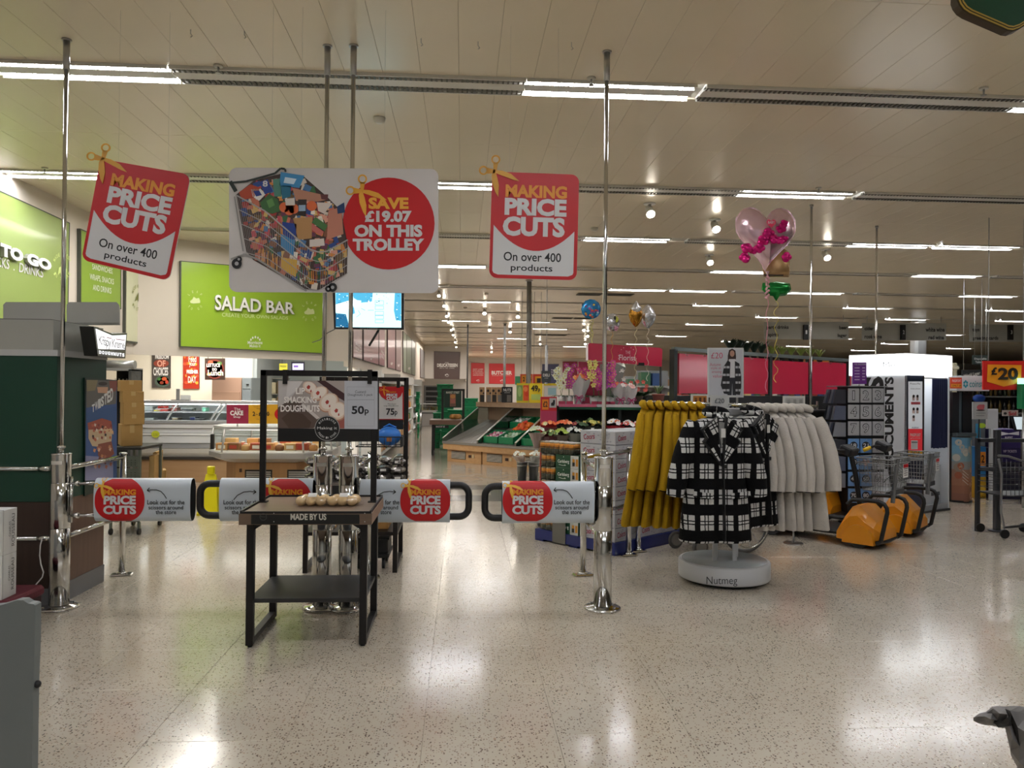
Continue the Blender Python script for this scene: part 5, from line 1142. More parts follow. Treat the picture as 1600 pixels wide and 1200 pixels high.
# ================================================================ SECOND BREAD STAND with PRICE CUTS 75p
def stand2():
    Yf, Yb = 6.75, 7.35; xl, xr = P(478, 800, Yf).x, P(618, 800, Yf).x; BM = M('201a17', .45, .3); s = .04; zt = .78
    t = thing('display_stand', 'black framed bread stand behind the gates with silver bagged bread', 'display stand', ((xl+xr)/2, (Yf+Yb)/2, 0), 'black framed display tables')
    for x in (xl, xr):
        for y in (Yf, Yb): MB().bx(x-s/2, x+s/2, y-s/2, y+s/2, .0, zt-.06, BM).build('leg', t)
        MB().bx(x-s/2, x+s/2, Yf+s/2, Yb-s/2, .02, .055, BM).build('side_rail', t); MB().bx(x-s/2, x+s/2, Yf+s/2, Yb-s/2, .5, .53, M('8c8a86', .4, .5)).build('side_rail', t)
    MB().bx(xl-.05, xr+.07, Yf-.06, Yb+.05, zt-.02, zt, wood('6a6058', '857a70', 3, .4)).build('tabletop', t); MB().bx(xl-.05, xr+.07, Yf-.06, Yf-.04, zt-.12, zt-.02, M('191817', .45)).build('front_strip', t)
    MB().bx(xl-.02, xr+.02, Yf, Yb, .32, .35, BM).build('shelf', t)
    art = Art(Plane((0, Yf-.06, 0))); art.text("BANGIN' IT HOT", (539, 748.5, 607, 756.5), M('c4bfb2', .5), .03, 1); art.build(t, 'lettering')
    Yu = 7.0; ul, ur = P(502, 700, Yu).x, P(634, 700, Yu).x; zp = P(634, 590, Yu).z
    for x in (ul, ur): MB().bx(x-.02, x+.02, Yu-.015, Yu+.015, zt, zp, BM).build('upright', t)
    MB().bx(ul, ur, Yu-.015, Yu+.015, zp-.035, zp, BM).build('top_bar', t)
    # sign with 75p
    pl = Plane((0, Yu-.02, 0)); hb = MB(); f = [pl(*q) for q in ((505, 604), (632, 604), (630, 671), (505, 671))]; hb.slab(f, [q+Vector((0, .012, 0)) for q in f], BLACK); hb.build('header_board', t)
    for x in (622.5, 520): a = pl(x, 590); MB().bx(a.x-.015, a.x+.015, Yu-.03, Yu-.018, pl(x, 606).z, a.z, BM).build('hanging_strap', t)
    art = Art(pl, .003, .002); art.rect(505, 604, 631, 656, RED, 0); art.rect(506, 606, 629, 654.5, M('cfcac4', .5), 1)
    art.poly([(590, 604), (631, 604), (629, 613), (626, 619), (619, 624), (611, 626), (603, 625), (596, 620), (592, 613)], RED, 2)
    scissors(art, 600, 609, .05, AMBER, 4); art.text('Amazing', (603, 611, 619, 614.5), AMBER, .02, 4).text('PRICE', (604, 615, 621, 619.5), SIGNW, .05, 4).text('CUTS', (604, 620, 621, 625), SIGNW, .05, 4)
    D = M('2a2424', .5); art.text('Morrisons', (606, 630, 619, 632), D, 0, 4).text('Large White Bloomer', (600, 633, 623, 635.5), D, 0, 4).text('75', (603.5, 638, 616.5, 648.5), D, .03, 4).text('p', (617, 642, 621, 650.5), D, .02, 4)
    for i, (a, b_) in enumerate(((520, 545), (548, 585))): art.rect(a, 612, b_, 650, M(('e0d8d0', 'caa27a')[i], .5), 3)
    art.build(t, 'print')
    # wire basket holding the blue pack
    wb = thing('wire_basket', 'black wire basket under the 75p sign', 'basket', (P(590, 700, Yu).x, Yu-.15, P(590, 697, Yu).z)); x0, x1 = P(558, 690, 6.8).x, P(628, 690, 6.8).x; z0, z1 = P(600, 697, 6.8).z, P(600, 682, 6.8).z
    for z in (z0, z1): 
        for a, b_ in (((x0, 6.72, z), (x1, 6.72, z)), ((x0, 6.98, z), (x1, 6.98, z)), ((x0, 6.72, z), (x0, 6.98, z)), ((x1, 6.72, z), (x1, 6.98, z))): MB().cyl(a, b_, .005, BLACK, n=6).build('rim_wire', wb)
    w_ = MB()
    for i in range(9): x = x0+(x1-x0)*i/8; w_.cyl((x, 6.72, z0), (x, 6.72, z1), .0025, BLACK, n=5); w_.cyl((x, 6.72, z0), (x, 6.98, z0), .0025, BLACK, n=5)
    w_.build('wire_grid', wb, kind='stuff'); MB().bx(x1-.01, x1+.012, 6.74, 6.95, z0, z1, M('2a2a2a', .5)).build('end_plate', wb)
    bp = thing('blue_bread_bag', 'round blue bag with orange badge in the black wire basket', 'bag', (P(608, 695, 6.85).x, 6.85, z0)); c = P(608, 683, 6.85)
    b = MB(); b.ball((c.x, 6.85, z0+.085), .085, M('2a76cc', .35), 16, (1.25, 1, 1), 10); b.build('bag_body', bp); MB().tube([(c.x-.05, 6.85, z0+.16), (c.x, 6.85, z0+.19), (c.x+.06, 6.85, z0+.16)], .008, M('2a76cc', .35)).build('bag_top', bp)
    art = Art(Plane((0, 6.762, 0))); art.rect(604, 683, 612, 690, M('b0703c', .5), 0); art.build(bp, 'badge')
    # foil bags with loaves
    R3 = random.Random(11); n = 0
    FO = M('8f8882', .2, .6, bump=.6, bscale=25); FO2 = M('57524e', .22, .5, bump=.6, bscale=25)
    for row in range(3):
        for i in range(7):
            x = xl+.03+i*(xr-xl-.02)/6; y = Yf+.12+row*.18; z = zt
            for lv in range(2 if (i+row) % 2 else 3):
                L_ = [('front', 'middle', 'back')[row], ORD[i]]
                g = thing('bagged_loaf', 'clear bagged dark loaf on the stand behind, %s row, %s from the left, %s' % (L_[0], L_[1], ('lowest', 'second layer', 'top layer')[lv]), 'bread', (x, y, z), 'bagged loaves on the bread stand')
                rings = []
                for k in range(6):
                    f = k/5; e = .35+.65*math.sin(PI*f)**.5; rings.append([(x+(f-.5)*.13, y+math.cos(2*PI*j/8)*.075*e*(1+R3.uniform(-.15, .15)), z+.035+math.sin(2*PI*j/8)*.035*e*(1+R3.uniform(-.15, .15))) for j in range(8)])
                MB().loft(rings, FO if (i+lv) % 2 else FO2, True, False).build('bag', g); MB().box((x, y-.078, z+.035), (.05, .002, .02), M('d8d4cc', .5), rz=R3.uniform(-.3, .3)).build('label', g); z += .07
    # crate on a dolly below
    d = thing('wheeled_dolly', 'black wheeled dolly under the bread stand', 'dolly', (P(590, 860, 7.0).x, 7.05, 0)); xa, xb = P(555, 860, 7.0).x, P(610, 860, 7.0).x
    MB().bx(xa, xb, 6.85, 7.25, .1, .14, BLACK, .01).build('platform', d)
    for x in (xa+.05, xb-.05):
        for y in (6.9, 7.2): MB().cyl((x-.012, y, .045), (x+.012, y, .045), .045, M('1a1a1a', .5), n=14).build('castor_wheel', d); MB().box((x, y, .085), (.03, .03, .03), BLACK).build('castor_fork', d)
    g = thing('crate', 'black crate on the dolly under the bread stand', 'crate', ((xa+xb)/2, 7.05, .14)); MB().bx(xa+.01, xb-.01, 6.87, 7.23, .14, .27, M('181818', .5), .01).build('body', g); MB().bx(xa, xb, 6.86, 7.24, .26, .275, BLACK, .004).build('rim', g)
    g = thing('cardboard_box', 'orange brown cardboard box on the black crate under the bread stand', 'box', ((xa+xb)/2, 7.05, .275)); MB().bx(xa+.03, xb-.01, 6.88, 7.2, .352, .62, M('b98a4a', .7), .005).build('carton_body', g)
stand2()
# ================================================================ PRODUCE DISPLAY
PA, PB = PZ(692, 721, 0), PZ(806, 732, 0); dvec = (PB-PA).normalized(); nb = Vector((-dvec.y, dvec.x, 0))
if nb.y < 0: nb = -nb
WDP = wood('b98a58', 'd0a878', 1.5, .5); WLED = wood('a08468', 'bb9f82', 1.5, .5); STL = M('8f8b85', .38, .55)
ML_ = (PB-PA).length/2; DEP = 1.55
def pmod(k, label):
    O = PA+dvec*(ML_*k); t = thing('produce_stand', label, 'display stand', O+dvec*ML_/2+nb*DEP/2, 'sloped produce stands')
    def L(a, b_, z): return O+dvec*a+nb*b_+Vector((0, 0, z))
    def bxl(mb, a0, a1, b0, b1, z0, z1, m): return mb.hexa([L(a0, b0, z0), L(a1, b0, z0), L(a1, b1, z0), L(a0, b1, z0)], [L(a0, b0, z1), L(a1, b0, z1), L(a1, b1, z1), L(a0, b1, z1)], m)
    bxl(MB(), .02, ML_-.02, .12, DEP, .0, .27, WDP).build('wood_base', t)
    bxl(MB(), .0, ML_, .0, DEP, .28, .40, WDP).build('wood_skirt', t)
    b = MB(); bxl(b, .15, .58, .112, .12, .07, .24, M('1f1f1f', .5))
    for i in range(5): bxl(b, .155, .575, .106, .113, .085+i*.031, .1+i*.031, M('cfc8ba', .5))
    b.build('vent_grille', t); bxl(MB(), .67, .75, .11, .12, .12, .18, M('3a2018', .5)).build('socket', t); bxl(MB(), .78, .84, .11, .12, .12, .19, M('cbb890', .5)).build('switch_plate', t)
    bxl(MB(), .0, ML_, -.03, .03, .40, .45, STL).build('front_lip', t)
    b = MB(); b.hexa([L(.01, .03, .40), L(ML_-.01, .03, .40), L(ML_-.01, DEP-.1, .86), L(.01, DEP-.1, .86)], [L(.01, .03, .43), L(ML_-.01, .03, .43), L(ML_-.01, DEP-.1, .89), L(.01, DEP-.1, .89)], STL); b.build('sloped_deck', t)
    for a in (.25, .5, .75): b = MB(); b.hexa([L(ML_*a-.004, .03, .431), L(ML_*a+.004, .03, .431), L(ML_*a+.004, DEP-.1, .891), L(ML_*a-.004, DEP-.1, .891)], [L(ML_*a-.004, .03, .436), L(ML_*a+.004, .03, .436), L(ML_*a+.004, DEP-.1, .896), L(ML_*a-.004, DEP-.1, .896)], M('c0bcb4', .3, .6)); b.build('deck_rib', t)
    bxl(MB(), .0, ML_, DEP-.08, DEP, .4, 1.18, M('a58b74', .5)).build('back_panel', t)
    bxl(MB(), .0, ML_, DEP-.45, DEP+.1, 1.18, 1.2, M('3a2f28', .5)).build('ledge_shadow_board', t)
    bxl(MB(), -.0, ML_, DEP-.5, DEP+.3, 1.2, 1.31, WLED).build('top_ledge', t)
    for a in ((0, .02), (ML_-.02, ML_)):
        b = MB(); b.add([L(a[0], -.02, .42), L(a[0], DEP, .42), L(a[0], DEP, 1.18), L(a[0], DEP-.42, 1.18), L(a[0], -.02, .52)]+[L(a[1], -.02, .42), L(a[1], DEP, .42), L(a[1], DEP, 1.18), L(a[1], DEP-.42, 1.18), L(a[1], -.02, .52)], [(0, 1, 2, 3, 4), (9, 8, 7, 6, 5), (0, 5, 6, 1), (1, 6, 7, 2), (2, 7, 8, 3), (3, 8, 9, 4), (4, 9, 5, 0)], GL('clear_side', 'b8bcb8', .22, .1)); b.build('side_panel', t, label='clear side panel')
        MB().cyl(L(sum(a)/2, -.02, .52), L(sum(a)/2, DEP-.42, 1.18), .012, M('d8d6d0', .3, .6), n=8).build('side_trim', t)
    return L
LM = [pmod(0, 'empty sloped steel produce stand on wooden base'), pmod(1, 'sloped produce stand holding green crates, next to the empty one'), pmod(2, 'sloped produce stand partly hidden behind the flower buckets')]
def crate(L, a, b_, wd, dp, z0, slope, label, group='green produce crates', h=.14, rows=None):
    t = thing('produce_crate', label, 'crate', L(a+wd/2, b_+dp/2, z0), group)
    f = lambda a_, bb, z: L(a_, bb, z0+(bb-b_)*slope+z)
    for (a0, a1, b0, b1) in ((a, a+wd, b_, b_+.015), (a, a+wd, b_+dp-.015, b_+dp), (a, a+.015, b_, b_+dp), (a+wd-.015, a+wd, b_, b_+dp)):
        MB().hexa([f(a0, b0, 0), f(a1, b0, 0), f(a1, b1, 0), f(a0, b1, 0)], [f(a0, b0, h), f(a1, b0, h), f(a1, b1, h), f(a0, b1, h)], GREENP).build('side', t)
    MB().hexa([f(a, b_, 0), f(a+wd, b_, 0), f(a+wd, b_+dp, 0), f(a, b_+dp, 0)], [f(a, b_, .01), f(a+wd, b_, .01), f(a+wd, b_+dp, .01), f(a, b_+dp, .01)], M('066038', .5)).build('bottom', t)
    return f
sl = .46/(DEP-.13); L1 = LM[1]; L2 = LM[2]
zz = lambda b_: .435+(b_-.03)*sl
cr = []
for (L, a, b_, lb) in ((L1, .04, .12, 'front left green crate of bagged red onions'), (L1, .47, .12, 'front middle green crate of bagged greens'), (L1, .04, .98, 'back green crate with bagged goods'), (L1, .47, .55, 'green crate heaped with orange peppers'), (L1, .47, .98, 'back right green crate, nearly empty'), (L2, .04, .55, 'green crate of mixed peppers on the third stand'), (L2, .04, .12, 'front green crate on the third stand'), (L2, .47, .55, 'rightmost visible green crate'), (L2, .04, .98, 'back green crate on the third stand')):
    cr.append((crate(L, a, b_, .4, .38, zz(b_), sl, lb), L, a, b_))
R4 = random.Random(4)
def fill(ci, n, cols, nm, lb, r, grp, squash=1.0):
    f, L, a, b_ = cr[ci]
    for i in range(n):
        c = cols[i % len(cols)]; u, v = (i % 6)/5, (i//6)/max(1, (n-1)//6)
        p = f(a+.05+u*.3+R4.uniform(-.01, .01), b_+.05+v*.28, .1+R4.uniform(.01, .09)); t = thing(nm, lb % (ORD[i % 6], ORD[min(9, i//6)]), cats[nm], p, grp)
        MB().ball(p, r, M(c, .35), 8, (1, 1, squash), 5).build('body', t); MB().cyl(p+Vector((0, 0, r*squash*.8)), p+Vector((0, 0, r*squash+.012)), .005, M('3a6a2a', .5), n=5).build('stem', t)
cats = {'pepper': 'vegetable', 'bagged_vegetable': 'vegetable', 'onion_net': 'vegetable'}
fill(3, 24, ['e8641c', 'f07a20', 'd94a1c', 'e86a2c', 'c8301c'], 'pepper', 'orange pepper in the heaped crate, %s along, %s row back', .056, 'orange peppers in the heaped crate', .95)
fill(5, 24, ['f07a20', 'e85a1c', 'd8401c'], 'pepper', 'orange red pepper in the crate on the third stand, %s along, %s row back', .045, 'peppers on the third stand', .95)
def bags(ci, n, cols, nm, lb, grp):
    f, L, a, b_ = cr[ci]
    for i in range(n):
        u, v = (i % 4)/3, (i//4)/max(1, (n-1)//4); p = f(a+.06+u*.28, b_+.07+v*.24, .09); t = thing(nm, lb % (ORD[i % 4], ORD[i//4]), 'vegetable', p, grp)
        rg = [[(p.x+math.cos(2*PI*k/8)*rr_*R4.uniform(.8, 1.2), p.y+math.sin(2*PI*k/8)*rr_*R4.uniform(.8, 1.2), p.z-.03+zz_) for k in range(8)] for rr_, zz_ in ((.03, 0), (.055, .025), (.045, .055), (.015, .075))]
        MB().loft(rg, M(cols[i % len(cols)], .2, coat=.6), True, False).build('bag', t); MB().box((p.x, p.y-.045, p.z), (.03, .002, .025), WHITE).build('label', t)
bags(0, 12, ['b06a80', 'd8b8c0', 'a04a6a', 'cfc8cc'], 'onion_net', 'bagged pink onions in the front left crate, %s along, %s row back', 'bagged onions')
bags(1, 12, ['9fb8a0', 'c4d4c0', '7aa07a'], 'bagged_vegetable', 'bagged greens in the front middle crate, %s along, %s row back', 'bagged greens')
bags(2, 12, ['9ab0a4', 'c8d0cc', 'dfe4e0'], 'bagged_vegetable', 'clear bagged vegetable in the back crate, %s along, %s row back', 'clear bagged vegetables')
# things on the top ledge
def ledge(px0, px1, py0, Yd, m, label, nm, cat, txt=(), th=.1, grp='display boxes on the produce ledge', py1=628, bm=None):
    a = P(px0, py1, Yd); b_ = P(px1, py0, Yd); t = thing(nm, label, cat, ((a.x+b_.x)/2, Yd+th/2, 1.31), grp); MB().bx(a.x, b_.x, Yd, Yd+th, 1.31, b_.z, m, .006).build('body', t)
    art = Art(Plane((0, Yd, 0)), .004, .004)
    for it in txt:
        if it[0] == 'R': art.rect(*it[1], it[2], it[3] if len(it) > 3 else 0)
        elif it[0] == 'E': art.ell(*it[1], it[2], it[3] if len(it) > 3 else 0, 16)
        else: art.text(it[1], it[2], it[3], .03, 2)
    art.build(t, 'print'); return t
YL = 17.55
KD = M('2a211b', .5)
for i, x in enumerate((749, 759.5, 768, 776.5)):
    ledge(x, x+8.3, 605, YL-.1*i, M('a8835a', .6), 'brown card box with dark round holes on the produce ledge, %s from the left' % ORD[i], 'card_dispenser', 'box', (('E', (x+3, 610.5, 1.9, 2.2), KD), ('E', (x+6.5, 614.5, 1.3, 1.6), KD), ('R', (x+1.2, 617, x+7.5, 628), M('26241f', .5) if i % 2 == 0 else M('77716a', .5))))
ledge(784, 801, 604.5, YL-.4, M('1b1b1b', .5), 'black NUTS sign board on the produce ledge', 'nuts_sign', 'sign', (('T', 'NUTS', (786.5, 607, 798.5, 611.5), SIGNW), ('R', (788, 613, 797, 614), M('a0a09a', .5)), ('R', (792, 617, 799, 628), M('6a6662', .5)),), th=.03)
ledge(807, 826, 599, YL-.6, M('d9c22a', .5), 'yellow 49p price card with vegetable pictures, left half', 'price_card', 'sign', (('R', (807, 602, 816.5, 626), M('7ea05a', .5)), ('R', (817.5, 602, 826, 626), M('e0562c', .5)), ('E', (812, 612, 3, 8), M('a9c47a', .5), 1), ('E', (821, 608, 3.4, 4), M('f0884a', .5), 1), ('E', (823, 616, 3, 3.6), M('d8401c', .5), 1)), th=.03, grp='yellow price cards on the produce ledge')
ledge(826.5, 848, 599, YL-.6, M('ecd22a', .5), 'bright yellow price card reading 49p', 'price_card', 'sign', (('T', '49', (829.5, 602, 840.5, 611.5), M('2a2414', .5)), ('T', 'p', (841, 607, 844, 613), M('2a2414', .5)), ('R', (830, 616, 845, 625), M('b8cc6a', .5))), th=.03, grp='yellow price cards on the produce ledge')
ledge(849, 870, 599, YL-.6, M('dcc42a', .5), 'yellow topped card with pale blue picture, right of the 49p card', 'price_card', 'sign', (('R', (850, 602.5, 870, 626), M('cfc8c0', .5)), ('R', (856, 606, 869, 617), M('9cc0c8', .5), 1)), th=.03, grp='yellow price cards on the produce ledge')
# 2 for 4 signs, behind
hung(813, 584.5, 832, 600, 19.5, M('d8482c', .5), 'red edged orange 2 for 4 offer sign above the produce ledge', 'offer_sign', 'sign', (('R', (815, 586.5, 830.5, 598.5), M('f0a030', .5)), ('T', '2', (817, 589, 820, 596), KD, .03), ('T', '4', (826.5, 589, 830, 596), KD, .03), ('T', 'for', (821.5, 592, 825, 594.5), KD, .0)), hang=(815, 830))
hung(832.5, 584.5, 847, 600, 19.5, M('d8402c', .5), 'red and orange picture offer sign left of the DELI sign', 'offer_sign', 'sign', (('R', (836, 588, 846, 598.5), M('f0a828', .5)), ('R', (839, 591, 845, 598), M('3a2c1c', .5), 1)), hang=(834, 845))
hung(846, 579.5, 861, 597.5, 15.0, M('3f4548', .5), 'small dark DELI sign hanging on a white pole', 'deli_sign', 'sign', (('T', 'DELI', (848.2, 584, 858.6, 588.5), SIGNW, .05), ('T', 'counter', (850.5, 590, 856.5, 591.5), SIGNW, 0)))
p = P(854, 560, 15.02); t = thing('white_pole', 'white ceiling pole carrying the DELI sign', 'pole', (p.x, 15.03, P(854, 600, 15.02).z)); MB().cyl((p.x, 15.04, P(854, 600, 15).z), (p.x, 15.04, P(853, 539, 15).z), .03, M('d8dade', .3)).build('pole', t); MB().cyl((p.x, 15.04, P(853, 539, 15).z), (p.x, 15.04, CEIL), .007, STEEL).build('hanging_rod', t)
# thick grey ceiling posts
def cpost(px, py_top, py_bot, r, m, label, base=True, Y=None, z0=0):
    d = ray(px, py_top); p = CAM+d*((CEIL-CAM.z)/d.z)
    t = thing('ceiling_post', label, 'post', (p.x, p.y, z0), 'slim posts reaching the ceiling'); MB().cyl((p.x, p.y, z0), (p.x, p.y, CEIL-.02), r, m, n=14).build('pole', t); MB().cyl((p.x, p.y, CEIL-.03), (p.x, p.y, CEIL), r*1.5, STEEL).build('collar', t)
    if z0 == 0: MB().cyl((p.x, p.y, 0), (p.x, p.y, .03), r*2, STEEL).build('base_plate', t)
    return p
cpost(827, 438, 0, .055, M('8d8b88', .6), 'thick grey post below the upright PRICE CUTS sign')
cpost(789, 505, 0, .05, M('77756f', .6), 'slim grey post in front of the BUTCHER panel')
cpost(731, 507, 0, .03, M('3a3836', .6), 'thin dark post left of the red wall panels')
cpost(1268, 320, 0, .016, CHROME, 'chrome pole right of the heart balloon', z0=0)
cpost(1370, 353, 0, .016, CHROME, 'chrome pole behind the glowing booth top', z0=0)
# MARKET STREET table and crates left of the stands
def mstand():
    Y = 18.6; BM = M('1d1b1a', .5); xl, xr = P(676, 700, Y).x, P(716, 700, Y).x; yb = Y+.8
    t = thing('display_table', 'small black framed table with dark green MARKET STREET board', 'table', ((xl+xr)/2, Y+.4, 0), 'black framed display tables')
    for x in (xl, xr):
        for y in (Y, yb): MB().bx(x-.025, x+.025, y-.025, y+.025, 0, .74, BM).build('leg', t)
        MB().bx(x-.02, x+.02, Y, yb, .02, .06, BM).build('side_rail', t)
    MB().bx(xl-.08, xr+.08, Y-.06, yb+.05, .74, .85, wood('6a5040', '8a6c56', 3)).build('tabletop', t); art = Art(Plane((0, Y-.062, 0)), .003); art.rect(679.5, 664.5, 701, 669, BLACK, 0); art.text('MADE BY US', (681, 665.4, 695, 668), SIGNW, .02, 1); art.build(t, 'lettering')
    u0, u1 = P(691.5, 640, Y+.5).x, P(724, 640, Y+.5).x; zt = P(700, 607.5, Y+.5).z
    for x in (u0, u1): MB().bx(x-.03, x+.03, Y+.47, Y+.53, .85, zt, BM).build('upright', t)
    MB().bx(u0, u1, Y+.47, Y+.53, zt-.05, zt, BM).build('top_bar', t)
    pl = Plane((0, Y+.46, 0)); f = [pl(*q) for q in ((694, 610), (721, 611), (721, 637), (694, 637))]; MB().slab(f, [q+Vector((0, .02, 0)) for q in f], M('1f3a2e', .5)).build('header_board', t)
    art = Art(pl, .004, .004); art.text('MARKET STREET', (697, 611.5, 718, 615), M('c8ccc0', .5), .03, 1); art.rect(703, 615.5, 712, 635, M('9c6a50', .5), 0); art.ell(707.5, 619.5, 4, 3.2, M('c88a48', .5), 1, 12).rect(703.8, 623.5, 711.4, 630, M('b06a5c', .5), 1).rect(703.8, 630.5, 711.4, 634.5, M('7a5a50', .5), 1); art.build(t, 'print')
    c = P(713, 662, Y+.3)
    for i in range(4): g = thing('bread_loaf', 'golden crusty loaf on the market table, %s from the left' % ORD[i], 'bread', (P(707+i*3.2, 662, Y+.3).x, Y+.3, .85), 'crusty loaves'); MB().ball((g.location.x, Y+.3+.05*(i % 2), .85+.07), .09, M('c8924a', .6, var=.2, vscale=20), 10, (.9, 1.3, .75)).build('crust', g)
mstand()
def gcrate(x, y, z, w_, d, h, label, grp):
    t = thing('plastic_crate', label, 'crate', (x, y, z), grp); b = MB().bx(x-w_/2, x+w_/2, y-d/2, y+d/2, z, z+h*.85, GREENP, .012).build('body', t); MB().bx(x-w_/2-.015, x+w_/2+.015, y-d/2-.015, y+d/2+.015, z+h*.85, z+h*.99, M('0a8a54', .4), .01).build('rim', t)
    for s in (-1, 1): MB().box((x+s*w_*.25, y-d/2-.002, z+h*.55), (.05, .004, .02), M('05402a', .6)).build('slot', t)
def stack(px0, px1, pyb, pyt, n, Y, nm, d=.5):
    x0, x1 = P(px0, 640, Y).x, P(px1, 640, Y).x; zb_, zt_ = (0 if P(px0, pyb, Y).z < .3 else P(px0, pyb, Y).z), P(px0, pyt, Y).z
    for i in range(n): gcrate((x0+x1)/2+(.01 if i % 2 else -.01), Y+d/2, zb_+(zt_-zb_)*i/n, x1-x0, d, (zt_-zb_)/n, 'green crate in the %s, %s up' % (nm, ORD[i]), 'green crates, '+nm)
t0 = PZ(700, 680, 0)
stack(683, 708, 690, 600, 9, 22.2, 'tall stack behind the MARKET STREET board')
stack(649.5, 655, 692, 612, 8, 25.0, 'narrow stack at the end of the bakery aisle', .4)
stack(676.5, 688, 695, 645, 4, 20.8, 'low stack left of the market table')
stack(699, 722, 698, 640, 4, 20.6, 'wide stack behind the market table')
stack(724, 747, 690, 622, 5, 24, 'stack behind the empty stand')
# far deli counter with cheese, far oven
def farcounter():
    Y = 33.0; t = thing('cheese_counter', 'far white counter with glass front at the aisle end', 'counter', (P(672, 655, Y).x, Y, 0)); x0, x1 = P(659, 650, Y).x, P(684, 650, Y).x
    z = lambda py: P(670, py, Y).z
    MB().bx(x0, x1, Y, Y+.8, 0, z(641), M('b0aaa4', .4), .02).build('base', t); MB().bx(x0, x1, Y-.03, Y+.02, z(646), z(644.5), M('3a3a3a', .4)).build('bumper', t); MB().bx(x0, x1, Y, Y+.03, z(641), z(632), GL('glass', 'f2f4f0', .08)).build('glass', t); MB().bx(x0, x1, Y, Y+.8, z(632), z(631), STEEL).build('top', t)
    R5 = random.Random(2)
    for r_ in range(2):
        for i in range(9): 
            x = x0+.06+i*(x1-x0-.1)/8; b = MB(); w_ = .065; zc = z(641)+r_*.07; yc = Y+.12+r_*.2; b.add([(x-w_, yc-.05, zc), (x+w_, yc-.05, zc), (x, yc+.1, zc), (x-w_, yc-.05, zc+.07), (x+w_, yc-.05, zc+.07), (x, yc+.1, zc+.07)], [(2, 1, 0), (3, 4, 5), (0, 1, 4, 3), (1, 2, 5, 4), (2, 0, 3, 5)], M(R5.choice(['e8d89a', 'f0e8c8', 'd9b85a', 'e8e0d0']), .5))
            tag(b.build('cheese_wedge'), 'pale cheese wedge in the far counter, %s row, %s from the left' % (('front', 'back')[r_], ORD[i]), 'cheese', 'cheese in the far counter')
    t = thing('deli_oven', 'grey steel rotisserie and shelving behind the cheese counter', 'oven', (P(672, 630, 36).x, 36, 0)); x0, x1 = P(662, 620, 36).x, P(690, 620, 36).x
    MB().bx(x0, x1, 36, 36.8, 0, P(670, 602, 36).z, M('8c8a88', .4, .4), .02).build('body', t)
    for i in range(4): MB().bx(x0+.1, x1-.1, 35.97, 36.0, P(670, 634-i*8, 36).z, P(670, 628.5-i*8, 36).z, M('2a2a2c', .3)).build('oven_window', t)
    t = thing('chrome_trolley', 'slim chrome rack near the far crate stack', 'trolley', (P(655, 680, 22).x, 22, 0)); x0, x1 = P(650, 680, 22).x, P(656.5, 680, 22).x
    for x in (x0, x1):
        for y in (22, 22.4): MB().cyl((x, y, 0), (x, y, P(653, 645, 22).z), .015, CHROME).build('post', t)
    MB().bx(x0, x1, 22, 22.4, .6, .62, STEEL).build('shelf', t)
farcounter()
# bread shelving along the bakery wall
def shelf_run():
    R6 = random.Random(9); cols = ['c8905a', 'a8683a', 'd8b88a', 'b84a3a', 'e0d4c0', '8a5a3a', 'cf9c3c', '6a8a5a']
    for n_, (y0, y1) in enumerate(((16.9, 21.3), (22.0, 27.3), (28.0, 33.8))):
        t = thing('bread_shelving', 'white shelving of packed bakery goods along the left wall, %s section' % ('nearest', 'middle', 'farthest')[n_], 'shelving', (-2.0, (y0+y1)/2, 0), 'bakery wall shelving')
        MB().bx(-2.18, -2.14, y0, y1, 0, 2.0, WHITE).build('back_panel', t)
        for z in (.15, .55, .95, 1.35, 1.75): MB().bx(-2.14, -1.75, y0, y1, z-.03, z, M('cfd2d2', .4)).build('shelf_board', t)
        MB().bx(-2.14, -1.75, y0, y0+.04, 0, 2.0, WHITE).build('end_panel', t); MB().bx(-2.14, -1.75, y1-.04, y1, 0, 2.0, WHITE).build('end_panel', t)
        if n_ < 2:
            for zi, z in enumerate((.15, .55, .95, 1.35)):
                for i in range(8):
                    y = y0+.3+i*(y1-y0-.5)/7; g = MB(); g.bx(-2.08, -1.8, y-.14, y+.14, z, z+R6.uniform(.18, .32), M(R6.choice(cols), .5), .02)
                    tag(g.build('bread_pack'), 'bread pack on the bakery wall shelving, %s section, shelf %s from the floor, %s along' % (('nearest', 'middle')[n_], ORD[zi], ORD[i]), 'bread', 'bread packs on wall shelving')
shelf_run()
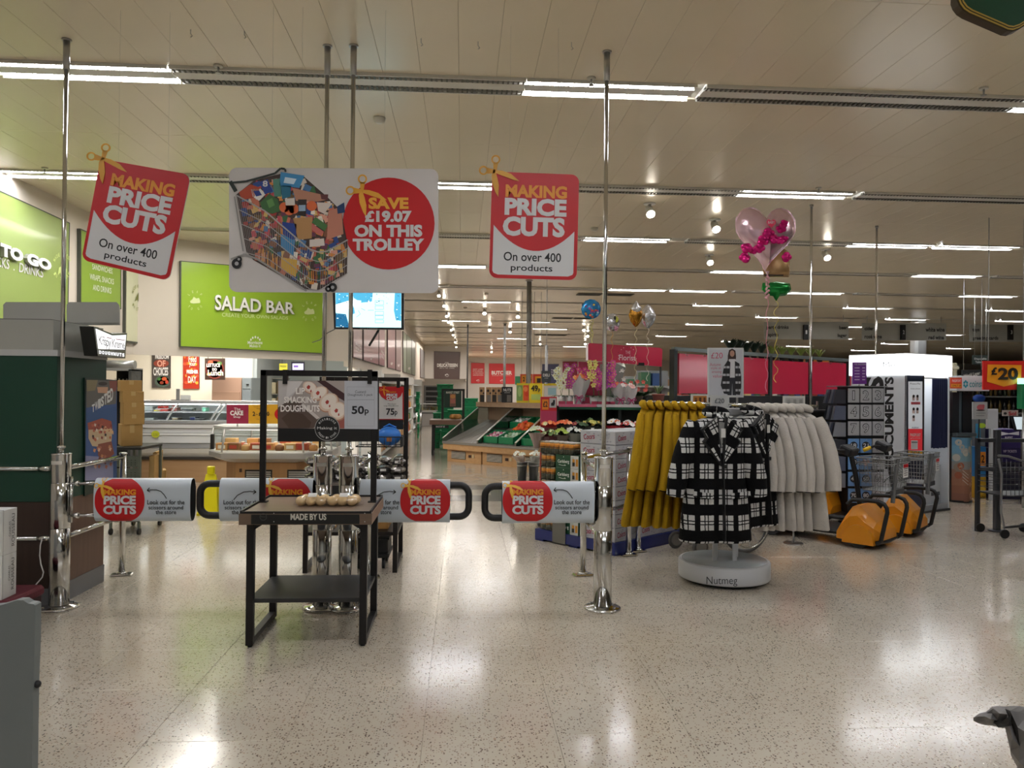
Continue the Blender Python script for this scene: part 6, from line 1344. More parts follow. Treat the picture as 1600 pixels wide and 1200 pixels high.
# CCTV television
def tv():
    Y = 9.6; pl = Plane((0, Y, 0), .04); t = thing('television', 'ceiling hung black television showing pale blue shop camera view', 'television', pl(576, 515))
    f = [pl(519, 440), pl(631, 441), pl(631, 515), pl(522, 514)]; MB().slab(f, [q+Vector((0, .07, 0)) for q in f], M('0e1012', .35)).build('casing', t)
    MB().add([pl(524, 444, .004), pl(627, 445, .004), pl(627, 512, .004), pl(525, 511, .004)], [(0, 1, 2, 3)], EM('b8f0f6', 1.05)).build('screen', t)
    art = Art(lambda x, y, o: pl(x, y, .005+o), .0015, .0012); q = lambda x, y: (500+x/6.667, 440+y/6.667); D = EM('2a6c94', .7); D2 = EM('4fa8cc', .8); D3 = EM('1e3f60', .5); L_ = EM('e8fdfd', 1.2)
    A = lambda pts, m, l=1: art.poly([q(*p) for p in pts], m, l)
    A([(165, 110), (330, 110), (320, 200), (165, 250)], D2, 0); A([(165, 240), (330, 190), (430, 200), (420, 250), (165, 320)], L_, 1); A([(165, 330), (270, 340), (310, 480), (165, 470)], D, 1)
    A([(300, 290), (350, 250), (365, 330), (320, 350)], D2, 1); A([(780, 110), (845, 120), (845, 410), (790, 400), (770, 300)], D2, 1); A([(340, 110), (480, 110), (550, 115), (540, 210), (430, 220), (350, 170)], D2, 0)
    R7 = random.Random(1)
    for i in range(90):
        z = i % 5; bx_ = ((170, 120, 320, 230), (170, 340, 300, 470), (430, 120, 550, 210), (785, 130, 840, 400), (580, 120, 720, 250))[z]; x, y = R7.uniform(bx_[0], bx_[2]), R7.uniform(bx_[1], bx_[3]); s_ = R7.uniform(4, 16)
        A([(x, y), (x+s_, y+2), (x+s_-2, y+s_*.5), (x-1, y+s_*.5)], (D, D3, L_)[i % 3], 2+i*.01)
    for y0, y1 in ((200, 245), (255, 290), (310, 350), (355, 390), (400, 430)): art.line([q(575, y0), q(662, y0), q(662, y1), q(575, y1), q(575, y0)], .5, D, 3)
    art.line([q(430, 280), q(470, 300)], .6, D, 3).line([q(500, 300), q(560, 300)], .6, D, 3).line([q(400, 300), q(420, 340), q(380, 370)], .6, D2, 3); art.build(t, 'screen_image')
    art = Art(lambda x, y, o: pl(x, y, .001+o)); art.text('CCTV in operation', (563, 512.2, 590, 514.4), M('9aa0a8', .5), 0, 1); art.build(t, 'lettering')
    MB().cyl(pl(576, 450)+Vector((0, .05, 0)), (pl(576, 450).x, Y+.12, CEIL), .025, BLACK).build('ceiling_pole', t)
    c = pl(591, 515)+Vector((0, .05, 0)); MB().cyl(c, P(577, 540, Y+.1), .015, BLACK).build('tilt_arm', t)
    MB().tube([pl(522, 514)+Vector((0, .05, 0)), P(512, 520, Y+.3), P(500, 531, Y+.8), P(488, 535, Y+1.6)], .006, BLACK, 5).build('cable', t)
tv()
# ================================================================ BEER PALLET
BC = PZ(960, 868, 0); BA = math.radians(40); e2 = Vector((math.cos(BA), math.sin(BA), 0)); e1 = Vector((-math.sin(BA), math.cos(BA), 0))
def BL(a, b_, z): return BC+e2*a+e1*b_+Vector((0, 0, z))
BLUE = M('0f2068', .45, var=.1)
def obox(mb, a0, a1, b0, b1, z0, z1, m): return mb.hexa([BL(a0, b0, z0), BL(a1, b0, z0), BL(a1, b1, z0), BL(a0, b1, z0)], [BL(a0, b0, z1), BL(a1, b0, z1), BL(a1, b1, z1), BL(a0, b1, z1)], m)
t = thing('pallet', 'dark blue plastic pallet under the stacked beer cases', 'pallet', BL(.6, .52, 0))
for a0, a1 in ((-.02, .12), (.53, .67), (1.1, 1.22)):
    for b0, b1 in ((-.02, .12), (.46, .58), (.94, 1.06)): obox(MB(), a0, a1, b0, b1, 0, .09, BLUE).build('block', t)
for b0, b1 in ((-.02, .2), (.24, .42), (.46, .64), (.68, .84), (.86, 1.06)): obox(MB(), -.02, 1.22, b0, b1, .09, .12, BLUE).build('deck_board', t)
for b0, b1 in ((-.02, .12), (.46, .58), (.94, 1.06)): obox(MB(), -.02, 1.22, b0, b1, .0, .02, BLUE).build('runner', t)
obox(MB(), -.022, -.02, -.02, 1.06, .02, .12, M('10246c', .35, coat=.4)).build('side_skirt', t); obox(MB(), -.02, 1.22, -.022, -.02, .02, .12, M('10246c', .35, coat=.4)).build('side_skirt', t)
t = tag(obox(MB(), -.03, -.024, .62, .8, .015, .28, M('6d6a60', .6)).build('grey_card'), 'plain grey card leaning on the blue pallet', 'card')
WC = M('b9babd', .5, var=.06)
def white_case():
    t = thing('beer_case', 'x', 'beer case', (0, 0, 0), 'white beer cases on the blue pallet'); W_, D_, H_ = .395, .45, .133
    MB().bx(0, W_, 0, D_, 0, H_, WC, .004).build('carton_body', t)
    GY = M('9a9ba2', .5); RD = M('a02c48', .5); DK = M('4a4a58', .5)
    for face in (0, 1):
        def mp(x, y, o, f=face): return Vector((x*W_, -o, H_*(1-y))) if f == 0 else Vector((-o, D_*(1-x), H_*(1-y)))
        art = Art(mp, .001, .0006); R8 = random.Random(3+face)
        for i in range(14):
            x, y = R8.uniform(.03, .92), R8.uniform(.05, .85); art.poly([(x, y), (x+.05, y+.03), (x+.03, y+.12), (x-.01, y+.09)], GY, 0)
        art.text('Coors', ((.1, .3), (.42, .2), (.42, .62), (.1, .72)), RD, .02, 2).text('LIGHT', (.2, .74, .36, .84), GY, .0, 1)
        art.text('10', (.6, .2, .68, .5), GY, 0, 1).text('10', (.74, .2, .82, .5), GY, 0, 1).ring(.64, .35, .2, .23, GY, 1, 16, .3).ring(.78, .35, .2, .23, GY, 1, 16, .3)
        art.line([(0.02, .97), (.98, .97)], .03, DK, 1).build(t, 'print')
    MB().bx(.16, .24, 0, D_, H_, H_+.001, M('d5d5d2', .4)).build('top_tape', t)
    return t
wc = white_case(); first_ = True
for k in range(8):
    for i in range(3):
        loc = BL(i*.4, 0, .121+k*.135); lb = 'white beer case with red script, layer %s from the pallet, %s' % (ORD[k], ('at the near corner', 'middle of the right side', 'at the right end')[i])
        if first_: wc.location = loc; wc.rotation_euler.z = BA; wc['label'] = lb; first_ = False
        else: copy_tree(wc, lb, loc, BA)
GC_ = M('1c4a30', .45)
def green_case():
    t = thing('beer_case', 'x', 'beer case', (0, 0, 0), 'green beer cartons on the pallet'); W_, D_, H_ = .4, .32, .133
    MB().bx(0, W_, 0, D_, 0, H_, GC_, .003).build('carton_body', t)
    mp = lambda x, y, o: Vector((-o, D_*(1-x), H_*(1-y)))
    art = Art(mp, .001, .0006); art.rect(.66, 0, 1, 1, M('c9cac4', .5), 0).rect(.7, .1, .8, .9, M('b5b7b0', .5), 1).rect(.74, .25, .84, .8, M('c98a2a', .5), 2).rect(.88, .25, .98, .8, M('c98a2a', .5), 2).rect(.74, .5, .84, .8, M('22221e', .5), 3)
    art.text('Carlsberg', ((.1, .38), (.6, .34), (.6, .68), (.1, .7)), M('dfe4dc', .5), .025, 2).line([(.15, .76), (.3, .82), (.45, .8), (.4, .74)], .035, M('dfe4dc', .5), 2).text('.', (.34, .1, .37, .18), M('dfe4dc', .5), .02, 2); art.build(t, 'print'); return t
gc = green_case()
def can_pack(nx, ny):
    t = thing('can_pack', 'x', 'can pack', (0, 0, 0), 'shrink wrapped packs of orange and green cans'); OR_ = M('d9921c', .35, .3); DG = M('1c2a1c', .35, .2); s = .068
    b = MB(); H_ = .125
    for i in range(nx):
        for j in range(ny):
            x, y = .035+i*s, .035+j*s; c = MB(); c.cyl((x, y, 0), (x, y, H_*.45), .0325, DG, n=12); c.cyl((x, y, H_*.45), (x, y, H_*.88), .0325, OR_, n=12); c.cyl((x, y, H_*.88), (x, y, H_), .0325, STEEL, r2=.026, n=12); c.cyl((x, y, H_*.5), (x, y, H_*.56), .0328, M('2a241c', .5), n=12, cap=False); c.build('can', t)
    MB().loft([[(-.001, -.001, z), (nx*s+.003, -.001, z), (nx*s+.003, ny*s+.003, z), (-.001, ny*s+.003, z)] for z in (.004, H_+.002)], GL('shrink_wrap', 'f4ead4', .1, .2), False, False).build('shrink_wrap', t); return t
cp = can_pack(4, 3); cp2 = can_pack(3, 7)
for k in range(6):
    loc = BL(.0, .47, .121+k*.135); lb = 'green beer carton with white lettering, layer %s from the pallet' % ORD[k]
    if k == 0: gc.location = loc; gc.rotation_euler.z = BA; gc['label'] = lb
    else: copy_tree(gc, lb, loc, BA)
    loc = BL(0, .81, .121+k*.135); lb = 'pack of orange topped cans at the left pallet corner, layer %s' % ORD[k]
    if k == 0: cp.location = loc; cp.rotation_euler.z = BA; cp['label'] = lb
    else: copy_tree(cp, lb, loc, BA)
cp2.location = BL(0, .56, .121+6*.135); cp2.rotation_euler.z = BA; cp2['label'] = 'long pack of orange topped cans on top of the green cartons'
t = tag(obox(MB(), .42, 1.2, .47, 1.04, .121, .92, M('a9a79c', .6)).build('plain_carton'), 'large plain carton at the back of the pallet behind the beer', 'carton')
# ================================================================ FLORIST
LEAF = M('2f5a2c', .5, var=.2); LEAF2 = M('5c7a34', .5, var=.2)
def blossom(mb, c, r, m, n=5, nrm=(0, -1, .3), mc=None):
    c = Vector(c); nrm = Vector(nrm).normalized(); u = nrm.orthogonal().normalized(); v = nrm.cross(u); a0 = R.uniform(0, 6)
    for i in range(n):
        a = a0+2*PI*i/n; d = u*math.cos(a)+v*math.sin(a); e = nrm.cross(d); mb.add([c, c+d*r*.6+e*r*.38+nrm*r*.2, c+d*r+nrm*r*.28, c+d*r*.6-e*r*.38+nrm*r*.2], [(0, 1, 2, 3)], m)
    if mc: mb.ball(c+nrm*r*.15, r*.22, mc, 6, rings=4)
def leaf(mb, p, d, L_, w_, m, droop=.4):
    p = Vector(p); d = Vector(d).normalized(); s = d.cross(Vector((0, 0, 1))); s = s.normalized() if s.length > .01 else Vector((1, 0, 0)); ls = []; 
    for i in range(5):
        f = i/4; q = p+d*L_*f-Vector((0, 0, droop*L_*f*f)); ww = w_*math.sin(PI*min(.98, f*.9+.06)); ls += [q-s*ww, q+Vector((0, 0, -ww*.15)), q+s*ww]
    fs = []
    for i in range(4): fs += [(i*3, i*3+1, i*3+4, i*3+3), (i*3+1, i*3+2, i*3+5, i*3+4)]
    mb.add(ls, fs, m, True)
def orchid(x, y, z, col, label, h=.5):
    t = thing('potted_orchid', label, 'orchid', (x, y, z), 'potted orchids on the florist shelf')
    MB().lathe([(.035, 0), (.045, .005), (.055, .1), (.05, .1), (.045, .09)], (x, y, z), M('e2e0dc', .35), 14).build('pot', t)
    b = MB()
    for i in range(5): a = i*1.3; leaf(b, (x, y, z+.09), (math.cos(a), math.sin(a), .5), .16, .025, M('274a26', .4), .5)
    b.build('leaves', t); s = MB(); f = MB()
    for q in range(2):
        dx = R.uniform(-.05, .05); pts = [(x, y, z+.08), (x+dx*.4, y, z+h*.5), (x+dx, y-.02, z+h*.85), (x+dx*1.8, y-.09, z+h)]; s.tube(pts, .003, M('4a6a34', .5), 5)
        for i in range(9): u = i/8; zz_ = z+h*(.45+.55*u); blossom(f, (x+dx*(.4+1.2*u)+R.uniform(-.035, .035), y-.03-R.uniform(0, .06), zz_), .035, M(col, .5), mc=M('d8c050', .5))
    s.build('stem', t); f.build('blossoms', t, kind='stuff'); MB().bx(x-.04, x+.04, y-.075, y-.07, z, z+.035, M('a8304c', .5)).build('price_tag', t); return t
def bouquet(p, r, h, wrap, cols, label, nfl=16, grp='wrapped bouquets at the florist', lean=(0, 0), bow=None, spiky=False, leafm=None):
    x, y, z = p; t = thing('flower_bouquet', label, 'flowers', p, grp); n = 14; rings = []
    for i in range(5):
        f = i/4; rr_ = r*(.32+.1*math.sin(f*8)*0+.68*f**1.2); rings.append([(x+lean[0]*f+math.cos(2*PI*k/n)*rr_*(1+(.14 if spiky else .05)*math.sin(k*2.3+i)), y+lean[1]*f+math.sin(2*PI*k/n)*rr_, z+h*f+(h*.32*max(0, math.sin(k*2.6+.5))*f if spiky and i == 4 else 0)) for k in range(n)])
    b = MB(); b.loft(rings, M(wrap, .5, coat=.3), False, False); b.add(rings[0], [tuple(range(n))], M(wrap, .5)); b.build('wrapping', t)
    f_ = MB(); l_ = MB(); cx, cy, cz = x+lean[0], y+lean[1], z+h
    for i in range(nfl):
        a = R.uniform(0, 2*PI); q = math.sqrt(R.random())*r*.85; blossom(f_, (cx+math.cos(a)*q, cy+math.sin(a)*q, cz+.02+(r-q)*.5), r*.32, M(cols[i % len(cols)], .5), 6, (math.cos(a)*.4, math.sin(a)*.4-.6, .7), M('e0b84a', .5) if i % 3 == 0 else None)
    for i in range(12): a = R.uniform(0, 2*PI); leaf(l_, (cx, cy, cz-.04), (math.cos(a), math.sin(a), .6), r*1.05, r*.12, leafm or LEAF, .3)
    f_.build('blossoms', t, kind='stuff'); l_.build('leaves', t, kind='stuff')
    if bow:
        bb = MB(); zz_ = z+h*.3; rr_ = r*(.32+.68*.25)+.01
        for s in (-1, 1): bb.tube([(x, y-rr_, zz_), (x+s*.04, y-rr_-.01, zz_+.025), (x+s*.055, y-rr_-.01, zz_), (x+s*.03, y-rr_-.01, zz_-.01), (x, y-rr_, zz_)], .006, M(bow, .4), 6); bb.tube([(x, y-rr_, zz_), (x+s*.035, y-rr_-.01, zz_-.07)], .006, M(bow, .4), 6)
        bb.build('bow', t)
    return t
FY = 9.2
def fx(px, Y=FY): return P(px, 620, Y).x
xa, xb = fx(870), fx(1062); zt = P(930, 632, FY-.15).z
t = thing('florist_stand', 'dark florist stand with pink edged top shelf and lower display', 'display stand', ((xa+xb)/2, FY, 0)); DKG = M('1a2420', .6)
MB().bx(xa, xb, FY-.18, FY+.35, zt-.02, zt, M('b8b4b4', .4)).build('top_shelf', t)
xm = fx(928); MB().bx(xa, xm, FY-.19, FY-.18, zt-.03, zt+.003, M('c8607c', .4)).build('shelf_edge', t, label='pink shelf edge strip'); MB().bx(xm+.01, xb, FY-.19, FY-.18, zt-.03, zt+.003, M('c9c4c4', .4)).build('shelf_edge', t, label='pale shelf edge strip')
MB().bx(xa, xb, FY+.33, FY+.36, 0, zt, DKG).build('back_panel', t)
for x in (xa, (xa+xb)/2, xb): MB().bx(x-.015, x+.015, FY-.1, FY+.33, 0, zt-.02, DKG).build('divider', t)
zl = P(930, 690, FY-.2).z; MB().bx(xa, xb, FY-.35, FY+.33, zl-.03, zl, M('24302a', .5)).build('lower_shelf', t); MB().bx(xa, xb, FY-.3, FY+.33, 0, .1, DKG).build('plinth', t)
MB().bx(xa+.02, xb-.02, FY-.16, FY+.3, zt-.06, zt-.03, M('0f6a48', .5)).build('green_rail', t)
t = thing('florist_backboard', 'crimson clear-plastic backboard behind the orchids', 'panel', (fx(925), FY+.3, zt)); MB().slab([P(x, y, FY+.3) for x, y in ((904, 565), (950, 566), (950, 632), (904, 632))], [P(x, y, FY+.3)+Vector((0, .02, 0)) for x, y in ((904, 565), (950, 566), (950, 632), (904, 632))], M('a32c48', .4)).build('panel', t)
for i, (px, c, nm) in enumerate(((877, 'dbe0c0', 'pale green'), (889, 'b53c8c', 'magenta'), (928, 'e0d47a', 'yellow'), (936, 'c83c90', 'bright pink'), (947, 'a83aa0', 'purple'), (954, 'd85a98', 'pink'), (912, 'c43c84', 'deep pink'))):
    orchid(fx(px, FY-.08), FY-.08+(.2 if i == 6 else 0), zt+.001, c, '%s orchid in a white pot on the florist shelf, %s from the left' % (nm, ('first', 'second', 'fourth', 'fifth', 'sixth', 'seventh', 'third')[i]), .42+.04*(i % 3))
for i, (px, r, h, c, lb) in enumerate(((903, .12, .27, ['d88a3c', 'e8a85a', 'c84a3a'], 'large white paper bouquet with magenta bow between the orchids'), (968, .11, .2, ['e86a5a', 'e8e0dc', 'd84a4a'], 'white wrapped bouquet with pink bow right of the orchids'), (985, .11, .18, ['d8484a', 'e8b0a8', 'f0e8e4'], 'white wrapped bouquet with pink bow, rightmost of the wrapped three'))):
    bouquet((fx(px, FY-.05), FY-.05, zt+.001), r, h, 'c4c0be', c, lb, 8, 'white wrapped bouquets on the florist shelf', (.03*(1-i), 0), 'b8306c', True)
t = thing('wrapped_silver_bunch', 'silvery cellophane bunch behind the pink bowed bouquets', 'flowers', (fx(960), FY+.15, zt), 'wrapped bouquets at the florist')
rg = [[(fx(960)+math.cos(2*PI*k/12)*(.06+.1*i/4)*(1+.1*math.sin(k*3)), FY+.15+math.sin(2*PI*k/12)*(.06+.06*i/4), zt+.001+.12*i+(.04*math.sin(k*2.2) if i == 4 else 0)) for k in range(12)] for i in range(5)]
MB().loft(rg, M('b8bab8', .2, .5, bump=.5, bscale=20), False, False).build('cellophane', t); f_ = MB()
for i in range(20): blossom(f_, (fx(960)+R.uniform(-.13, .13), FY+.1+R.uniform(-.05, .05), zt+.38+R.uniform(-.1, .12)), .03, M('dcd8d4', .5))
f_.build('blossoms', t, kind='stuff')
def plant(x, y, z, potc, label, n, L_, m, up=.9, potr=.07, w_=.012, droop=.5, flowers=None, nm='potted_plant'):
    t = thing(nm, label, 'plant', (x, y, z), 'pot plants at the florist'); MB().lathe([(potr*.7, 0), (potr, potr*1.5), (potr*1.08, potr*1.5), (potr*1.08, potr*1.75), (potr*.9, potr*1.7)], (x, y, z), M(potc, .6), 14).build('pot', t); b = MB()
    for i in range(n): a = R.uniform(0, 2*PI); s = R.uniform(.6, 1); leaf(b, (x, y, z+potr*1.5), (math.cos(a)*.6, math.sin(a)*.6, up), L_*s, w_, m, droop)
    b.build('foliage', t, kind='stuff')
    if flowers:
        f = MB()
        for i in range(10): blossom(f, (x+R.uniform(-L_, L_)*.5, y-R.uniform(0, .1), z+potr+L_*R.uniform(.4, .9)), .03, M(flowers, .5))
        f.build('blossoms', t, kind='stuff')
    return t
plant(fx(1000), FY+.1, zt+.001, '6a5a4c', 'leafy green plant with red flowers on the florist shelf', 26, .24, LEAF, .5, .06, .035, .4, 'd85a4c'); plant(fx(1028), FY-.02, zt+.001, '8c4a3c', 'grassy plant in a terracotta pot at the right end of the florist shelf', 50, .24, M('6f8a5c', .5), 1.3, .075, .006, .35)
plant(fx(1012), FY+.22, zt+.001, '3c3c38', 'dark leafy plant behind the grassy pot', 22, .26, LEAF, .7, .06, .03, .5)
# lower row of bouquets lying forward
for i, (px, py, r, wr, cols, lb) in enumerate(((858, 672, .1, '8c3a4c', ['e8683c', 'f08a4c', 'e0d8a0'], 'orange flowers in a dusky pink wrap at the left of the lower florist row'), (882, 668, .09, '2e1c24', ['e8703c', 'f0a070'], 'orange flowers in a dark wrap, second in the lower florist row'),
        (905, 675, .1, '23261f', ['8c2c34', '3c5a34'], 'dark wrapped bouquet with red flowers in the lower florist row'), (922, 678, .1, '1f2420', ['c8c060', '5c7a3c'], 'dark wrapped bouquet with yellow buds in the lower florist row'), (936, 676, .09, '2a3026', ['d8b850', '4a6a34'], 'dark wrapped bouquet behind the gate pole'),
        (961, 672, .11, 'a8182a', ['f0ece8', 'e8e4e0', 'e87a50'], 'red wrapped bouquet of white flowers, left one of the red pair'), (980, 670, .11, 'a01426', ['f0ece8', 'd83a34', 'f0e8e4'], 'red wrapped bouquet of white flowers, right one of the red pair'), (1003, 672, .1, 'a81c2c', ['e83c34', 'f0e4e0'], 'red wrapped bouquet beside the mustard coats'))):
    bouquet((fx(px, FY-.22), FY-.22, zl+.001), r, .17+.02*(i % 2), wr, cols, lb, 14, 'bouquets in the lower florist row', (0, -.03))
for i, px in enumerate((888, 926)): p = P(px, 672, FY-.37); tag(MB().box(p, (.035, .004, .05), WHITE).build('price_card'), 'small white price card in the lower florist row, %s' % ('left', 'right')[i], 'price card')
# red £2 pillar left of the florist stand
t = thing('price_pillar', 'red display pillar with £2 sign at the left of the florist stand', 'sign', (fx(857), FY-.2, 0)); x0, x1 = fx(845, 9), fx(870, 9); MB().bx(x0, x1, 9.0, 9.04, 0, P(850, 620, 9).z, M('c8202c', .45)).build('panel', t); MB().bx(x0-.02, x1+.02, 8.96, 9.1, 0, .05, BLACK).build('foot', t)
MB().bx(x0, x1, 8.995, 9.0, P(850, 662, 9).z, P(850, 642, 9).z, M('b8385c', .45)).build('lower_strip', t)
art = Art(Plane((0, 9.0, 0)), .003, .002); art.rect(847, 624, 857, 640, M('e8841c', .5), 0).rect(858.5, 622, 869, 637, M('b8b4b0', .5), 0).poly([(861, 634), (861, 630), (864, 628), (864, 625), (867, 625), (867, 630), (866, 634)], BLACK, 1).text('£2', (848.5, 627, 855.5, 636), M('2a1c10', .5), .02, 1).build(t, 'print')
# florist board
FA, FB_ = P(919, 560, 9.75), P(1035, 560, 10.6); pl = plane2(Vector((FA.x, FA.y, 0)), Vector((FB_.x, FB_.y, 0))); t = thing('florist_sign', 'long crimson board reading THE Florist above the flower stand', 'sign', pl(977, 571))
board(pl, [(921, 536), (1031, 543.5), (1035, 546), (1034, 573), (919, 563), (919, 538)], .04, M('c93350', .4), t, 'board', M('e8dcdc', .5)); W1 = M('f0dcdc', .5)
art = Art(pl); art.text('THE', ((977, 548), (985, 548.5), (985, 553.5), (977, 553)), W1, 0, 1).text('Florist', ((967, 554), (993, 555), (993, 563.5), (967, 563)), W1, .01, 1)
for i in range(16): a = 2*PI*i/16; art.ell(980+15*math.cos(a)*(.9+.1*(i % 2)), 555.5+13*math.sin(a), .6, .8, W1 if i % 3 else M('6a1c30', .5), 1, 6)
art.build(t, 'lettering'); p = pl(1000, 569, .01); MB().box(p, (.1, .02, .04), BLACK).build('clip', t)
for px in (948, 1034): q = pl(px, 566); MB().cyl((q.x, q.y+.06, zt if px < 1000 else 0), (q.x, q.y+.06, q.z+.1), .015, DARKMET).build('post', t)
# steel buckets with white flowers on a low stand
t = thing('bucket_stand', 'low black stand holding the steel flower buckets', 'stand', (P(826, 760, 10).x, 10.1, 0)); x0, x1 = P(800, 760, 10).x, P(846, 760, 10).x; zbk = P(820, 757, 10).z
MB().bx(x0, x1, 9.85, 10.4, zbk-.03, zbk-.001, BLACK).build('top', t)
for x in (x0+.02, x1-.02):
    for y in (9.87, 10.38): MB().bx(x-.015, x+.015, y-.015, y+.015, 0, zbk-.03, BLACK).build('leg', t)
for i, (px, wl_, lb) in enumerate(((815.5, 'c9b8a8', 'left'), (833.5, 'c4c8c0', 'right'))):
    x = P(px, 750, 10).x; r = .07; h = P(815, 721, 10).z-zbk; g = thing('flower_bucket', 'tall galvanised steel bucket of white lilies, %s of the pair' % lb, 'bucket', (x, 10, zbk), 'steel flower buckets')
    MB().lathe([(r*.75, 0), (r, h), (r*1.06, h), (r*1.06, h-.012), (r*.95, h-.01)], (x, 10, zbk), M('b8bab8', .3, .8), 20).build('bucket_body', g); MB().lathe([(r*.96, h*.8), (r*.99, h*.82), (r*.97, h*.84)], (x, 10, zbk), STEEL, 20).build('band', g)
    bouquet((x, 10, zbk+h*.8), .085, .13, wl_, ['eef0e4', 'e4e8d8', 'dfe4c8'], 'white lilies with green leaves in the %s steel bucket' % lb, 12, 'white lilies in buckets', (-.05+.08*i, -.03), leafm=LEAF2)
for i, (px, py, wr, cols, lb) in enumerate(((838, 700, 'a8948c', ['dfe4d0', 'c8d0a8'], 'white and green bouquet in a brown paper cone beside the pepper crates'), (858, 705, '5c2c34', ['5c7a3c', 'c8d8a0'], 'green leafed bouquet in a wine red wrap'), (876, 703, '7a6a60', ['b8cc5c', 'a4bc48'], 'lime green chrysanthemum bouquet above the beer cans'), (896, 700, '8a8c80', ['e8ece4', 'dfe4dc', 'f0f0ea'], 'white rose bouquet left of the white beer cases'))):
    zb_ = P(px, py, 8.95).z; g = MB(); x = P(px, py, 8.95).x; bouquet((x, 8.92, zb_), .1, .18, wr, cols, lb, 14, 'bouquets between the beer and the florist stand', (0, -.05), leafm=LEAF2)
t = thing('flower_rack', 'dark rack carrying the green and white bouquets', 'rack', (P(866, 720, 9).x, 9.0, 0)); x0, x1 = P(846, 700, 8.95).x, P(908, 700, 8.95).x; zz_ = P(866, 705, 8.95).z-.003; MB().bx(x0, x1, 8.82, 8.96, zz_-.03, zz_, DKG).build('shelf', t); MB().bx(x0, x1, 8.93, 8.96, 0, zz_-.03, DKG).build('panel', t)
for i in range(5): x = x0+.06+i*(x1-x0-.12)/4; g = MB(); g.lathe([(.045, 0), (.06, .16), (.063, .16), (.055, .15)], (x, 8.89, .0), M('3c4440', .5), 12); o = g.build('vase', t)
# ================================================================ CRIMSON PANEL FIXTURE
QA, QB = P(1052, 600, 10.1), P(1350, 600, 13.3); QA.z = QB.z = 0; fp = plane2(QA, QB); FU = (QB-QA).normalized(); FN = -fp.n
t = thing('panel_fixture', 'long dark shelving fixture topped with crimson panels behind the coats', 'fixture', (QA+QB)/2); FM = M('2e3432', .5, .3)
def zat(px, py): return fp(px, py).z
zb_, zt_ = 1.57, 2.11
cr_ = M('c22c46', .3, coat=.3)
for i, (x0, x1) in enumerate(((1061, 1108), (1114, 1158), (1163, 1200), (1206.5, 1263), (1268.5, 1322), (1327, 1350))):
    a, b_ = fp(x0, 600), fp(x1, 600); a.z = b_.z = zb_; MB().hexa([a, b_, b_+FN*.03, a+FN*.03], [v+Vector((0, 0, zt_-zb_-.02*(i % 2))) for v in (a, b_, b_+FN*.03, a+FN*.03)], cr_).build('crimson_panel', t)
for px in (1054, 1111, 1203, 1265.5, 1325): a = fp(px, 600, .02); w_ = FU*.035; a.z = 0; MB().hexa([a-w_, a+w_, a+w_+FN*.08, a-w_+FN*.08], [v+Vector((0, 0, 2.16)) for v in (a-w_, a+w_, a+w_+FN*.08, a-w_+FN*.08)], FM).build('upright', t)
a, b_ = fp(1052, 600, .02), fp(1350, 600, .02); a.z = b_.z = 2.14; MB().hexa([a, b_, b_+FN*.06, a+FN*.06], [v+Vector((0, 0, .05)) for v in (a, b_, b_+FN*.06, a+FN*.06)], M('6f7876', .4, .4)).build('top_rail', t)
a.z = b_.z = 0; MB().hexa([a, b_, b_+FN*.6, a+FN*.6], [v+Vector((0, 0, zb_-.03)) for v in (a, b_, b_+FN*.6, a+FN*.6)], M('0e0e0f', .6)).build('black_unit', t)
for k in range(4):
    zq = .25+k*.35; MB().hexa([v+Vector((0, 0, zq)) for v in (a+fp.n*.25, b_+fp.n*.25, b_, a)], [v+Vector((0, 0, zq+.02)) for v in (a+fp.n*.25, b_+fp.n*.25, b_, a)], M('161617', .5)).build('shelf', t)
# hook strip on the rail
b = MB()
for i in range(14): q = a+(b_-a)*(i+.5)/14+fp.n*.03+Vector((0, 0, 2.11)); b.tube([q, q+fp.n*.02-Vector((0, 0, .03)), q+fp.n*.05-Vector((0, 0, .02))], .004, STEEL, 5)
b.build('hooks', t, kind='stuff')
t = thing('top_board', 'orange topped board at the right end of the crimson panels', 'sign', fp(1300, 560)+FN*.3); a2, b2 = fp(1290, 570)+FN*.4, fp(1330, 570)+FN*.4; a2.z = b2.z = 0; MB().hexa([a2+Vector((0, 0, 1.6)), b2+Vector((0, 0, 1.6)), b2+FN*.03+Vector((0, 0, 1.6)), a2+FN*.03+Vector((0, 0, 1.6))], [a2+Vector((0, 0, 2.22)), b2+Vector((0, 0, 2.22)), b2+FN*.03+Vector((0, 0, 2.22)), a2+FN*.03+Vector((0, 0, 2.22))], M('b8762c', .5)).build('board', t); MB().cyl(a2, a2+Vector((0, 0, 1.6)), .02, BLACK).build('leg', t); MB().cyl(b2, b2+Vector((0, 0, 1.6)), .02, BLACK).build('leg', t)
# shelf for the plants behind the panels
a, b_ = fp(1160, 600)+FN*.12, fp(1340, 600)+FN*.12; a.z = b_.z = 2.08; t = tag(MB().hexa([a, b_, b_+FN*.3, a+FN*.3], [v+Vector((0, 0, .02)) for v in (a, b_, b_+FN*.3, a+FN*.3)], FM).build('plant_shelf'), 'dark shelf on top of the fixture carrying the trailing plants', 'shelf')
for i, px in enumerate((1166, 1178, 1190, 1202, 1214, 1230, 1246, 1260, 1275, 1290, 1304)):
    q = fp(px, 600)+FN*.27; dk = i < 5; plant(q.x, q.y, 2.101, '3a3a38', '%s trailing plant on top of the crimson panels, %s from the left' % ('dark glossy' if dk else 'pale yellow green', ORD[i]), 60 if dk else 70, .42 if dk else .34, M('26382a', .35) if dk else M('8a9a4c', .5), 1.5, .05, .02 if dk else .009, .4, nm='trailing_plant')
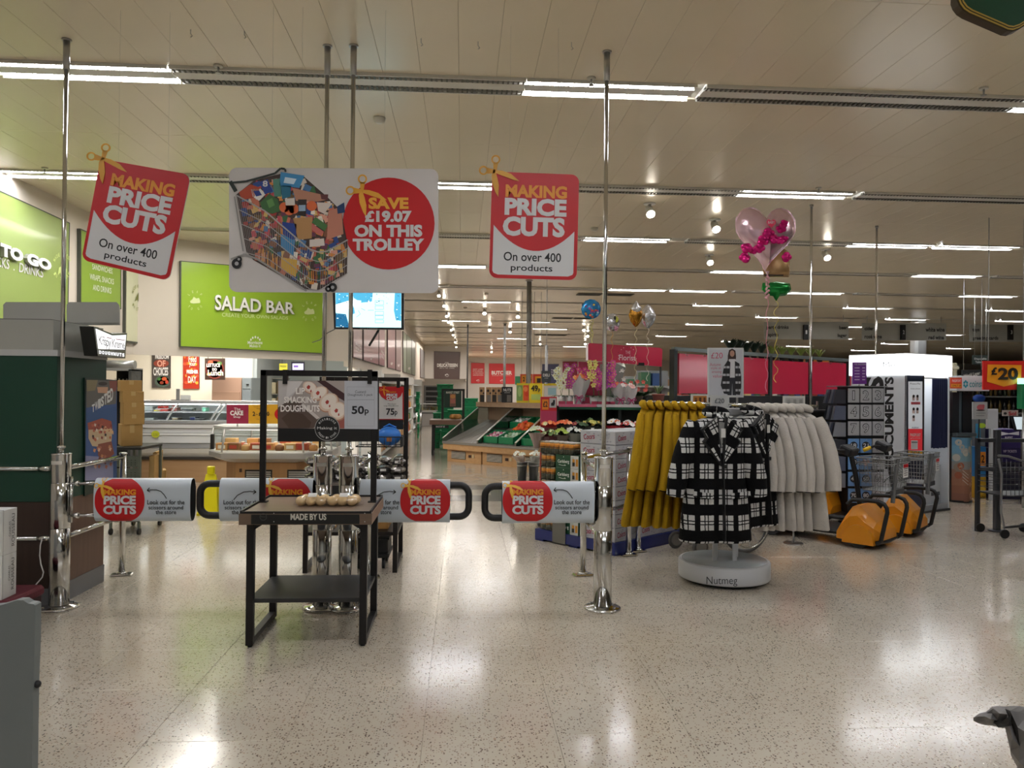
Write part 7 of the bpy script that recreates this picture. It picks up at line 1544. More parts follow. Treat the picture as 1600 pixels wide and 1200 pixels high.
# small leaning posters behind the coats
for i, (x0, y0, x1, y1, lb) in enumerate(((1080, 616, 1107, 634, 'white framed orange card behind the coat rail, left'), (1224, 619, 1258, 636, 'white framed pale card behind the coat rail, right'))):
    hung(x0, y0, x1, y1, 7.9, M('c4c4be', .5), lb, 'framed_card', 'sign', (('R', (x0+3, y0+2.5, x1-3, y1), M('b8742c', .5) if i == 0 else M('a9a9a4', .5)), ('T', '444' if 0 else 'ill', (x0+5, y0+5, x1-5, y1-3), M('5a3418', .5) if i == 0 else M('8c8c88', .5))), hang=None)
for px in (1093, 1241): p = P(px, 636, 7.92); t = thing('card_stand', 'thin stand of the framed card behind the coats, %s' % ('left' if px < 1200 else 'right'), 'stand', (p.x, p.y, 0)); MB().cyl((p.x, p.y, 0), p, .01, STEEL).build('pole', t); MB().cyl((p.x, p.y, 0), (p.x, p.y, .01), .1, STEEL).build('foot', t)
# ================================================================ CLOTHES RACK
RX, RY = P(1131, 900, 6.42).x, 6.42
t = thing('clothes_rack', 'chrome coat rail on a round white base with dark lettering', 'clothes rack', (RX, RY, 0)); BW = M('c4c5c6', .4)
MB().lathe([(.30, 0), (.34, .01), (.34, .03)], (RX, RY, 0), BLACK, 40).build('base_underside', t); MB().lathe([(.372, .03), (.38, .04), (.38, .165), (.372, .175), (.355, .178)], (RX, RY, 0), BW, 56).build('round_base', t); MB().lathe([(.352, .178), (.35, .181)], (RX, RY, 0), M('a9aeaf', .25), 48).build('base_top', t)
def mpb(px, py, off):
    d = ray(px, py); o = CAM; A_ = d.x**2+d.y**2; B_ = 2*((o.x-RX)*d.x+(o.y-RY)*d.y); C_ = (o.x-RX)**2+(o.y-RY)**2-(.38+off)**2; q = B_*B_-4*A_*C_
    s = (-B_-math.sqrt(max(q, 0)))/(2*A_); return o+d*s
art = Art(mpb, .0015); art.text('Nutmeg', (1104, 901, 1152, 916.5), M('2c2c30', .5), -.005, 1).text('LONDON', (1106, 919, 1140, 920.5), M('8c8c90', .5), 0, 1) if 0 else art.text('Nutmeg', (1104, 901, 1152, 916.5), M('2c2c30', .5), -.005, 1); art.build(t, 'lettering')
for dx, dy in ((-.11, -.09), (-.06, .05), (.06, -.09), (.12, .05)): MB().bx(RX+dx-.02, RX+dx+.02, RY+dy-.008, RY+dy+.008, .18, 1.42, M('c9cacb', .35), .003).build('upright_bar', t)
RZ = 1.49; xl, xr = P(1003, 632, RY).x, P(1277, 632, RY).x
MB().cyl((xl, RY, RZ+.012), (xr, RY, RZ-.01), .013, CHROME).build('top_rail', t); MB().cyl((RX, RY-.45, RZ), (RX, RY+.5, RZ), .013, CHROME).build('cross_rail', t)
for x in (xl, xr): MB().box((x, RY, RZ), (.008, .03, .07), CHROME).build('rail_end', t)
MB().box((RX, RY, 1.43), (.3, .24, .06), M('b8babb', .35, .3), bev=.01).build('rail_hub', t)
def coat(mat, w_=.235, tk=.055, L_=1.0, lab='x', grp='g', open_=False, nm='coat', sleeve=.62, flare=.06, sspr=.05, srad=.058, sflat=1.0, colx=.062):
    t = thing(nm, lab, 'coat', (0, 0, 0), grp); n = 24
    MB().tube([(0, 0, .0), (.015, 0, .02), (0.018, 0, .0), (0, 0, -.02), (0, 0, -.06)], .0025, STEEL, 6).build('hanger_hook', t)
    b = MB(); b.tube([(0, -w_*.7, -.125), (0, -w_*.4, -.095), (0, 0, -.06), (0, w_*.4, -.095), (0, w_*.7, -.125)], .008, BLACK, 6); b.build('hanger', t)
    rings = []; ph = R.uniform(0, 6)
    prof = [(-.02, .045, min(.035, tk), .0), (.0, .075, min(.05, tk), 0), (.018, w_*.6, tk, 0), (.05, w_*.88, tk, 0), (.1, w_, tk*1.1, 0), (.3, w_*.97, tk*1.15, .02), (.5, w_*.98, tk*1.15, .06), (.75, w_+flare*.6, tk*1.25, .1), (L_-.01, w_+flare, tk*1.4, .14), (L_, w_+flare-.01, tk*1.3, .14)]
    for z, wy, tx, fo in prof:
        r_ = []
        for k in range(n):
            a = 2*PI*k/n; c, s = math.cos(a), math.sin(a); q = 1+fo*math.sin(5*a+ph)+fo*.5*math.sin(9*a+ph*2)
            zz_ = -.05-z; 
            if z < .1: zz_ -= abs(s)*.02
            r_.append((math.copysign(abs(c)**.75, c)*tx*q, math.copysign(abs(s)**.85, s)*wy*(1+fo*.15*math.sin(3*a+ph)), zz_))
        rings.append(r_)
    b = MB(); b.loft(rings, mat, True); b.build('coat_body', t)
    for s in (-1, 1):
        pts = []; rad = []
        for i in range(9):
            f = i/8; pts.append((.0+.035*math.sin(f*2.2), s*(w_-.05+sspr*math.sin(f*1.5)+.06*f), -.1-sleeve*f)); rad.append(srad*(1+.3*math.sin(PI*f)+.2*f+.05*math.sin(i*2.3)))
        rad[0] = srad*.8; sb = MB(); sb.tube(pts, .06, mat, 14, rad, flat=sflat); sb.build('sleeve', t)
        pe = pts[-1]; MB().cyl((pe[0], pe[1], pe[2]-.001), (pe[0], pe[1], pe[2]-.004), rad[-1]*.35, M('1a1816', .8), n=12).build('cuff_opening', t)
    # collar
    c = MB(); rr_ = []
    for i in range(13):
        a = -PI*.80+2*PI*.80*i/12+PI; rr_.append((math.cos(a)*colx, math.sin(a)*.085, -.03+.02*math.cos(a)*-1))
    c.tube(rr_, .024, mat, 8, [(.016+.02*math.sin(PI*i/12))*min(1, colx/.03) for i in range(13)]); c.build('collar', t)
    if open_:
        for s in (-1, 1):
            x = tk*1.12+.012; MB().slab([(x+.012, s*.03, -.05), (x+.014, s*.168, -.155), (x+.018, s*.128, -.222), (x+.022, s*.15, -.25), (x+.02, s*.004, -.44)][::s], [(x-.02, s*.03, -.05), (x-.02, s*.168, -.155), (x-.02, s*.128, -.222), (x-.02, s*.15, -.25), (x-.02, s*.004, -.44)][::s], BLACK).build('lapel_edge', t); MB().slab([(x+.02, s*.045, -.06), (x+.022, s*.15, -.16), (x+.026, s*.115, -.22), (x+.03, s*.135, -.25), (x+.028, s*.012, -.42)][::s], [(x-.0, s*.045, -.06), (x-.002, s*.15, -.16), (x, s*.115, -.22), (x, s*.135, -.25), (x, s*.012, -.42)][::s], LAPM[s], BLACK).build('lapel', t)
        MB().slab([(tk*1.0+.018, -.03, -.1), (tk+.018, .03, -.1), (tk+.024, .002, -.3)], [(tk*.8, -.03, -.1), (tk*.8, .03, -.1), (tk*.9, .002, -.3)], M('8c8c88', .8)).build('lining', t)
        MB().box((tk*1.5+.012, .02, -.44), (.012, .03, .03), BLACK, bev=.004).build('button', t); MB().box((tk*1.5+.012, .0, -.18), (.004, .035, .07), M('cfcfcb', .5)).build('swing_tag', t)
        MB().slab([(tk*1.55, .004, -.4), (tk*1.6, .012, -.4), (tk*1.95, .02, -L_-.02), (tk*1.95, .012, -L_-.02)][::-1], [(tk*1.2, .004, -.4), (tk*1.2, .012, -.4), (tk*1.4, .02, -L_-.02), (tk*1.4, .012, -L_-.02)][::-1], BLACK).build('front_edge', t)
        for s in (-1, 1): MB().box((tk*1.45, s*.15, -.66), (.02, .15, .04), mat, rx=s*.12).build('pocket_flap', t)
    return t
def wool(c, v=.12): return M(c, .95, 0, .2, bump=.5, bscale=90, var=v, vscale=14)
MUST = wool('a98414'); CREAM = wool('bfb9b0', .05)
def hang_row(mats, xs, rots, tilts, lab, grp, **k):
    base = coat(mats, grp=grp, **k)
    for i, (x, rz) in enumerate(zip(xs, rots)):
        zz_ = RZ+.012-.022*(x-xl)/(xr-xl); lb = lab(i); rj = R.uniform(-2.5, 2.5)
        c = base if i == 0 else copy_tree(base, lb)
        c['label'] = lb; c.location = (x, RY+R.uniform(-.012, .012), zz_-.0); c.rotation_euler = (math.radians(R.uniform(-1.5, 1.5)), math.radians(tilts[i]), math.radians(rz+rj))
X_ = lambda px: P(px, 640, RY).x
xs = [X_(1009+i*12.4) for i in range(8)]
hang_row(MUST, xs, [-24+1.6*i for i in range(8)], [7.5-.7*i for i in range(8)], lambda i: 'mustard yellow teddy coat, %s from the left on the rail' % ORD[i], 'mustard coats', tk=.032, w_=.2, L_=.98, sleeve=.61, srad=.068, sflat=.5, colx=.026, sspr=.09)
xs = [X_(1178+i*13) for i in range(6)]+[X_(1254)]
hang_row(CREAM, xs, [2+1.6*i for i in range(6)]+[20], [0]*6+[0], lambda i: 'cream teddy coat, %s from the left at the right of the rail' % ORD[i], 'cream coats', tk=.034, w_=.2, L_=.98, sleeve=.6, srad=.068, sflat=.52, colx=.028, sspr=.07)
def check_mat(rot=0.0):
    m = bpy.data.materials.new('checked_wool'); m.use_nodes = True; nt = m.node_tree; b = nt.nodes['Principled BSDF']; b.inputs['Roughness'].default_value = .95; b.inputs['Specular IOR Level'].default_value = .2; L = nt.links.new
    tc = nt.nodes.new('ShaderNodeTexCoord'); ns = nt.nodes.new('ShaderNodeTexNoise'); ns.inputs['Scale'].default_value = 60; L(tc.outputs['Object'], ns.inputs['Vector'])
    va = nt.nodes.new('ShaderNodeVectorMath'); va.operation = 'MULTIPLY_ADD'; L(ns.outputs['Color'], va.inputs[0]); va.inputs[1].default_value = (.006, .006, .006); L(tc.outputs['Object'], va.inputs[2])
    sp = nt.nodes.new('ShaderNodeSeparateXYZ'); vr = nt.nodes.new('ShaderNodeVectorRotate'); vr.rotation_type = 'X_AXIS'; vr.inputs['Angle'].default_value = rot; L(va.outputs[0], vr.inputs['Vector']); L(vr.outputs[0], sp.inputs[0])
    def MT(op, a, b_=None, c=None):
        n = nt.nodes.new('ShaderNodeMath'); n.operation = op
        for i, v in enumerate((a, b_, c)):
            if v is None: continue
            if isinstance(v, (int, float)): n.inputs[i].default_value = v
            else: L(v, n.inputs[i])
        return n.outputs[0]
    def per(v, P_, off): return MT('FLOORED_MODULO', MT('ADD', v, off), P_)
    py = per(sp.outputs['Y'], .15, 3.0+.05); pz = per(sp.outputs['Z'], .2, 4.0+.02)
    rowblk = MT('GREATER_THAN', pz, .085)           # white-check rows
    colw = MT('GREATER_THAN', py, .042)
    def line(v, c, w_): return MT('LESS_THAN', MT('ABSOLUTE', MT('SUBTRACT', v, c)), w_)
    ln = None
    for c in (.078, .104): 
        x = line(py, c, .0042); ln = x if ln is None else MT('MAXIMUM', ln, x)
    for c in (.13, .155): ln = MT('MAXIMUM', ln, line(pz, c, .0045))
    wht = MT('MULTIPLY', MT('MULTIPLY', rowblk, colw), MT('SUBTRACT', 1, ln))
    mx = nt.nodes.new('ShaderNodeMix'); mx.data_type = 'RGBA'; mx.inputs['A'].default_value = lin('0c0c0d'); mx.inputs['B'].default_value = lin('c4c3c0'); L(wht, mx.inputs['Factor']); L(mx.outputs['Result'], b.inputs['Base Color'])
    bp = nt.nodes.new('ShaderNodeBump'); bp.inputs['Strength'].default_value = .5; bp.inputs['Distance'].default_value = .01; n2 = nt.nodes.new('ShaderNodeTexNoise'); n2.inputs['Scale'].default_value = 110; L(tc.outputs['Object'], n2.inputs['Vector']); L(n2.outputs['Fac'], bp.inputs['Height']); L(bp.outputs[0], b.inputs['Normal']); return m
CHK = check_mat()
LAPM = {1: check_mat(.5), -1: check_mat(-.5)}
c = coat(CHK, .24, .095, .99, 'black and white checked coat facing the camera, front one', 'checked coats', True, sleeve=.58, flare=.05, sspr=.09); c.location = (P(1119, 640, 5.97).x, 5.97, RZ-.03); c.rotation_euler.z = math.radians(-88)
c2 = copy_tree(c, 'black and white checked coat turned right, behind the front one', (P(1176, 640, 6.2).x, 6.2, RZ-.02), math.radians(-58))
c2.scale = (1, 1, .93)
c3 = copy_tree(c, 'black and white checked coat deepest on the centre rail', (P(1150, 640, 6.62).x, 6.72, RZ-.03), math.radians(-70))
# poster above the rack
def rack_poster():
    Y = RY-.08; pl = Plane((0, Y, 0)); t = thing('framed_poster', 'white framed £20 autumn style poster with model in a checked coat above the rack', 'poster', pl(1134, 620)); f = [pl(*q) for q in ((1106, 543.5), (1162, 543.5), (1162, 621), (1106, 621))]
    MB().slab(f, [q+Vector((0, .012, 0)) for q in f], M('cfd2d2', .4)).build('frame', t); art = Art(pl); A = lambda pts, m, l=1: art.poly(pts, m, l)
    A([(1108, 546), (1160, 546), (1160, 618), (1108, 618)], M('c2c4ca', .4), 0); RS = M('c04a6c', .5)
    art.text('£20', (1111, 551, 1129, 560), RS, .0, 1)
    for i, s in enumerate(('Autumn', 'style at', 'amazing', 'value')): art.text(s, (1109+i*1.5, 567+i*6, 1126+i*.6, 572+i*6), RS, -.005, 1)
    DK = M('16161a', .5); WT = M('b8b8bc', .5); SK = M('b88a74', .5)
    A([(1137, 556), (1139, 547), (1144, 544.5), (1149, 548), (1150, 558), (1149, 567), (1137, 567)], M('3a2420', .5), 1); art.ell(1143.8, 552.5, 3.6, 5, SK, 2, 16); A([(1137, 570), (1139, 561), (1149, 561), (1151, 570), (1150, 590), (1140, 590)], M('cfcfd2', .5), 1.5)
    A([(1131, 572), (1137, 563), (1141, 566), (1140, 594), (1137, 616), (1131, 615), (1126, 602), (1128, 590)], DK, 2); A([(1148, 564), (1155, 568), (1158, 588), (1158, 604), (1156, 617), (1147, 616), (1148, 594)], DK, 2)
    A([(1139, 590), (1149, 590), (1150, 617.5), (1144.5, 617.5), (1144, 598), (1143, 617.5), (1136.5, 617.5)], M('22242c', .5), 1.8)
    rr2 = random.Random(6)
    for i in range(7):
        for x0, x1 in ((1129, 1134), (1135, 1139.5), (1149, 1152.5), (1153.5, 1157)):
            if (i+int(x0)) % 2: A([(x0, 572+i*6), (x1, 572+i*6), (x1, 575.5+i*6), (x0, 575.5+i*6)], WT, 3)
    art.build(t, 'print')
    for dx in (-.1, .1): p = pl(1134, 621); MB().bx(p.x+dx-.008, p.x+dx+.008, Y+.002, Y+.01, 1.45, p.z+.01, STEEL).build('bracket', t)
    tt = hung(1110.5, 617.5, 1139.5, 637, Y-.03, M('c9cbca', .4), 'small white £20 price card under the poster on the coat rail', 'price_card', 'sign', (('T', '£20', (1116, 622.5, 1131, 630), M('5a5f66', .5), .01),))
rack_poster()
# wheelchair behind the coats
def wheelchair():
    p = PZ(1168, 866, 0); x, y = p.x, p.y+.05; r = .3; ang = .35; t = thing('wheelchair', 'folded-back wheelchair with grey tyres behind the coat rack', 'wheelchair', (x, y, 0)); GT = M('5a5854', .6); u = Vector((math.cos(ang), math.sin(ang), 0)); v = Vector((-math.sin(ang), math.cos(ang), 0))
    for s in (0, .5):
        c = Vector((x, y, r))+v*s; w_ = MB(); n = 36; ring = [c+u*math.cos(2*PI*i/n)*(r-.02)+Vector((0, 0, math.sin(2*PI*i/n)*(r-.02))) for i in range(n+1)]; w_.tube(ring, .02, GT, 8, cap=False); wh = w_.build('large_wheel', t)
        b = MB()
        for i in range(14): a = 2*PI*i/14; b.cyl(c, c+u*math.cos(a)*(r-.03)+Vector((0, 0, math.sin(a)*(r-.03))), .002, STEEL, n=5)
        b.cyl(c-v*.03, c+v*.03, .02, STEEL); b.tube([q-v*.05*(1 if s == 0 else -1) for q in [c+u*math.cos(2*PI*i/n)*(r-.06)+Vector((0, 0, math.sin(2*PI*i/n)*(r-.06))) for i in range(n+1)]], .008, CHROME, 6, cap=False); b.build('spokes', t, kind='stuff')
        c2 = Vector((x, y, .09))-u*.52+v*(s*.8+.04); w2 = MB(); w2.tube([c2+u*math.cos(2*PI*i/18)*.075+Vector((0, 0, math.sin(2*PI*i/18)*.075)) for i in range(19)], .015, GT, 8, cap=False); w2.cyl(c2-v*.02, c2+v*.02, .06, M('7a7874', .5), n=14); w2.build('front_castor', t)
        MB().tube([c2+Vector((0, 0, .1)), c2+Vector((0, 0, .35)), c-u*.05+Vector((0, 0, .2)), c+u*.1+Vector((0, 0, .6))], .012, DARKMET, 8).build('side_frame', t)
    c = Vector((x, y, .48))-u*.15+v*.25; b = MB(); b.box(c, (.42, .42, .04), BLACK, rz=ang, bev=.01); b.build('seat', t); MB().box(c+u*.24+Vector((0, 0, .22)), (.03, .42, .4), BLACK, rz=ang, bev=.01).build('backrest', t)
wheelchair()
# ================================================================ PHOTO BOOTH
KB = PZ(1416, 806, 0); RB_ = PZ(1483, 797, 0); ur = (RB_-KB).normalized(); ur = Vector((ur.x, ur.y, 0)).normalized(); ul = Vector((-ur.y, ur.x, 0))
for _k in range(300):
    LB_ = KB+ul*(_k*.01)
    if 800+(LB_-CAM).dot(_r)/(LB_-CAM).dot(_f)*FPX < 1329: break
print('BOOTH', KB, LB_, RB_); Ll, Lr = (LB_-KB).length, (RB_-KB).length
def booth():
    t = thing('photo_booth', 'white photo booth with glowing top band, navy curtain and DOCUMENTS lettering', 'photo booth', KB+ul*Ll/2+ur*Lr/2); WB = M('c9ccd0', .35, coat=.2)
    def BX(a0, a1, b0, b1, z0, z1, m, name, lb=None):
        f = lambda a, b_, z: KB+ur*a+ul*b_+Vector((0, 0, z)); return MB().hexa([f(a0, b0, z0), f(a1, b0, z0), f(a1, b1, z0), f(a0, b1, z0)], [f(a0, b0, z1), f(a1, b0, z1), f(a1, b1, z1), f(a0, b1, z1)], m).build(name, t, label=lb)
    zb = 1.84; BX(0, .03, 0, Ll, 0, zb, WB, 'side_wall'); BX(0, Lr, Ll-.03, Ll, 0, zb, M('c2c6ca', .4), 'back_wall'); BX(Lr-.03, Lr, 0, Ll, 0, zb, WB, 'end_wall'); BX(-.01, Lr+.01, -.01, Ll, 0, .03, M('3c3c3c', .5), 'floor_plate')
    BX(-.02, Lr+.02, -.02, Ll+.02, zb, 2.12, EM('fbfdff', 1.9), 'light_band', 'glowing white top band'); BX(-.02, Lr+.02, -.02, Ll+.02, 2.12, 2.13, WHITE, 'roof')
    BX(0, .06, -.004, .03, .03, zb, M('1c2034', .4), 'front_frame'); BX(.06, .36, -.003, .03, .5, zb, M('1f2438', .4), 'sign_panel'); BX(.06, .36, -.0, .03, .03, .5, M('2a3048', .4), 'lower_panel'); BX(.36, .39, -.006, .04, .03, zb, M('2a2018', .4), 'frame_post')
    BX(.39, Lr-.03, .1, .13, .03, .62, M('bfc3c6', .35), 'lower_wall'); BX(.39, Lr-.03, .0, .03, .03, .1, M('8f9296', .4), 'threshold'); BX(.75, .95, .094, .1, .2, .25, M('4a4c50', .4), 'slot')
    # curtain with folds
    b = MB(); n = 28; lo, hi = [], []
    for i in range(n+1):
        a = .62+(Lr-.05-.62)*i/n; q = .02+.022*math.sin(i*1.5); lo.append(KB+ur*a+ul*q+Vector((0, 0, .86+.006*math.sin(i)))); hi.append(KB+ur*a+ul*(q*.7)+Vector((0, 0, 1.8)))
    b.add(lo+hi, [(i, i+1, n+2+i, n+1+i) for i in range(n)], M('1b2348', .8, bump=.2), True); b.build('curtain', t)
    a, c = KB+ur*.42+ul*.02, KB+ur*(Lr-.04)+ul*.02; MB().cyl(a+Vector((0, 0, 1.81)), c+Vector((0, 0, 1.81)), .01, STEEL).build('curtain_rail', t)
    BX(.39, Lr-.05, .36, .5, .03, .5, M('3a3e46', .5), 'stool_block'); BX(.4, .46, .08, .6, .62, 1.5, M('aeb4b6', .4), 'inner_panel')
    # art on the side wall: vertical DOCUMENTS and big S
    sp = plane2(KB, LB_); sp = Plane(KB, math.atan2((KB-LB_).y, (KB-LB_).x)); art = Art(sp); K = M('141416', .5)
    vt = lambda s_, x0, x1, yb, yt, w_: art.text(s_, ((x0, yb), (x0, yt), (x1, yt), (x1, yb)), K, w_, 1)
    vt('DOCUMENTS', 1382.5, 1396.5, 733, 589, .04); vt('S', 1351, 1381, 614, 588, .04); vt('PHOTOS', 1351, 1381, 755, 616, .04); art.line([(1376, 760), (1386, 748), (1397, 742)], 1.2, K, 1); art.build(t, 'side_lettering')
    art = Art(sp, .022); art.text('Photo', (1358, 566, 1374, 573), M('b8bcc0', .5), 0, 1).text('Me', (1381, 566, 1400, 574), M('9aa0a6', .5), -.005, 1); art.build(t, 'band_lettering')
    fp2 = Plane(KB, math.atan2(ur.y, ur.x)); art = Art(fp2, .006, .002); X0, X1 = 1418.5, 1440.5
    art.rect(X0, 596, X1, 670, M('d4d8dc', .5, emit=.15), 0).rect(X0, 670, X1, 704, M('d03038', .5, emit=.15), 0).rect(X0, 704, X1, 712.5, M('e0a82c', .5), 0).rect(X0, 712.5, X1, 720, M('8a8c8c', .5), 0)
    G = M('5a5c60', .5); art.text('Photo-Me', (1421, 598, 1437, 601), G, 0, 1).text('Instant photos', (1422, 606, 1437, 609), G, 0, 1).rect(1422.5, 628, 1437, 632, M('c05058', .5), 1).text('PASSPORT', (1424, 667, 1435, 669.5), G, .01, 1).text('PASSPORT', (1421.5, 677, 1437.5, 682), SIGNW, .03, 1).text('photos', (1422, 683.5, 1437, 686), SIGNW, 0, 1).rect(1422.5, 688, 1433, 702, M('d8dadc', .5), 1).text('ONLY £8', (1423, 705.5, 1436, 711), M('2a2418', .5), .02, 1)
    for cx, cy in ((1426.5, 620), (1432.5, 620), (1426.5, 640), (1432.5, 640), (1426.5, 652)): art.rect(cx-2, cy-2, cx+2, cy+6, M('e0c8c0', .5), 1).ell(cx, cy-1, 1.8, 2.4, M('2c2422', .5), 2, 10)
    for k in range(4): art.rect(1423.5+k*2.4, 690, 1425+k*2.4, 692, K, 2)
    art.build(t, 'panel_print')
booth()
# ================================================================ BALLOON PACKET RACK
def balloon_rack():
    Y = 8.95; x0, x1 = P(1323, 680, Y).x, P(1386, 680, Y).x; zt = P(1350, 604.5, Y).z; t = thing('display_rack', 'black spinner rack of foil balloon packets', 'display rack', ((x0+x1)/2, Y+.15, 0)); DB = M('191a1e', .5)
    xL = P(1310, 620, Y+.3).x
    MB().bx(x0+.03, x1-.02, Y+.03, Y+.3, .12, zt, DB).build('rack_body', t); MB().bx(x0-.08, x1, Y-.01, Y+.36, zt, zt+.012, M('9c9ea0', .3, .5)).build('top_plate', t)
    MB().cyl(((x0+x1)/2, Y+.16, .03), ((x0+x1)/2, Y+.16, .13), .04, DB).build('spindle', t); MB().cyl(((x0+x1)/2, Y+.16, 0), ((x0+x1)/2, Y+.16, .03), .24, DB, n=24).build('base', t)
    dig = [['1', '2', '3'], ['4', '5', '6'], ['7', '9', '9'], ['18', '21', '9'], ['50', 'heart', '9'], ['40', '60', '9'], ['70', '80', '9']]
    rows = [606.5, 632, 658, 685, 711, 737, 763]; cols = [1324.5, 1343.5, 1362.5]; FO = M('b4b6ba', .3, .1, bump=.15, bscale=30); BF = M('6c9ad0', .35, coat=.4)
    for r_ in range(7):
        for c in range(3):
            d = dig[r_][c]; bl = (r_ >= 3 and c < 2); a, b_ = P(cols[c]+.6, rows[r_]+22.5, Y), P(cols[c]+18.3, rows[r_]+.5, Y)
            g = thing('balloon_packet', '%s foil packet %s on the spinner rack, row %s down, column %s' % (('pale blue' if bl else 'silver'), ('with pink heart' if d == 'heart' else 'marked '+d), ORD[r_], ORD[c]), 'balloon packet', ((a.x+b_.x)/2, Y, a.z), 'foil balloon packets')
            MB().bx(a.x, b_.x, Y-.006, Y+.012, a.z, b_.z, BF if bl else FO, .004).build('packet', g); MB().cyl(((a.x+b_.x)/2, Y-.02, b_.z-.012), ((a.x+b_.x)/2, Y+.031, b_.z-.012), .004, STEEL, n=6).build('peg', g)
            art = Art(Plane((0, Y-.006, 0)), .001, .0008); cx, cy = cols[c]+9.3, rows[r_]+12; K = M('2c2e32', .5)
            if d == 'heart': art.poly([(cx, cy+6), (cx-6, cy-1), (cx-5, cy-5), (cx-2, cy-5.5), (cx, cy-3), (cx+2, cy-5.5), (cx+5, cy-5), (cx+6, cy-1)], M('d8a098', .5), 1)
            elif bl: art.ell(cx, cy-1, 6, 6, M('1c1e26', .5), 1, 20).text(d, (cx-4.2, cy-4.2, cx+4.2, cy+2), SIGNW, .02, 2).line([(cx, cy+5), (cx, cy+8)], .4, K, 1)
            else: e_ = 2.2 if d == '1' else 5; art.text(d, (cx-e_, cy-8.5, cx+e_, cy+7), K, .03, 1).text(d, (cx-e_+.9, cy-7.4, cx+e_-.9, cy+5.9), M('c4c6ca', .3), -.005, 2)
            art.build(g, 'print')
    # packets hanging on the left side, edge-on
    for r_ in range(6):
        for k in range(6):
            z1 = P(1310, rows[r_]+2, Y+.1).z; y = Y+.04+k*.045; x = x0+.02; g = MB(); col = ('3a3c44', '5c6478', '8a8e96')[(k+r_) % 3]
            g.hexa([(x-.17-.01*k % .03, y, z1-.17), (x-.01, y, z1-.17), (x-.01, y+.01, z1-.17), (x-.17, y+.01, z1-.17)], [(x-.14, y, z1), (x-.01, y, z1), (x-.01, y+.01, z1), (x-.14, y+.01, z1)], M(col, .35, coat=.3))
            tag(g.build('side_packet'), 'dark foil packet hanging on the left side of the spinner rack, row %s, %s back' % (ORD[r_], ORD[k]), 'balloon packet', 'side packets on the spinner rack')
    s = hung(1333, 566, 1354, 600, Y-.02, M('6c2a8c', .45), 'purple price list card above the spinner rack', 'price_list', 'sign', tuple([('T', 'FOIL BALLOONS', (1334.5, 568, 1352.5, 570.5), SIGNW, 0)]+[('R', (1335, 574+i*4.6, 1343, 575.6+i*4.6), M('c8b0d4', .5)) for i in range(5)]+[('R', (1347, 574+i*4.6, 1351.5, 575.6+i*4.6), M('c8b0d4', .5)) for i in range(5)]))
    p = P(1343, 600, Y-.01); MB().cyl((p.x, Y, zt), (p.x, Y, p.z+.05), .008, STEEL).build('stem', s)
balloon_rack()
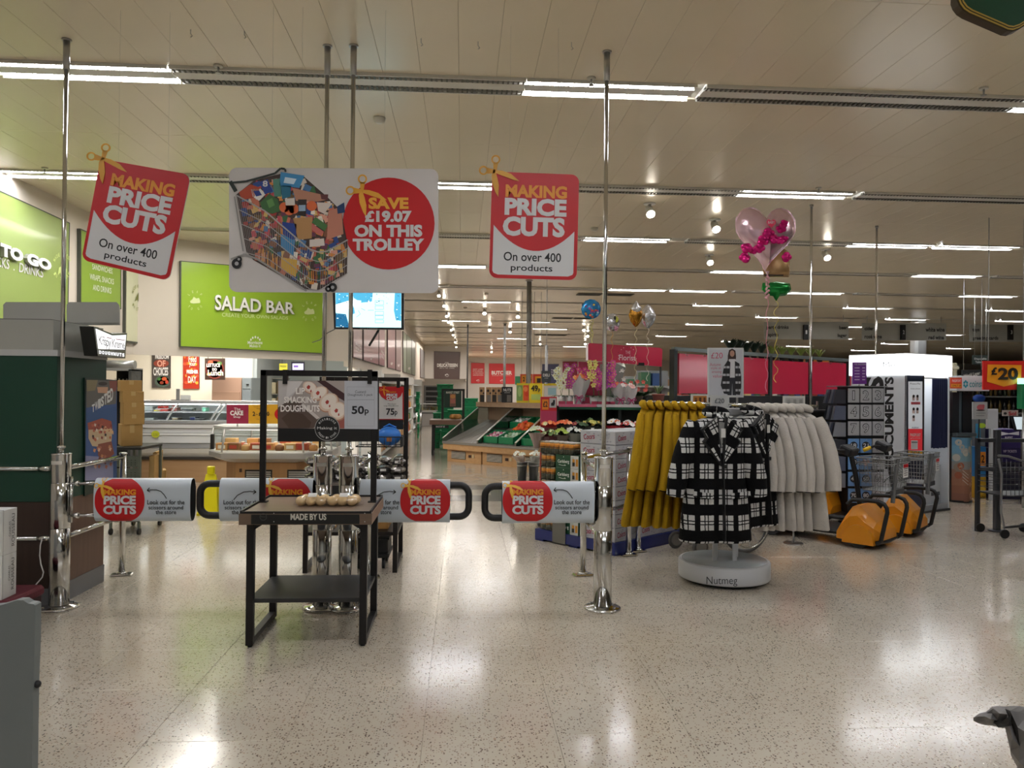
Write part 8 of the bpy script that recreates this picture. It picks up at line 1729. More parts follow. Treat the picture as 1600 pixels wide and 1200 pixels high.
# ================================================================ MOBILITY SCOOTERS with wire baskets
YW = M('d98a12', .4, coat=.3); BK = M('121212', .5)
def scooter(label):
    """front towards +x, centred on y=0, floor z=0"""
    t = thing('mobility_scooter', label, 'mobility scooter', (0, 0, 0), 'yellow mobility scooters with wire baskets')
    b = MB(); b.box((-.55, 0, .13), (.75, .5, .05), BK, bev=.03); b.build('deck', t)
    b = MB()      # front cowl lofted over the front wheel
    secs = []
    for x, hw, z0, z1 in ((-.22, .25, .07, .17), (-.16, .27, .07, .30), (-.08, .26, .07, .42), (.0, .27, .07, .44), (.08, .27, .07, .36), (.16, .25, .07, .28), (.22, .20, .08, .2)):
        secs.append([(x, -hw, z0), (x, -hw, z0+(z1-z0)*.7), (x, -hw*.7, z1*.97), (x, 0, z1), (x, hw*.7, z1*.97), (x, hw, z0+(z1-z0)*.7), (x, hw, z0)])
    b.loft(secs, YW, True, False); b.build('front_cowl', t)
    for s in (-1, 1):
        b = MB(); n = 10; pr = [(.16*math.cos(PI*i/n)+.02, .05+.20*math.sin(PI*i/n)) for i in range(n+1)]
        b.loft([[(x, s*.24, z) for x, z in pr], [(x, s*.31, z*.96) for x, z in pr]], YW, True, False); b.build('wheel_arch', t)
        MB().cyl((.02, s*.2, .09), (.02, s*.28, .09), .09, M('2c2c2c', .7), n=18).build('wheel', t); MB().cyl((-.95, s*.2, .11), (-.95, s*.29, .11), .11, M('2c2c2c', .7), n=18).build('wheel', t)
        pts = [(.2, s*.27, .07), (.24, s*.27, .1)]+[(.24+.06*f, s*.27, .1+.3*f) for f in (.3, .6, 1)]+[(.3-.04*math.sin(a)*0+.0, s*.27, .40+.0) for a in ()]
        pts += [(.295, s*.27, .44), (.27, s*.27, .48), (.22, s*.27, .5), (.1, s*.27, .5), (-.05, s*.27, .49), (-.1, s*.27, .44)]
        MB().tube(pts, .021, BK, 10).build('bumper_bar', t)
    MB().tube([(.2, -.27, .08), (.22, 0, .07), (.2, .27, .08)], .02, BK, 8).build('front_bumper', t)
    b = MB(); secs = []
    for x, hw, z1 in ((-1.1, .2, .22), (-1.05, .27, .36), (-.9, .28, .42), (-.78, .26, .38), (-.72, .22, .24)): secs.append([(x, -hw, .12), (x, -hw, z1*.8), (x, -hw*.7, z1), (x, hw*.7, z1), (x, hw, z1*.8), (x, hw, .12)])
    b.loft(secs, YW, True, False); b.build('rear_cover', t); MB().cyl((-.9, 0, .4), (-.9, 0, .58), .03, DARKMET).build('seat_post', t)
    MB().box((-.88, 0, .61), (.42, .44, .08), M('1c1c1e', .7), bev=.03).build('seat', t); MB().box((-1.09, 0, .84), (.08, .42, .42), M('1c1c1e', .7), ry=-.15, bev=.03).build('backrest', t)
    MB().tube([(-.08, 0, .4), (-.12, 0, .7), (-.18, 0, .95)], .026, DARKMET, 10).build('tiller', t); b = MB(); b.box((-.2, 0, .98), (.14, .22, .09), M('17181c', .5), ry=.4, bev=.02); b.build('control_head', t)
    for s in (-1, 1): MB().tube([(-.2, s*.1, .98), (-.24, s*.2, .99), (-.3, s*.26, .96)], .014, BK, 8).build('handlebar', t); MB().cyl((-.27, s*.24, .975), (-.33, s*.29, .94), .021, M('e0b81c', .4), n=12).build('grip', t)
    # wire basket in front
    k = thing('x', 'x', 'x'); bpy.data.objects.remove(k)
    x0, x1, y0, y1, z0, z1 = -.02, .33, -.25, .25, .6, .93; WI = M('8c8e8e', .3, .8)
    bb = MB()
    for z, e in ((z1, .0), (z1-.05, .0), (z0, .05)):
        q = [(x0+e, y0+e, z), (x1-e, y0+e, z), (x1-e, y1-e, z), (x0+e, y1-e, z)]
        for i in range(4): bb.cyl(q[i], q[(i+1) % 4], .006, WI, n=6)
    bb.build('basket_rim', t, kind='stuff'); g = MB()
    for i in range(14):
        f = i/13; ya = y0+(y1-y0)*f; yb_ = y0+.05+(y1-y0-.1)*f
        for xa, xb_ in ((x0, x0+.05), (x1, x1-.05)): g.cyl((xa, ya, z1), (xb_, yb_, z0), .0028, WI, n=4, cap=False)
        g.cyl((x0+.05, yb_, z0), (x1-.05, yb_, z0), .0028, WI, n=4, cap=False)
    for i in range(11):
        f = i/10; xa = x0+(x1-x0)*f; xb_ = x0+.05+(x1-x0-.1)*f
        for ya, yb_ in ((y0, y0+.05), (y1, y1-.05)): g.cyl((xa, ya, z1), (xb_, yb_, z0), .0028, WI, n=4, cap=False)
    for z in (.68, .77, .86):
        e = .05*(1-(z-z0)/(z1-z0)); q = [(x0+e, y0+e, z), (x1-e, y0+e, z), (x1-e, y1-e, z), (x0+e, y1-e, z)]
        for i in range(4): g.cyl(q[i], q[(i+1) % 4], .003, WI, n=4, cap=False)
    g.build('basket_mesh', t, kind='stuff'); MB().tube([(.29, -.1, .48), (.3, -.1, .62), (.335, -.1, .94)], .022, M('76787a', .35, .6), 8).build('basket_support', t); MB().bx(.29, .3, -.18, .18, .56, .61, M('3c3e40', .5)).build('basket_bracket', t)
    MB().box((.342, .1, .8), (.004, .13, .14), M('dcdcd8', .5)).build('notice_card', t); MB().box((.3445, .1, .85), (.002, .13, .036), RED).build('notice_band', t); b = MB()
    for i in range(4): b.box((.3445, .1, .82-.022*i), (.001, .1-.02*(i % 2), .008), M('5a5a5a', .5))
    b.build('notice_text', t, kind='stuff'); return t
ang = math.radians(-50); F1, F2 = PZ(1378, 862, 0), PZ(1432, 842, 0); dd = Vector((math.cos(ang), math.sin(ang), 0)); nn = Vector((-math.sin(ang), math.cos(ang), 0))
s1 = scooter('nearest yellow mobility scooter with wire basket, beside the cream coats'); s1.location = F1-dd*.25+nn*.27; s1.rotation_euler.z = ang
s2 = copy_tree(s1, 'second yellow mobility scooter in front of the photo booth', F2-dd*.25+nn*.27, ang+math.radians(4))
# ================================================================ COIN MACHINE
def coin_machine():
    p = PZ(1497, 786, 0); Y = p.y; pl = Plane((0, Y, 0), -.1); x0, x1 = P(1495, 700, Y).x, P(1527, 700, Y).x; t = thing('coin_machine', 'tall coin counting machine with copper coin print and teal logo', 'machine', ((x0+x1)/2, Y+.3, 0)); cx = (x0+x1)/2; hw = (x1-x0)/2
    zl, zt, zh0, zh1 = P(1510, 682, Y).z, P(1510, 613, Y).z, P(1510, 611, Y).z, P(1510, 587, Y).z
    def arcsec(z, dep=.12, n=12): return [(cx-hw+2*hw*i/n, Y+dep-dep*math.sin(PI*i/n), z) for i in range(n+1)]+[(cx+hw, Y+.24, z), (cx-hw, Y+.24, z)]
    MB().loft([arcsec(.03), arcsec(zl)], M('2a2420', .4), True, False).build('lower_body', t); MB().loft([arcsec(0, .1), arcsec(.03, .1)], BLACK, True, False).build('plinth', t)
    mp = lambda px, py, off: (lambda f, z: Vector((cx-hw+2*hw*f, Y+.12-.12*math.sin(PI*f)-off, z)))(min(1, max(0, (P(px, 700, Y).x-(cx-hw))/(2*hw))), P(px, py, Y).z)
    art = Art(mp, .002, .002); N = 10
    def strip(y0, y1, c, l=0):
        for i in range(N): a, b_ = 1495+32*i/N, 1495+32*(i+1)/N; art.rect(a, y0, b_, y1, M(c, .5), l)
    for k, c in enumerate(('5c8fae', '6a9ab4', '7a9aa4', '8a8c88', '94705c', '9c6a50', '94624a', '8a5c4a')): strip(684+k*12.5, 684+(k+1)*12.5, c)
    R9 = random.Random(4)
    for i in range(16):
        x, y = R9.uniform(1499, 1523), R9.uniform(690, 778); r = R9.uniform(2, 4.5); c = R9.choice(['a8a49c', 'b4b0a4', '8c8880']) if y < 725 else R9.choice(['b06a48', 'a0583c', 'c08a64', '8c7c6c']); art.ell(x, y, r, r*1.5, M(c, .4), 1+i*.1, 16)
    for i in range(4): art.line([(1505, 735+i*5), (1512, 742+i*5), (1524, 743+i*5)], .6, M('d8ccc0', .4), 4)
    art.build(t, 'coin_print')
    MB().bx(cx-hw, cx-hw+.1, Y+.1, Y+.24, zl, zt, M('16181c', .5)).build('left_post', t); MB().bx(cx+hw*.1, cx+hw, Y+.12, Y+.24, zl, zt, M('101216', .5)).build('right_panel', t); MB().bx(cx-hw+.1, cx+hw*.1, Y+.15, Y+.24, zl, zt, M('5c6a70', .3)).build('screen_panel', t); MB().bx(cx-hw, cx+hw, Y+.0, Y+.24, zl, zl+.05, M('6a7478', .3, .4), .01).build('coin_shelf', t)
    xh0, xh1 = P(1504, 600, Y).x, P(1548, 600, Y).x; MB().bx(cx-hw, xh1, Y+.02, Y+.24, zh0, zh1, M('c4cccc', .4), .01).build('head_box', t); art = Art(Plane((0, Y+.02, 0)), .003, .002)
    for i in range(6): a = PI/6+i*PI/3; art.ell(1508.5+2.6*math.cos(a), 600+4.2*math.sin(a), 1.4, 2, M('1f8a9a', .5), 1, 12)
    art.text('coinstar', (1514.5, 595, 1543, 605), M('3a8a90', .5), .01, 1); art.build(t, 'logo')
    hung(1485, 590, 1503, 607, Y-.1, M('c8502c', .5), 'small red and orange notice on a cream pole beside the coin machine', 'notice', 'sign', (('R', (1486, 592, 1502, 598), M('d83a2c', .5)), ('R', (1486, 600, 1502, 605), M('e0902c', .5)), ('T', 'PASSPORT', (1487, 593, 1501, 597), SIGNW), ('T', 'ONLY £8', (1487, 601, 1501, 604), M('3a2010', .5))))
    p = P(1493, 590, Y+.9); g = thing('cream_pole', 'cream plastic pole behind the small red notice', 'pole', (p.x, p.y, 0)); z1 = P(1493, 567, Y+.9).z; MB().bx(p.x-.03, p.x+.03, p.y, p.y+.05, 0, z1, M('c4c0a4', .5), .01).build('pole', g); MB().bx(p.x-.06, p.x+.06, p.y-.01, p.y+.06, z1-.1, z1-.05, M('d0ccb4', .5), .01).build('clamp', g)
coin_machine()
# ================================================================ RIGHT EDGE: offer sign, rails, stock
hung(1536, 564, 1612, 609, 10.4, M('c8201c', .45), 'big red and yellow £20 offer sign at the right edge', 'offer_sign', 'sign', (('P', [(1543, 569.5), (1596, 570.5), (1595, 598), (1568, 604), (1542, 596.5)], M('e8941c', .45), 0), ('T', '£', (1548, 574, 1557.5, 586), M('2a1814', .5), .04), ('T', '20', (1558.5, 574.5, 1590, 593.5), M('2a1814', .5), .04)), hang=(1545, 1600))
def green_beacon():
    Y = 10.3; pl = Plane((0, Y, 0)); t = thing('green_till_light', 'green till light pole at the far right edge', 'till light', (P(1599, 640, Y).x, Y, 0)); a, b_ = P(1596, 639, Y), P(1604, 597, Y); MB().bx(a.x, b_.x+.06, Y, Y+.1, a.z, b_.z, M('1f7a4c', .4), .01).build('shade', t); a, b_ = P(1596, 600, Y), P(1606, 591, Y); MB().bx(a.x, b_.x+.05, Y-.01, Y+.08, a.z, b_.z, EM('8af0c8', 1.6)).build('lamp', t); MB().cyl((a.x+.08, Y+.05, 0), (a.x+.08, Y+.05, P(1599, 639, Y).z), .025, STEEL).build('pole', t)
green_beacon()
def rail_grid():
    Y = PZ(1555, 830, 0).y; t = thing('queue_barrier', 'dark grey metal queue barrier at the right edge', 'barrier', (P(1575, 830, Y).x, Y, 0)); G = M('4a4c50', .4, .6); z = lambda py: P(1560, py, Y).z
    x0, x1 = P(1525, 700, Y).x, P(1650, 700, Y).x; xp = P(1558, 700, Y).x
    MB().bx(xp-.035, xp+.035, Y-.03, Y+.03, 0, z(671), G, .01).build('post', t); MB().cyl((xp, Y, 0), (xp, Y, .015), .09, G).build('foot', t); MB().bx(x1-.04, x1, Y-.03, Y+.03, 0, z(671), G).build('post', t)
    for py in (688, 733): MB().bx(x0, x1, Y-.02, Y+.02, z(py+3), z(py-3), G, .008).build('rail', t)
    MB().bx(x0, x0+.04, Y-.02, Y+.02, 0, z(685), G).build('post', t)
rail_grid()
def rbox(x0, y0, x1, y1, Y, dep, c, label, nm, cat, grp, prints=(), z0=None):
    a, b_ = P(x0, y1, Y), P(x1, y0, Y); zb_ = a.z if z0 is None else z0; t = thing(nm, label, cat, ((a.x+b_.x)/2, Y+dep/2, zb_), grp); MB().bx(a.x, b_.x, Y, Y+dep, zb_, b_.z, M(c, .5), .006).build('body', t)
    if prints:
        art = Art(Plane((0, Y, 0)), .002, .002)
        for it in prints:
            if it[0] == 'R': art.rect(*it[1], M(it[2], .5), 0)
            elif it[0] == 'E': art.ell(*it[1], M(it[2], .5), 1, 14)
            elif it[0] == 'P': art.poly(it[1], M(it[2], .5), 1)
            else: art.text(it[1], it[2], M(it[3], .5), it[4] if len(it) > 4 else .02, 2)
        art.build(t, 'print')
    return t
YQ = 11.3
G_ = 'stacked stock by the queue barrier'
rbox(1525, 698, 1541, 745, YQ, .3, '2a7ab8', 'pale blue display pack with orange 2 behind the barrier', 'display_pack', 'pack', G_, (('R', (1531, 706, 1540, 728), 'e8902c'), ('T', '2', (1533, 711, 1538, 723), '2a1c10')), None)
rbox(1525, 745, 1541, 826, YQ, .3, 'c89a1c', 'tall yellow display pack with red foot behind the barrier', 'display_pack', 'pack', G_, (('E', (1533, 765, 6, 8), 'e0b83c'), ('T', 'SNACKS', (1527, 775, 1539, 782), '5a3c10'), ('R', (1525, 816, 1541, 822), 'b82c34')), 0)
rbox(1543, 700, 1565, 825, YQ+.05, .4, '1c1a3c', 'tall dark purple carton stack behind the barrier post', 'carton', 'carton', G_, (('R', (1546, 805, 1552, 815), '9a9aa0'),), 0)
rbox(1560, 671, 1596, 700, YQ-.1, .4, '2c2058', 'purple party crackers box with white stars band behind the barrier', 'cracker_box', 'box', G_, (('P', [(1561, 674), (1576, 677), (1592, 674), (1592, 680), (1576, 678.5), (1561, 681)], 'd8d6dc'), ('T', 'BUFFET', (1570, 682, 1582, 685), 'd8d0e0'), ('T', 'CRACKERS', (1567, 686, 1585, 690), 'c06a4c')), None)
rbox(1560, 700.5, 1600, 722, YQ-.1, .4, '241a4c', 'dark purple carton under the party crackers box', 'carton', 'carton', G_, (('T', 'VIP TICKETS', (1567, 703, 1588, 707), 'b8b0c8'),), None)
rbox(1560, 722.5, 1600, 830, YQ-.1, .4, '1a1830', 'lowest dark carton behind the queue trolley', 'carton', 'carton', G_, (), 0)
rbox(1524, 640, 1540, 697, YQ+.1, .3, '6a7074', 'grey goods box with lime top behind the coin machine', 'goods_box', 'box', G_, (('R', (1524, 662, 1532, 690), '3a8cb0'), ('E', (1534, 665, 6, 4), 'b8d83c')), None)
hung(1520, 628, 1543, 655, 10.6, M('b8bcbe', .4), 'white card with pink pig picture hanging by the coin machine', 'picture_card', 'sign', (('E', (1532, 636.5, 6, 4.5), M('d06a74', .5), 0), ('E', (1536, 634, 2.5, 2), M('d06a74', .5), 0), ('E', (1531.5, 641, 7, 1), M('3c2c2c', .5), 1), ('R', (1525, 645, 1540, 646), M('8c9094', .5)), ('R', (1525, 649, 1538, 650), M('8c9094', .5))))
p = P(1532, 628, 10.62); t = thing('card_pole', 'thin black pole carrying the pig card', 'pole', (p.x, p.y, 0)); MB().cyl((p.x, 10.65, 0), (p.x, 10.65, p.z+.15), .01, BLACK).build('pole', t); MB().ball((p.x, 10.65, p.z+.05), .1, M('1c4a9c', .4), 12, (1, .4, .6)).build('blue_top', t)
rbox(1543, 639, 1560, 670, 11.1, .05, 'c0c4c6', 'plain white display board behind the barrier', 'display_board', 'board', None, (), None)
rbox(1548, 670.5, 1556, 680, 11.1, .05, 'b0b4b6', 'narrow white pole under the plain display board', 'white_pole', 'pole', None, (), 0)
t = thing('till_screen', 'tilted white till monitor at the right edge', 'monitor', (P(1598, 672, 10.9).x, 10.9, 0)); pl = Plane((0, 10.9, 0)); f = [pl(*q) for q in ((1581, 650), (1608, 650), (1612, 674), (1587, 673))]; MB().slab(f, [q+Vector((0, .04, 0)) for q in f], BLACK).build('casing', t); MB().add([pl(x, y, .003) for x, y in ((1583.5, 651.5), (1606, 651.5), (1609, 671), (1588.5, 671))], [(0, 1, 2, 3)], EM('b4c0c4', .7)).build('screen', t); p = pl(1600, 674); MB().cyl((p.x, 10.92, 0), (p.x, 10.92, p.z+.02), .03, BLACK).build('stand', t)
hung(1567, 641, 1591, 650, 12.5, M('b4aca4', .5), 'beige brand sign with red lettering above the stock', 'brand_sign', 'sign', (('T', 'Sol', (1575, 643, 1587, 649), M('b03038', .5), .03), ('E', (1570.5, 646, 2.5, 2), M('1c1c1c', .5), 0)))
p = P(1578, 650, 12.52); t = thing('sign_pole', 'pole under the beige brand sign', 'pole', (p.x, 12.53, 0)); MB().cyl((p.x, 12.54, 0), (p.x, 12.54, p.z+.02), .015, BLACK).build('pole', t)
def trolley_side():
    Y = PZ(1580, 836, 0).y-.2; G = M('4c4e50', .35, .7); x = lambda px: P(px, 760, Y).x; z = lambda py: P(1580, py, Y).z; t = thing('shopping_trolley', 'dark grey shopping trolley at the right edge before the barrier', 'trolley', (x(1590), Y, 0))
    b = MB()
    MB().tube([(x(1559), Y, z(712)), (x(1575), Y, z(713)), (x(1603), Y, z(722)), (x(1640), Y, z(738))], .012, M('7a7c7e', .3, .7), 8).build('top_rail', t); MB().tube([(x(1560), Y, z(717)), (x(1565), Y, z(740)), (x(1564), Y, z(800)), (x(1570), Y, z(828))], .013, M('8a8c8e', .3, .7), 8).build('front_leg', t)
    for i in range(13): xx = x(1566)+i*(x(1645)-x(1566))/12; b.cyl((xx, Y, z(716+i*1.9)), (xx, Y, z(775)), .003, G, n=5)
    for k in range(6): zz_ = z(730+k*9); b.cyl((x(1566), Y, zz_), (x(1645), Y, zz_), .003, G, n=5); b.cyl((x(1566), Y+.4, zz_), (x(1645), Y+.4, zz_), .003, G, n=5); b.cyl((x(1566), Y, zz_), (x(1566), Y+.4, zz_), .003, G, n=5)
    b.build('basket_mesh', t, kind='stuff'); MB().bx(x(1566), x(1645), Y, Y+.4, z(776), z(774), G).build('basket_floor', t); MB().tube([(x(1568), Y, .12), (x(1600), Y, .14), (x(1640), Y, .2)], .014, G, 8).build('base_rail', t)
    for yy in (Y, Y+.4): MB().cyl((x(1570), yy-.012, .05), (x(1570), yy+.012, .05), .05, BLACK, n=14).build('castor_wheel', t)
    for yy in (Y, Y+.4): MB().cyl((x(1640), yy-.012, .05), (x(1640), yy+.012, .05), .05, BLACK, n=14).build('castor_wheel', t)
trolley_side()
# drinks gondola behind
def gondola(x0, x1, Y, h, label, rows_, cols, sign=None, nb=20, glass=True, grp='bottles', wd='bottle'):
    t = thing('shelf_unit', label, 'shelving', ((x0+x1)/2, Y+.25, 0)); G = M('5a5c5a', .5); D = M('2c2c2c', .6)
    MB().bx(x0, x1, Y+.45, Y+.5, 0, h, D).build('back_panel', t); MB().bx(x0, x0+.04, Y, Y+.5, 0, h, G).build('end_panel', t); MB().bx(x1-.04, x1, Y, Y+.5, 0, h, G).build('end_panel', t)
    for k in range(rows_+1): z = .12+k*(h-.2)/rows_; MB().bx(x0, x1, Y, Y+.45, z-.03, z, G).build('shelf', t)
    R0 = random.Random(int(x0*10))
    for k in range(rows_):
        z = .12+k*(h-.2)/rows_
        if k < rows_-3: 
            b = MB()
            for i in range(nb): x = x0+.1+i*(x1-x0-.2)/(nb-1); b.cyl((x, Y+.12, z), (x, Y+.12, z+.24), .036, M(R0.choice(cols), .3), n=6)
            o = b.build('stocked_bottles', t, kind='stuff'); continue
        for i in range(nb):
            x = x0+.1+i*(x1-x0-.2)/(nb-1); c = M(R0.choice(cols), .25, coat=.4); o = MB().lathe([(.034, 0), (.036, .14), (.033, .17), (.014, .21), (.013, .27)], (x, Y+.12, z), c, 8).build('bottle')
            tag(o, '%s on the %s, shelf %s down, %s along' % (wd, 'lager shelves' if 'lager' in label else 'far drinks shelves', ORD[rows_-1-k], ORD[min(19, i)]), 'bottle', grp)
    return t
gx = lambda px, Y: P(px, 600, Y).x
gondola(gx(1490, 16), gx(1625, 16), 16.0, 2.0, 'dark shelving of lager bottles behind the coin machine', 5, ['1c2a1c', '2a1c12', '38281c', '14181a', '5a4a20'], nb=18, grp='lager bottles', wd='dark bottle')
gondola(gx(1380, 24), gx(1640, 24), 24.0, 2.1, 'long far drinks shelving behind the lager shelves', 5, ['3a4a2c', '4a2c20', 'c8b88a', '2a3038'], nb=19, grp='far bottles', wd='small bottle')
hung(1503, 578, 1537, 593, 15.9, M('34373a', .5), 'dark WORLD LAGER board on top of the lager shelves', 'lager_sign', 'sign', (('T', 'World Lager', ((1505, 585), (1531, 579.5), (1531, 587), (1505, 592)), M('c4c4be', .5), .03), ('P', [(1510, 591.5), (1528, 587.5), (1528, 588.3), (1510, 592.3)], M('c4c4be', .5), 1)), hang=(1506, 1534))
hung(1519.5, 555, 1544.5, 569.5, 19, M('2c3834', .5), 'small dark Disposable Tableware sign above the lager shelves', 'aisle_sign', 'sign', (('T', 'Disposable', (1522, 559, 1541, 563), M('c4c8c4', .5), .02), ('T', 'Tableware', (1523.5, 564, 1540, 567.5), M('c4c8c4', .5), .02)), hang=(1523, 1541))
# generic far shelving in the hall to the right
k = 0
for Yg, x0p, x1p in ((14.5, 1000, 1050), (21, 980, 1180), (28, 960, 1330), (34, 905, 1370), (30, 1400, 1620)):
    t = thing('shelf_unit', 'grey shelving run across the hall, %s from the camera' % ORD[k], 'shelving', (gx((x0p+x1p)/2, Yg), Yg, 0)); k += 1; x0, x1 = gx(x0p, Yg), gx(x1p, Yg)
    MB().bx(x0, x1, Yg+.3, Yg+.35, 0, 2.0, M('9a9c9a', .5)).build('back_panel', t); R1 = random.Random(k)
    for z in (.1, .5, .9, 1.3, 1.7): MB().bx(x0, x1, Yg-.1, Yg+.3, z-.03, z, M('b4b4b0', .5)).build('shelf', t)
    b = MB(); n = int((x1-x0)/.22)
    for z in (.1, .5, .9, 1.3, 1.7):
        for i in range(n): x = x0+.1+i*.22; b.bx(x-.09, x+.09, Yg-.05, Yg+.2, z, z+R1.uniform(.15, .3), M(R1.choice(['b84a3c', '3c5a8c', 'c8b87a', '4a7a5a', 'd8d4cc', '8c6a4a', '5a4a6a', 'c88a3c']), .5))
    b.build('packed_goods', t, kind='stuff')
# aisle signs
def aisle_sign(x0, x1, yt, yb, num, ntx, texts, label):
    Y = 24.0; t = hung(x0, yt, x1, yb, Y, M('9a9a92', .35), label, 'aisle_sign', 'sign', tuple(('T', s_, b_, M('1c1c1c', .5), .03) for s_, b_ in texts), hang=(x0+8, x1-8), grp='grey numbered aisle signs')
    g = Plane((0, Y-.12, 0)); f = [g(*q) for q in ((ntx-3.2, 507.5), (ntx+3.2, 507.5), (ntx+3.2, 531), (ntx-3.2, 531))]; MB().slab(f, [q+Vector((0, .1, 0)) for q in f], BLACK).build('number_tab', t); art = Art(g, .004); art.text(num, (ntx-1.3, 516, ntx+1.3, 522), SIGNW, .02, 1); art.build(t, 'number')
aisle_sign(1194, 1326, 503, 530, '1', 1260, (('party drinks', (1197.5, 508.5, 1232, 515.5)), ('spirits', (1200, 520.5, 1216, 527.5)), ('beer', (1311, 509, 1323.5, 514.5)), ('lager', (1308.5, 521.5, 1323, 528))), 'grey hanging aisle 1 sign for party drinks and beer')
aisle_sign(1347, 1478.5, 505, 532, '2', 1412, (('cider', (1350.5, 510.5, 1365, 516)), ('rosé wine', (1350.5, 523, 1377.5, 529)), ('white wine', (1446, 511.5, 1475.5, 518.5)), ('red wine', (1450.5, 524, 1474.5, 530.5))), 'grey hanging aisle 2 sign for cider and wine')
aisle_sign(1515, 1646, 507, 534, '3', 1580.5, (('toys', (1519, 513, 1530, 519.5)), ('greeting cards', (1519.5, 525.5, 1559.5, 532.5))), 'grey hanging aisle 3 sign for toys and greeting cards')
# white square column
d = ray(1435, 501); p = CAM+d*((CEIL-CAM.z)/d.z); hwid = 10*p.y/1200
b = MB(); b.bx(p.x-hwid, p.x+hwid, p.y-hwid, p.y+hwid, 0, CEIL, M('c4c6c4', .3, .4), .08); t = b.build('column', kind='structure')
for i, (px, py) in enumerate(((1205, 500), (1125, 480))): pass
# ================================================================ BALLOONS
def puff(outline, c, dep, m, m2=None, n_r=6):
    """foil balloon: outline in metres round c, bulging to both sides along y"""
    b = MB(); c = Vector(c); n = len(outline)
    for sgn in (-1, 1):
        rings = []
        for i in range(n_r+1):
            s = 1-i/n_r*.97; d_ = dep*math.sqrt(max(0, 1-s**2.2)); rings.append([c+Vector((x*s, sgn*d_*(1+.06*math.sin(k*1.7)*(i == 1)), z*s)) for k, (x, z) in enumerate(outline)])
        if sgn > 0: rings = [list(reversed(r)) for r in rings]
        b.loft(rings, m, False, True); b.add(rings[-1], [tuple(range(n))], m)
    rim = [c+Vector((x*1.04*(1+.015*math.sin(k*2.9)), 0, z*1.04)) for k, (x, z) in enumerate(outline)]; e = [c+Vector((x*.98, 0, z*.98)) for x, z in outline]
    b.add(rim+e, [(i, (i+1) % n, n+(i+1) % n, n+i) for i in range(n)], m2 or m); return b
def heart_pts(w_, h, n=40):
    out = []
    for i in range(n):
        a = 2*PI*i/n; x = 16*math.sin(a)**3; z = 13*math.cos(a)-5*math.cos(2*a)-2*math.cos(3*a)-math.cos(4*a); out.append((x/32*w_, (z+2.5)/29*h))
    return out
def string(p, zend, c, t, wob=.012, m2=None):
    pts = [(p[0]+wob*math.sin(i*1.3), p[1]+wob*math.cos(i*1.7), p[2]+(zend-p[2])*i/24) for i in range(25)]; MB().tube(pts, .0035, M(c, .4), 5).build('ribbon', t)
HY = 7.4; c = P(1196, 375, HY); PKF = M('eccad6', .2, .7, bump=1.0, bscale=9); MG = M('d4187c', .2, .55, bump=.4, bscale=20)
t = thing('heart_balloon', 'large pink foil heart balloon with magenta roses floating at the right', 'balloon', c, 'foil balloons'); wd = (P(1242, 375, HY)-P(1150, 375, HY)).x
puff(heart_pts(wd, wd*1.05), c, .13, PKF).build('balloon_body', t)
def rose_band(pts_px, t):
    for i, (x, y, r) in enumerate(pts_px):
        r *= 1.35
        b = MB(); q = P(x, y, HY-.14)
        for k in range(4): a = k*1.6+i; b.ball((q.x+math.cos(a)*r*.35, q.y-.01*k, q.z+math.sin(a)*r*.35), r*.6, MG, 8, (1, .5, .8), 5)
        b.build('rose', t)
rose_band([(1163, 403, .05), (1166, 388, .05), (1176, 392, .035), (1186, 388, .045), (1192, 376, .05), (1200, 366, .055), (1208, 374, .045), (1218, 376, .04), (1224, 374, .035), (1220, 358, .04), (1224, 350, .035), (1228, 402, .045)], t)
art = Art(Plane((0, HY-.145, 0))); hp = heart_pts(15, 14, 24); art.poly([(1205+x, 350-z) for x, z in hp], M('d8305c', .4), 0).text('BABY', (1200, 345.5, 1210.5, 349.5), M('f4dce4', .5), .01, 1); art.build(t, 'heart_badge')
tl = P(1199, 430, HY); MB().cyl(P(1199, 424, HY), tl, .02, PKF, r2=.006, n=8).build('tail', t); b = MB()
for i in range(16): q = P(1199+2.5*math.sin(i*2), 432+i*2.2, HY); b.ball(q, .012, M('e0a8b8', .3, .4), 6, rings=4)
b.build('curled_ribbon', t, kind='stuff'); string((tl.x, HY, tl.z), 1.6, 'd8889c', t)
c = P(1213, 425, HY+.35); w_ = .24; t = thing('foil_balloon', 'tan and green foil balloon partly behind the pink heart', 'balloon', c, 'foil balloons'); TN = M('b89468', .25, .6, bump=.4, bscale=14); GN = M('1c8c3c', .22, .6, bump=.4, bscale=14)
puff([(-.13, .17), (-.06, .22), (.06, .22), (.13, .17), (.14, 0), (.13, -.08), (-.13, -.08), (-.14, 0)], c+Vector((0, 0, .03)), .08, TN).build('upper_body', t); q = P(1213, 452, HY+.35); puff([(-.14, .06), (.0, .075), (.14, .06), (.15, 0), (.1, -.06), (.03, -.07), (.0, -.12), (-.03, -.07), (-.1, -.06), (-.15, 0)], q, .07, GN).build('lower_body', t)
MB().box(P(1209, 430, HY+.26), (.2, .004, .018), M('3a2418', .5)).build('band', t); string((q.x, q.y, q.z-.11), 1.7, 'c8b850', t, .02)
def small_balloon(px, py, rp, Y, kind, label, m, sc, zend, stc):
    c = P(px, py, Y); r = rp*Y/1200; t = thing('foil_balloon', label, 'balloon', c, 'foil balloons')
    n = 26; o = [(math.cos(2*PI*i/n)*r*sc*(1+.03*math.sin(i*3)), math.sin(2*PI*i/n)*r*(1.0 if kind != 'drop' else (1.25 if math.sin(2*PI*i/n) > 0 else 1.2))*(1+.03*math.sin(i*3))) for i in range(n)]
    if kind == 'drop': o = [(x*(1-.5*abs(z/(r*1.25))**2), z) for x, z in o]
    puff(o, c, r*.55, m).build('balloon_body', t); return t, c, r
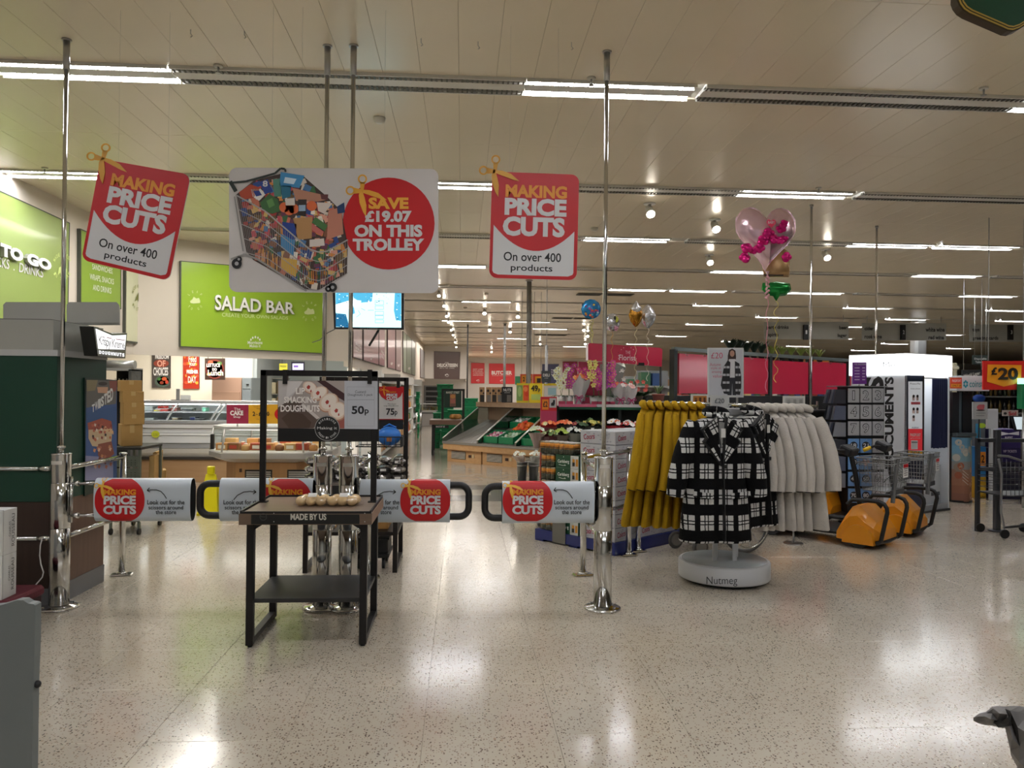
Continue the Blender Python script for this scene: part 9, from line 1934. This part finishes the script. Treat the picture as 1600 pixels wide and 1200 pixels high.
SV = M('d4d4d8', .2, .75, bump=1.0, bscale=12)
t, c, r = small_balloon(923.5, 483, 15, 9.9, 'round', 'round blue patterned foil balloon left of the gate pole', M('2a86c0', .25, .5, bump=.6, bscale=14), 1, 0, 0)
art = Art(lambda x, y, o: P(x, y, 9.9-r*.5-o), .003, .004); R0 = random.Random(12)
for i in range(26): x, y = R0.uniform(-10, 10), R0.uniform(-11, 11); art.poly([(923.5+x, 483+y), (923.5+x+3, 483+y+1), (923.5+x+2, 483+y+3.5), (923.5+x-1, 483+y+2.5)], M(R0.choice(['e0602c', 'e8b83c', 'c8dce8', '1c5c9c', 'a83c8c', '58b4c8']), .3), i*.05)
art.mb.build('confetti_print', t, kind='stuff'); string((c.x, 9.9, c.z-r), P(920, 527, 9.9).z, 'c8c850', t, .015); string((c.x+.02, 9.9, c.z-r), zt+.3, 'd8d868', t, .01)
t, c, r = small_balloon(956.5, 504, 13.5, 9.9, 'round', 'round white foil balloon with small yellow print right of the gate pole', SV, .9, 0, 0); art = Art(lambda x, y, o: P(x, y, 9.9-r*.5-o)); art.ell(963, 499, 3.5, 5, M('c8c84a', .4), 0, 14).ell(961, 497, 1.8, 3.2, M('2a2a20', .4), 1, 12)
for i in range(8): art.ell(961+i % 3*2, 510+i*.9, .9, 1.2, M('d88ab0', .4), 0, 8)
art.build(t, 'print'); string((c.x, 9.9, c.z-r), zt+.2, 'd8a850', t, .012)
t, c, r = small_balloon(993.5, 492.5, 15, 9.9, 'drop', 'pointed gold and silver foil balloon', M('b8822c', .18, .8, bump=.5, bscale=14), .72, 0, 0)
q = P(993.5, 483, 9.9); puff([(math.cos(2*PI*i/18)*r*.52, math.sin(2*PI*i/18)*r*.5+(r*.3 if i in (4, 5) else 0)) for i in range(18)], q+Vector((0, -.02, 0)), r*.5, SV).build('silver_cap', t); string((c.x, 9.9, c.z-r*1.15), zt+.3, 'd8d0a0', t, .015)
t, c, r = small_balloon(1012.5, 495, 15, 10.0, 'drop', 'pointed silver foil balloon, rightmost of the small ones', SV, .8, 0, 0); string((c.x, 10.0, c.z-r*1.15), zt+.3, 'e0dcc8', t, .015)
# ================================================================ CEILING SPOTS, SENSORS, VENTS
def ceil_at(px, py): d = ray(px, py); return CAM+d*((CEIL-CAM.z)/d.z)
def spot(px, py, label, s=1.0, on=True):
    p = ceil_at(px, py); dist = p.y; r = .06*s; t = thing('ceiling_spotlight', label, 'spotlight', p, 'ceiling spotlights')
    MB().lathe([(r*1.35, -.012), (r*1.35, 0)], p, WHITE, 18).build('trim_ring', t)
    MB().cyl(p-Vector((0, 0, .01)), p-Vector((0, 0, .06)), .02, STEEL, n=8).build('stem', t)
    MB().cyl(p-Vector((0, -.05, .05)), p-Vector((0, .07, .16)), r*.8, M('d8d6d0', .4), r2=r, n=14).build('lamp_head', t)
    MB().cyl(p-Vector((0, .071, .161)), p-Vector((0, .074, .164)), r*.9, EM('fff4e0', BULB), n=14).build('lens', t)
sp = [(757, 482), (809, 488), (765, 510), (797, 513), (768, 546), (844, 533), (918, 520), (912, 510), (914, 533), (1015, 318), (1117, 343), (1108, 398), (1290, 390)]
pos = ['large bright spotlight in the far left pair', 'bright spotlight beside the thick grey post', 'spotlight below the far left pair, left', 'spotlight below the far left pair, right', 'lowest spotlight above the BUTCHER panel', 'small spotlight left of the DELI pole', 'spotlight under the blue balloon, right', 'spotlight under the blue balloon, left', 'spotlight just above the florist board', 'bright spotlight nearest the camera right of the gate pole', 'bright spotlight left of the pink heart balloon', 'lower spotlight left of the pink heart balloon', 'bright spotlight right of the pink heart balloon']
for (x, y), lb in zip(sp, pos): spot(x, y, lb)
k = 0
for x, y in ((686, 453), (694, 470), (698, 487), (701, 497), (705, 510), (708, 518), (711, 530), (713, 538)): spot(x, y, 'small spotlight in the row along the bakery wall, %s from the camera' % ORD[k], .7); k += 1
def ceil_small(px, py, label, kind):
    p = ceil_at(px, py); t = thing(kind, label, kind.replace('_', ' '), p, 'small ceiling fittings')
    if kind == 'sprinkler':
        MB().cyl(p, p-Vector((0, 0, .015)), .035, M('c4c0b4', .4), n=14).build('rosette', t); MB().cyl(p-Vector((0, 0, .015)), p-Vector((0, 0, .06)), .008, STEEL, n=8).build('stem', t); MB().cyl(p-Vector((0, 0, .06)), p-Vector((0, 0, .064)), .022, STEEL, n=12).build('deflector', t)
    elif kind == 'smoke_detector':
        MB().lathe([(.03, -.05), (.05, -.035), (.055, -.01), (.055, 0)], p, M('dcd8cc', .4), 18).build('detector_body', t)
    else:
        MB().tube([p, p-Vector((0, 0, .03)), p-Vector((-.012, 0, .045)), p-Vector((0, 0, .055))], .003, STEEL, 5).build('hook', t)
for i, (x, y, k_, lb) in enumerate(((341, 102, 'sprinkler', 'sprinkler above the first light row at the left'), (924, 121, 'sprinkler', 'sprinkler left of the right gate pole'), (1537, 137, 'sprinkler', 'sprinkler near the right edge'), (70, 262, 'sprinkler', 'sprinkler above the second light row at the far left'), (1279, 293, 'sprinkler', 'sprinkler above the second light row right of the chrome pole'),
        (593, 184, 'smoke_detector', 'white smoke detector above the trolley board'), (929, 356, 'smoke_detector', 'smoke detector left of the gate pole, third row'), (700, 444, 'smoke_detector', 'smoke detector right of the television'), (760, 458, 'smoke_detector', 'smoke detector above the large far spotlights'), (727, 480, 'smoke_detector', 'smoke detector between the spotlight row and the post'), (888, 522, 'smoke_detector', 'far smoke detector above the florist'),
        (298, 46, 'ceiling_hook', 'hook in the ceiling left of the twin poles'), (382, 48, 'ceiling_hook', 'hook in the ceiling nearer the twin poles'), (658, 60, 'ceiling_hook', 'hook in the ceiling right of the twin poles'), (747, 65, 'ceiling_hook', 'hook in the middle of the ceiling'), (893, 66, 'ceiling_hook', 'hook in the ceiling left of the right gate pole'))): ceil_small(x, y, lb, k_)
for i, (x0, x1, y) in enumerate(((902, 941, 459), (947, 990, 459.5), (863, 895, 496.5), (897, 925, 497), (836, 886, 523), (818, 850, 540))):
    a, b_ = ceil_at(x0, y), ceil_at(x1, y); t = thing('air_vent', 'dark slotted ceiling air vent, %s from the camera' % ORD[i], 'air vent', (a+b_)/2, 'dark ceiling air vents'); MB().bx(a.x, b_.x, a.y-.2, a.y+.2, CEIL-.02, CEIL-.002, M('5c584c', .6)).build('frame', t); s = MB()
    for j in range(5): s.bx(a.x+.03, b_.x-.03, a.y-.16+j*.075, a.y-.13+j*.075, CEIL-.024, CEIL-.02, M('2c2a26', .6))
    s.build('slats', t, kind='stuff')
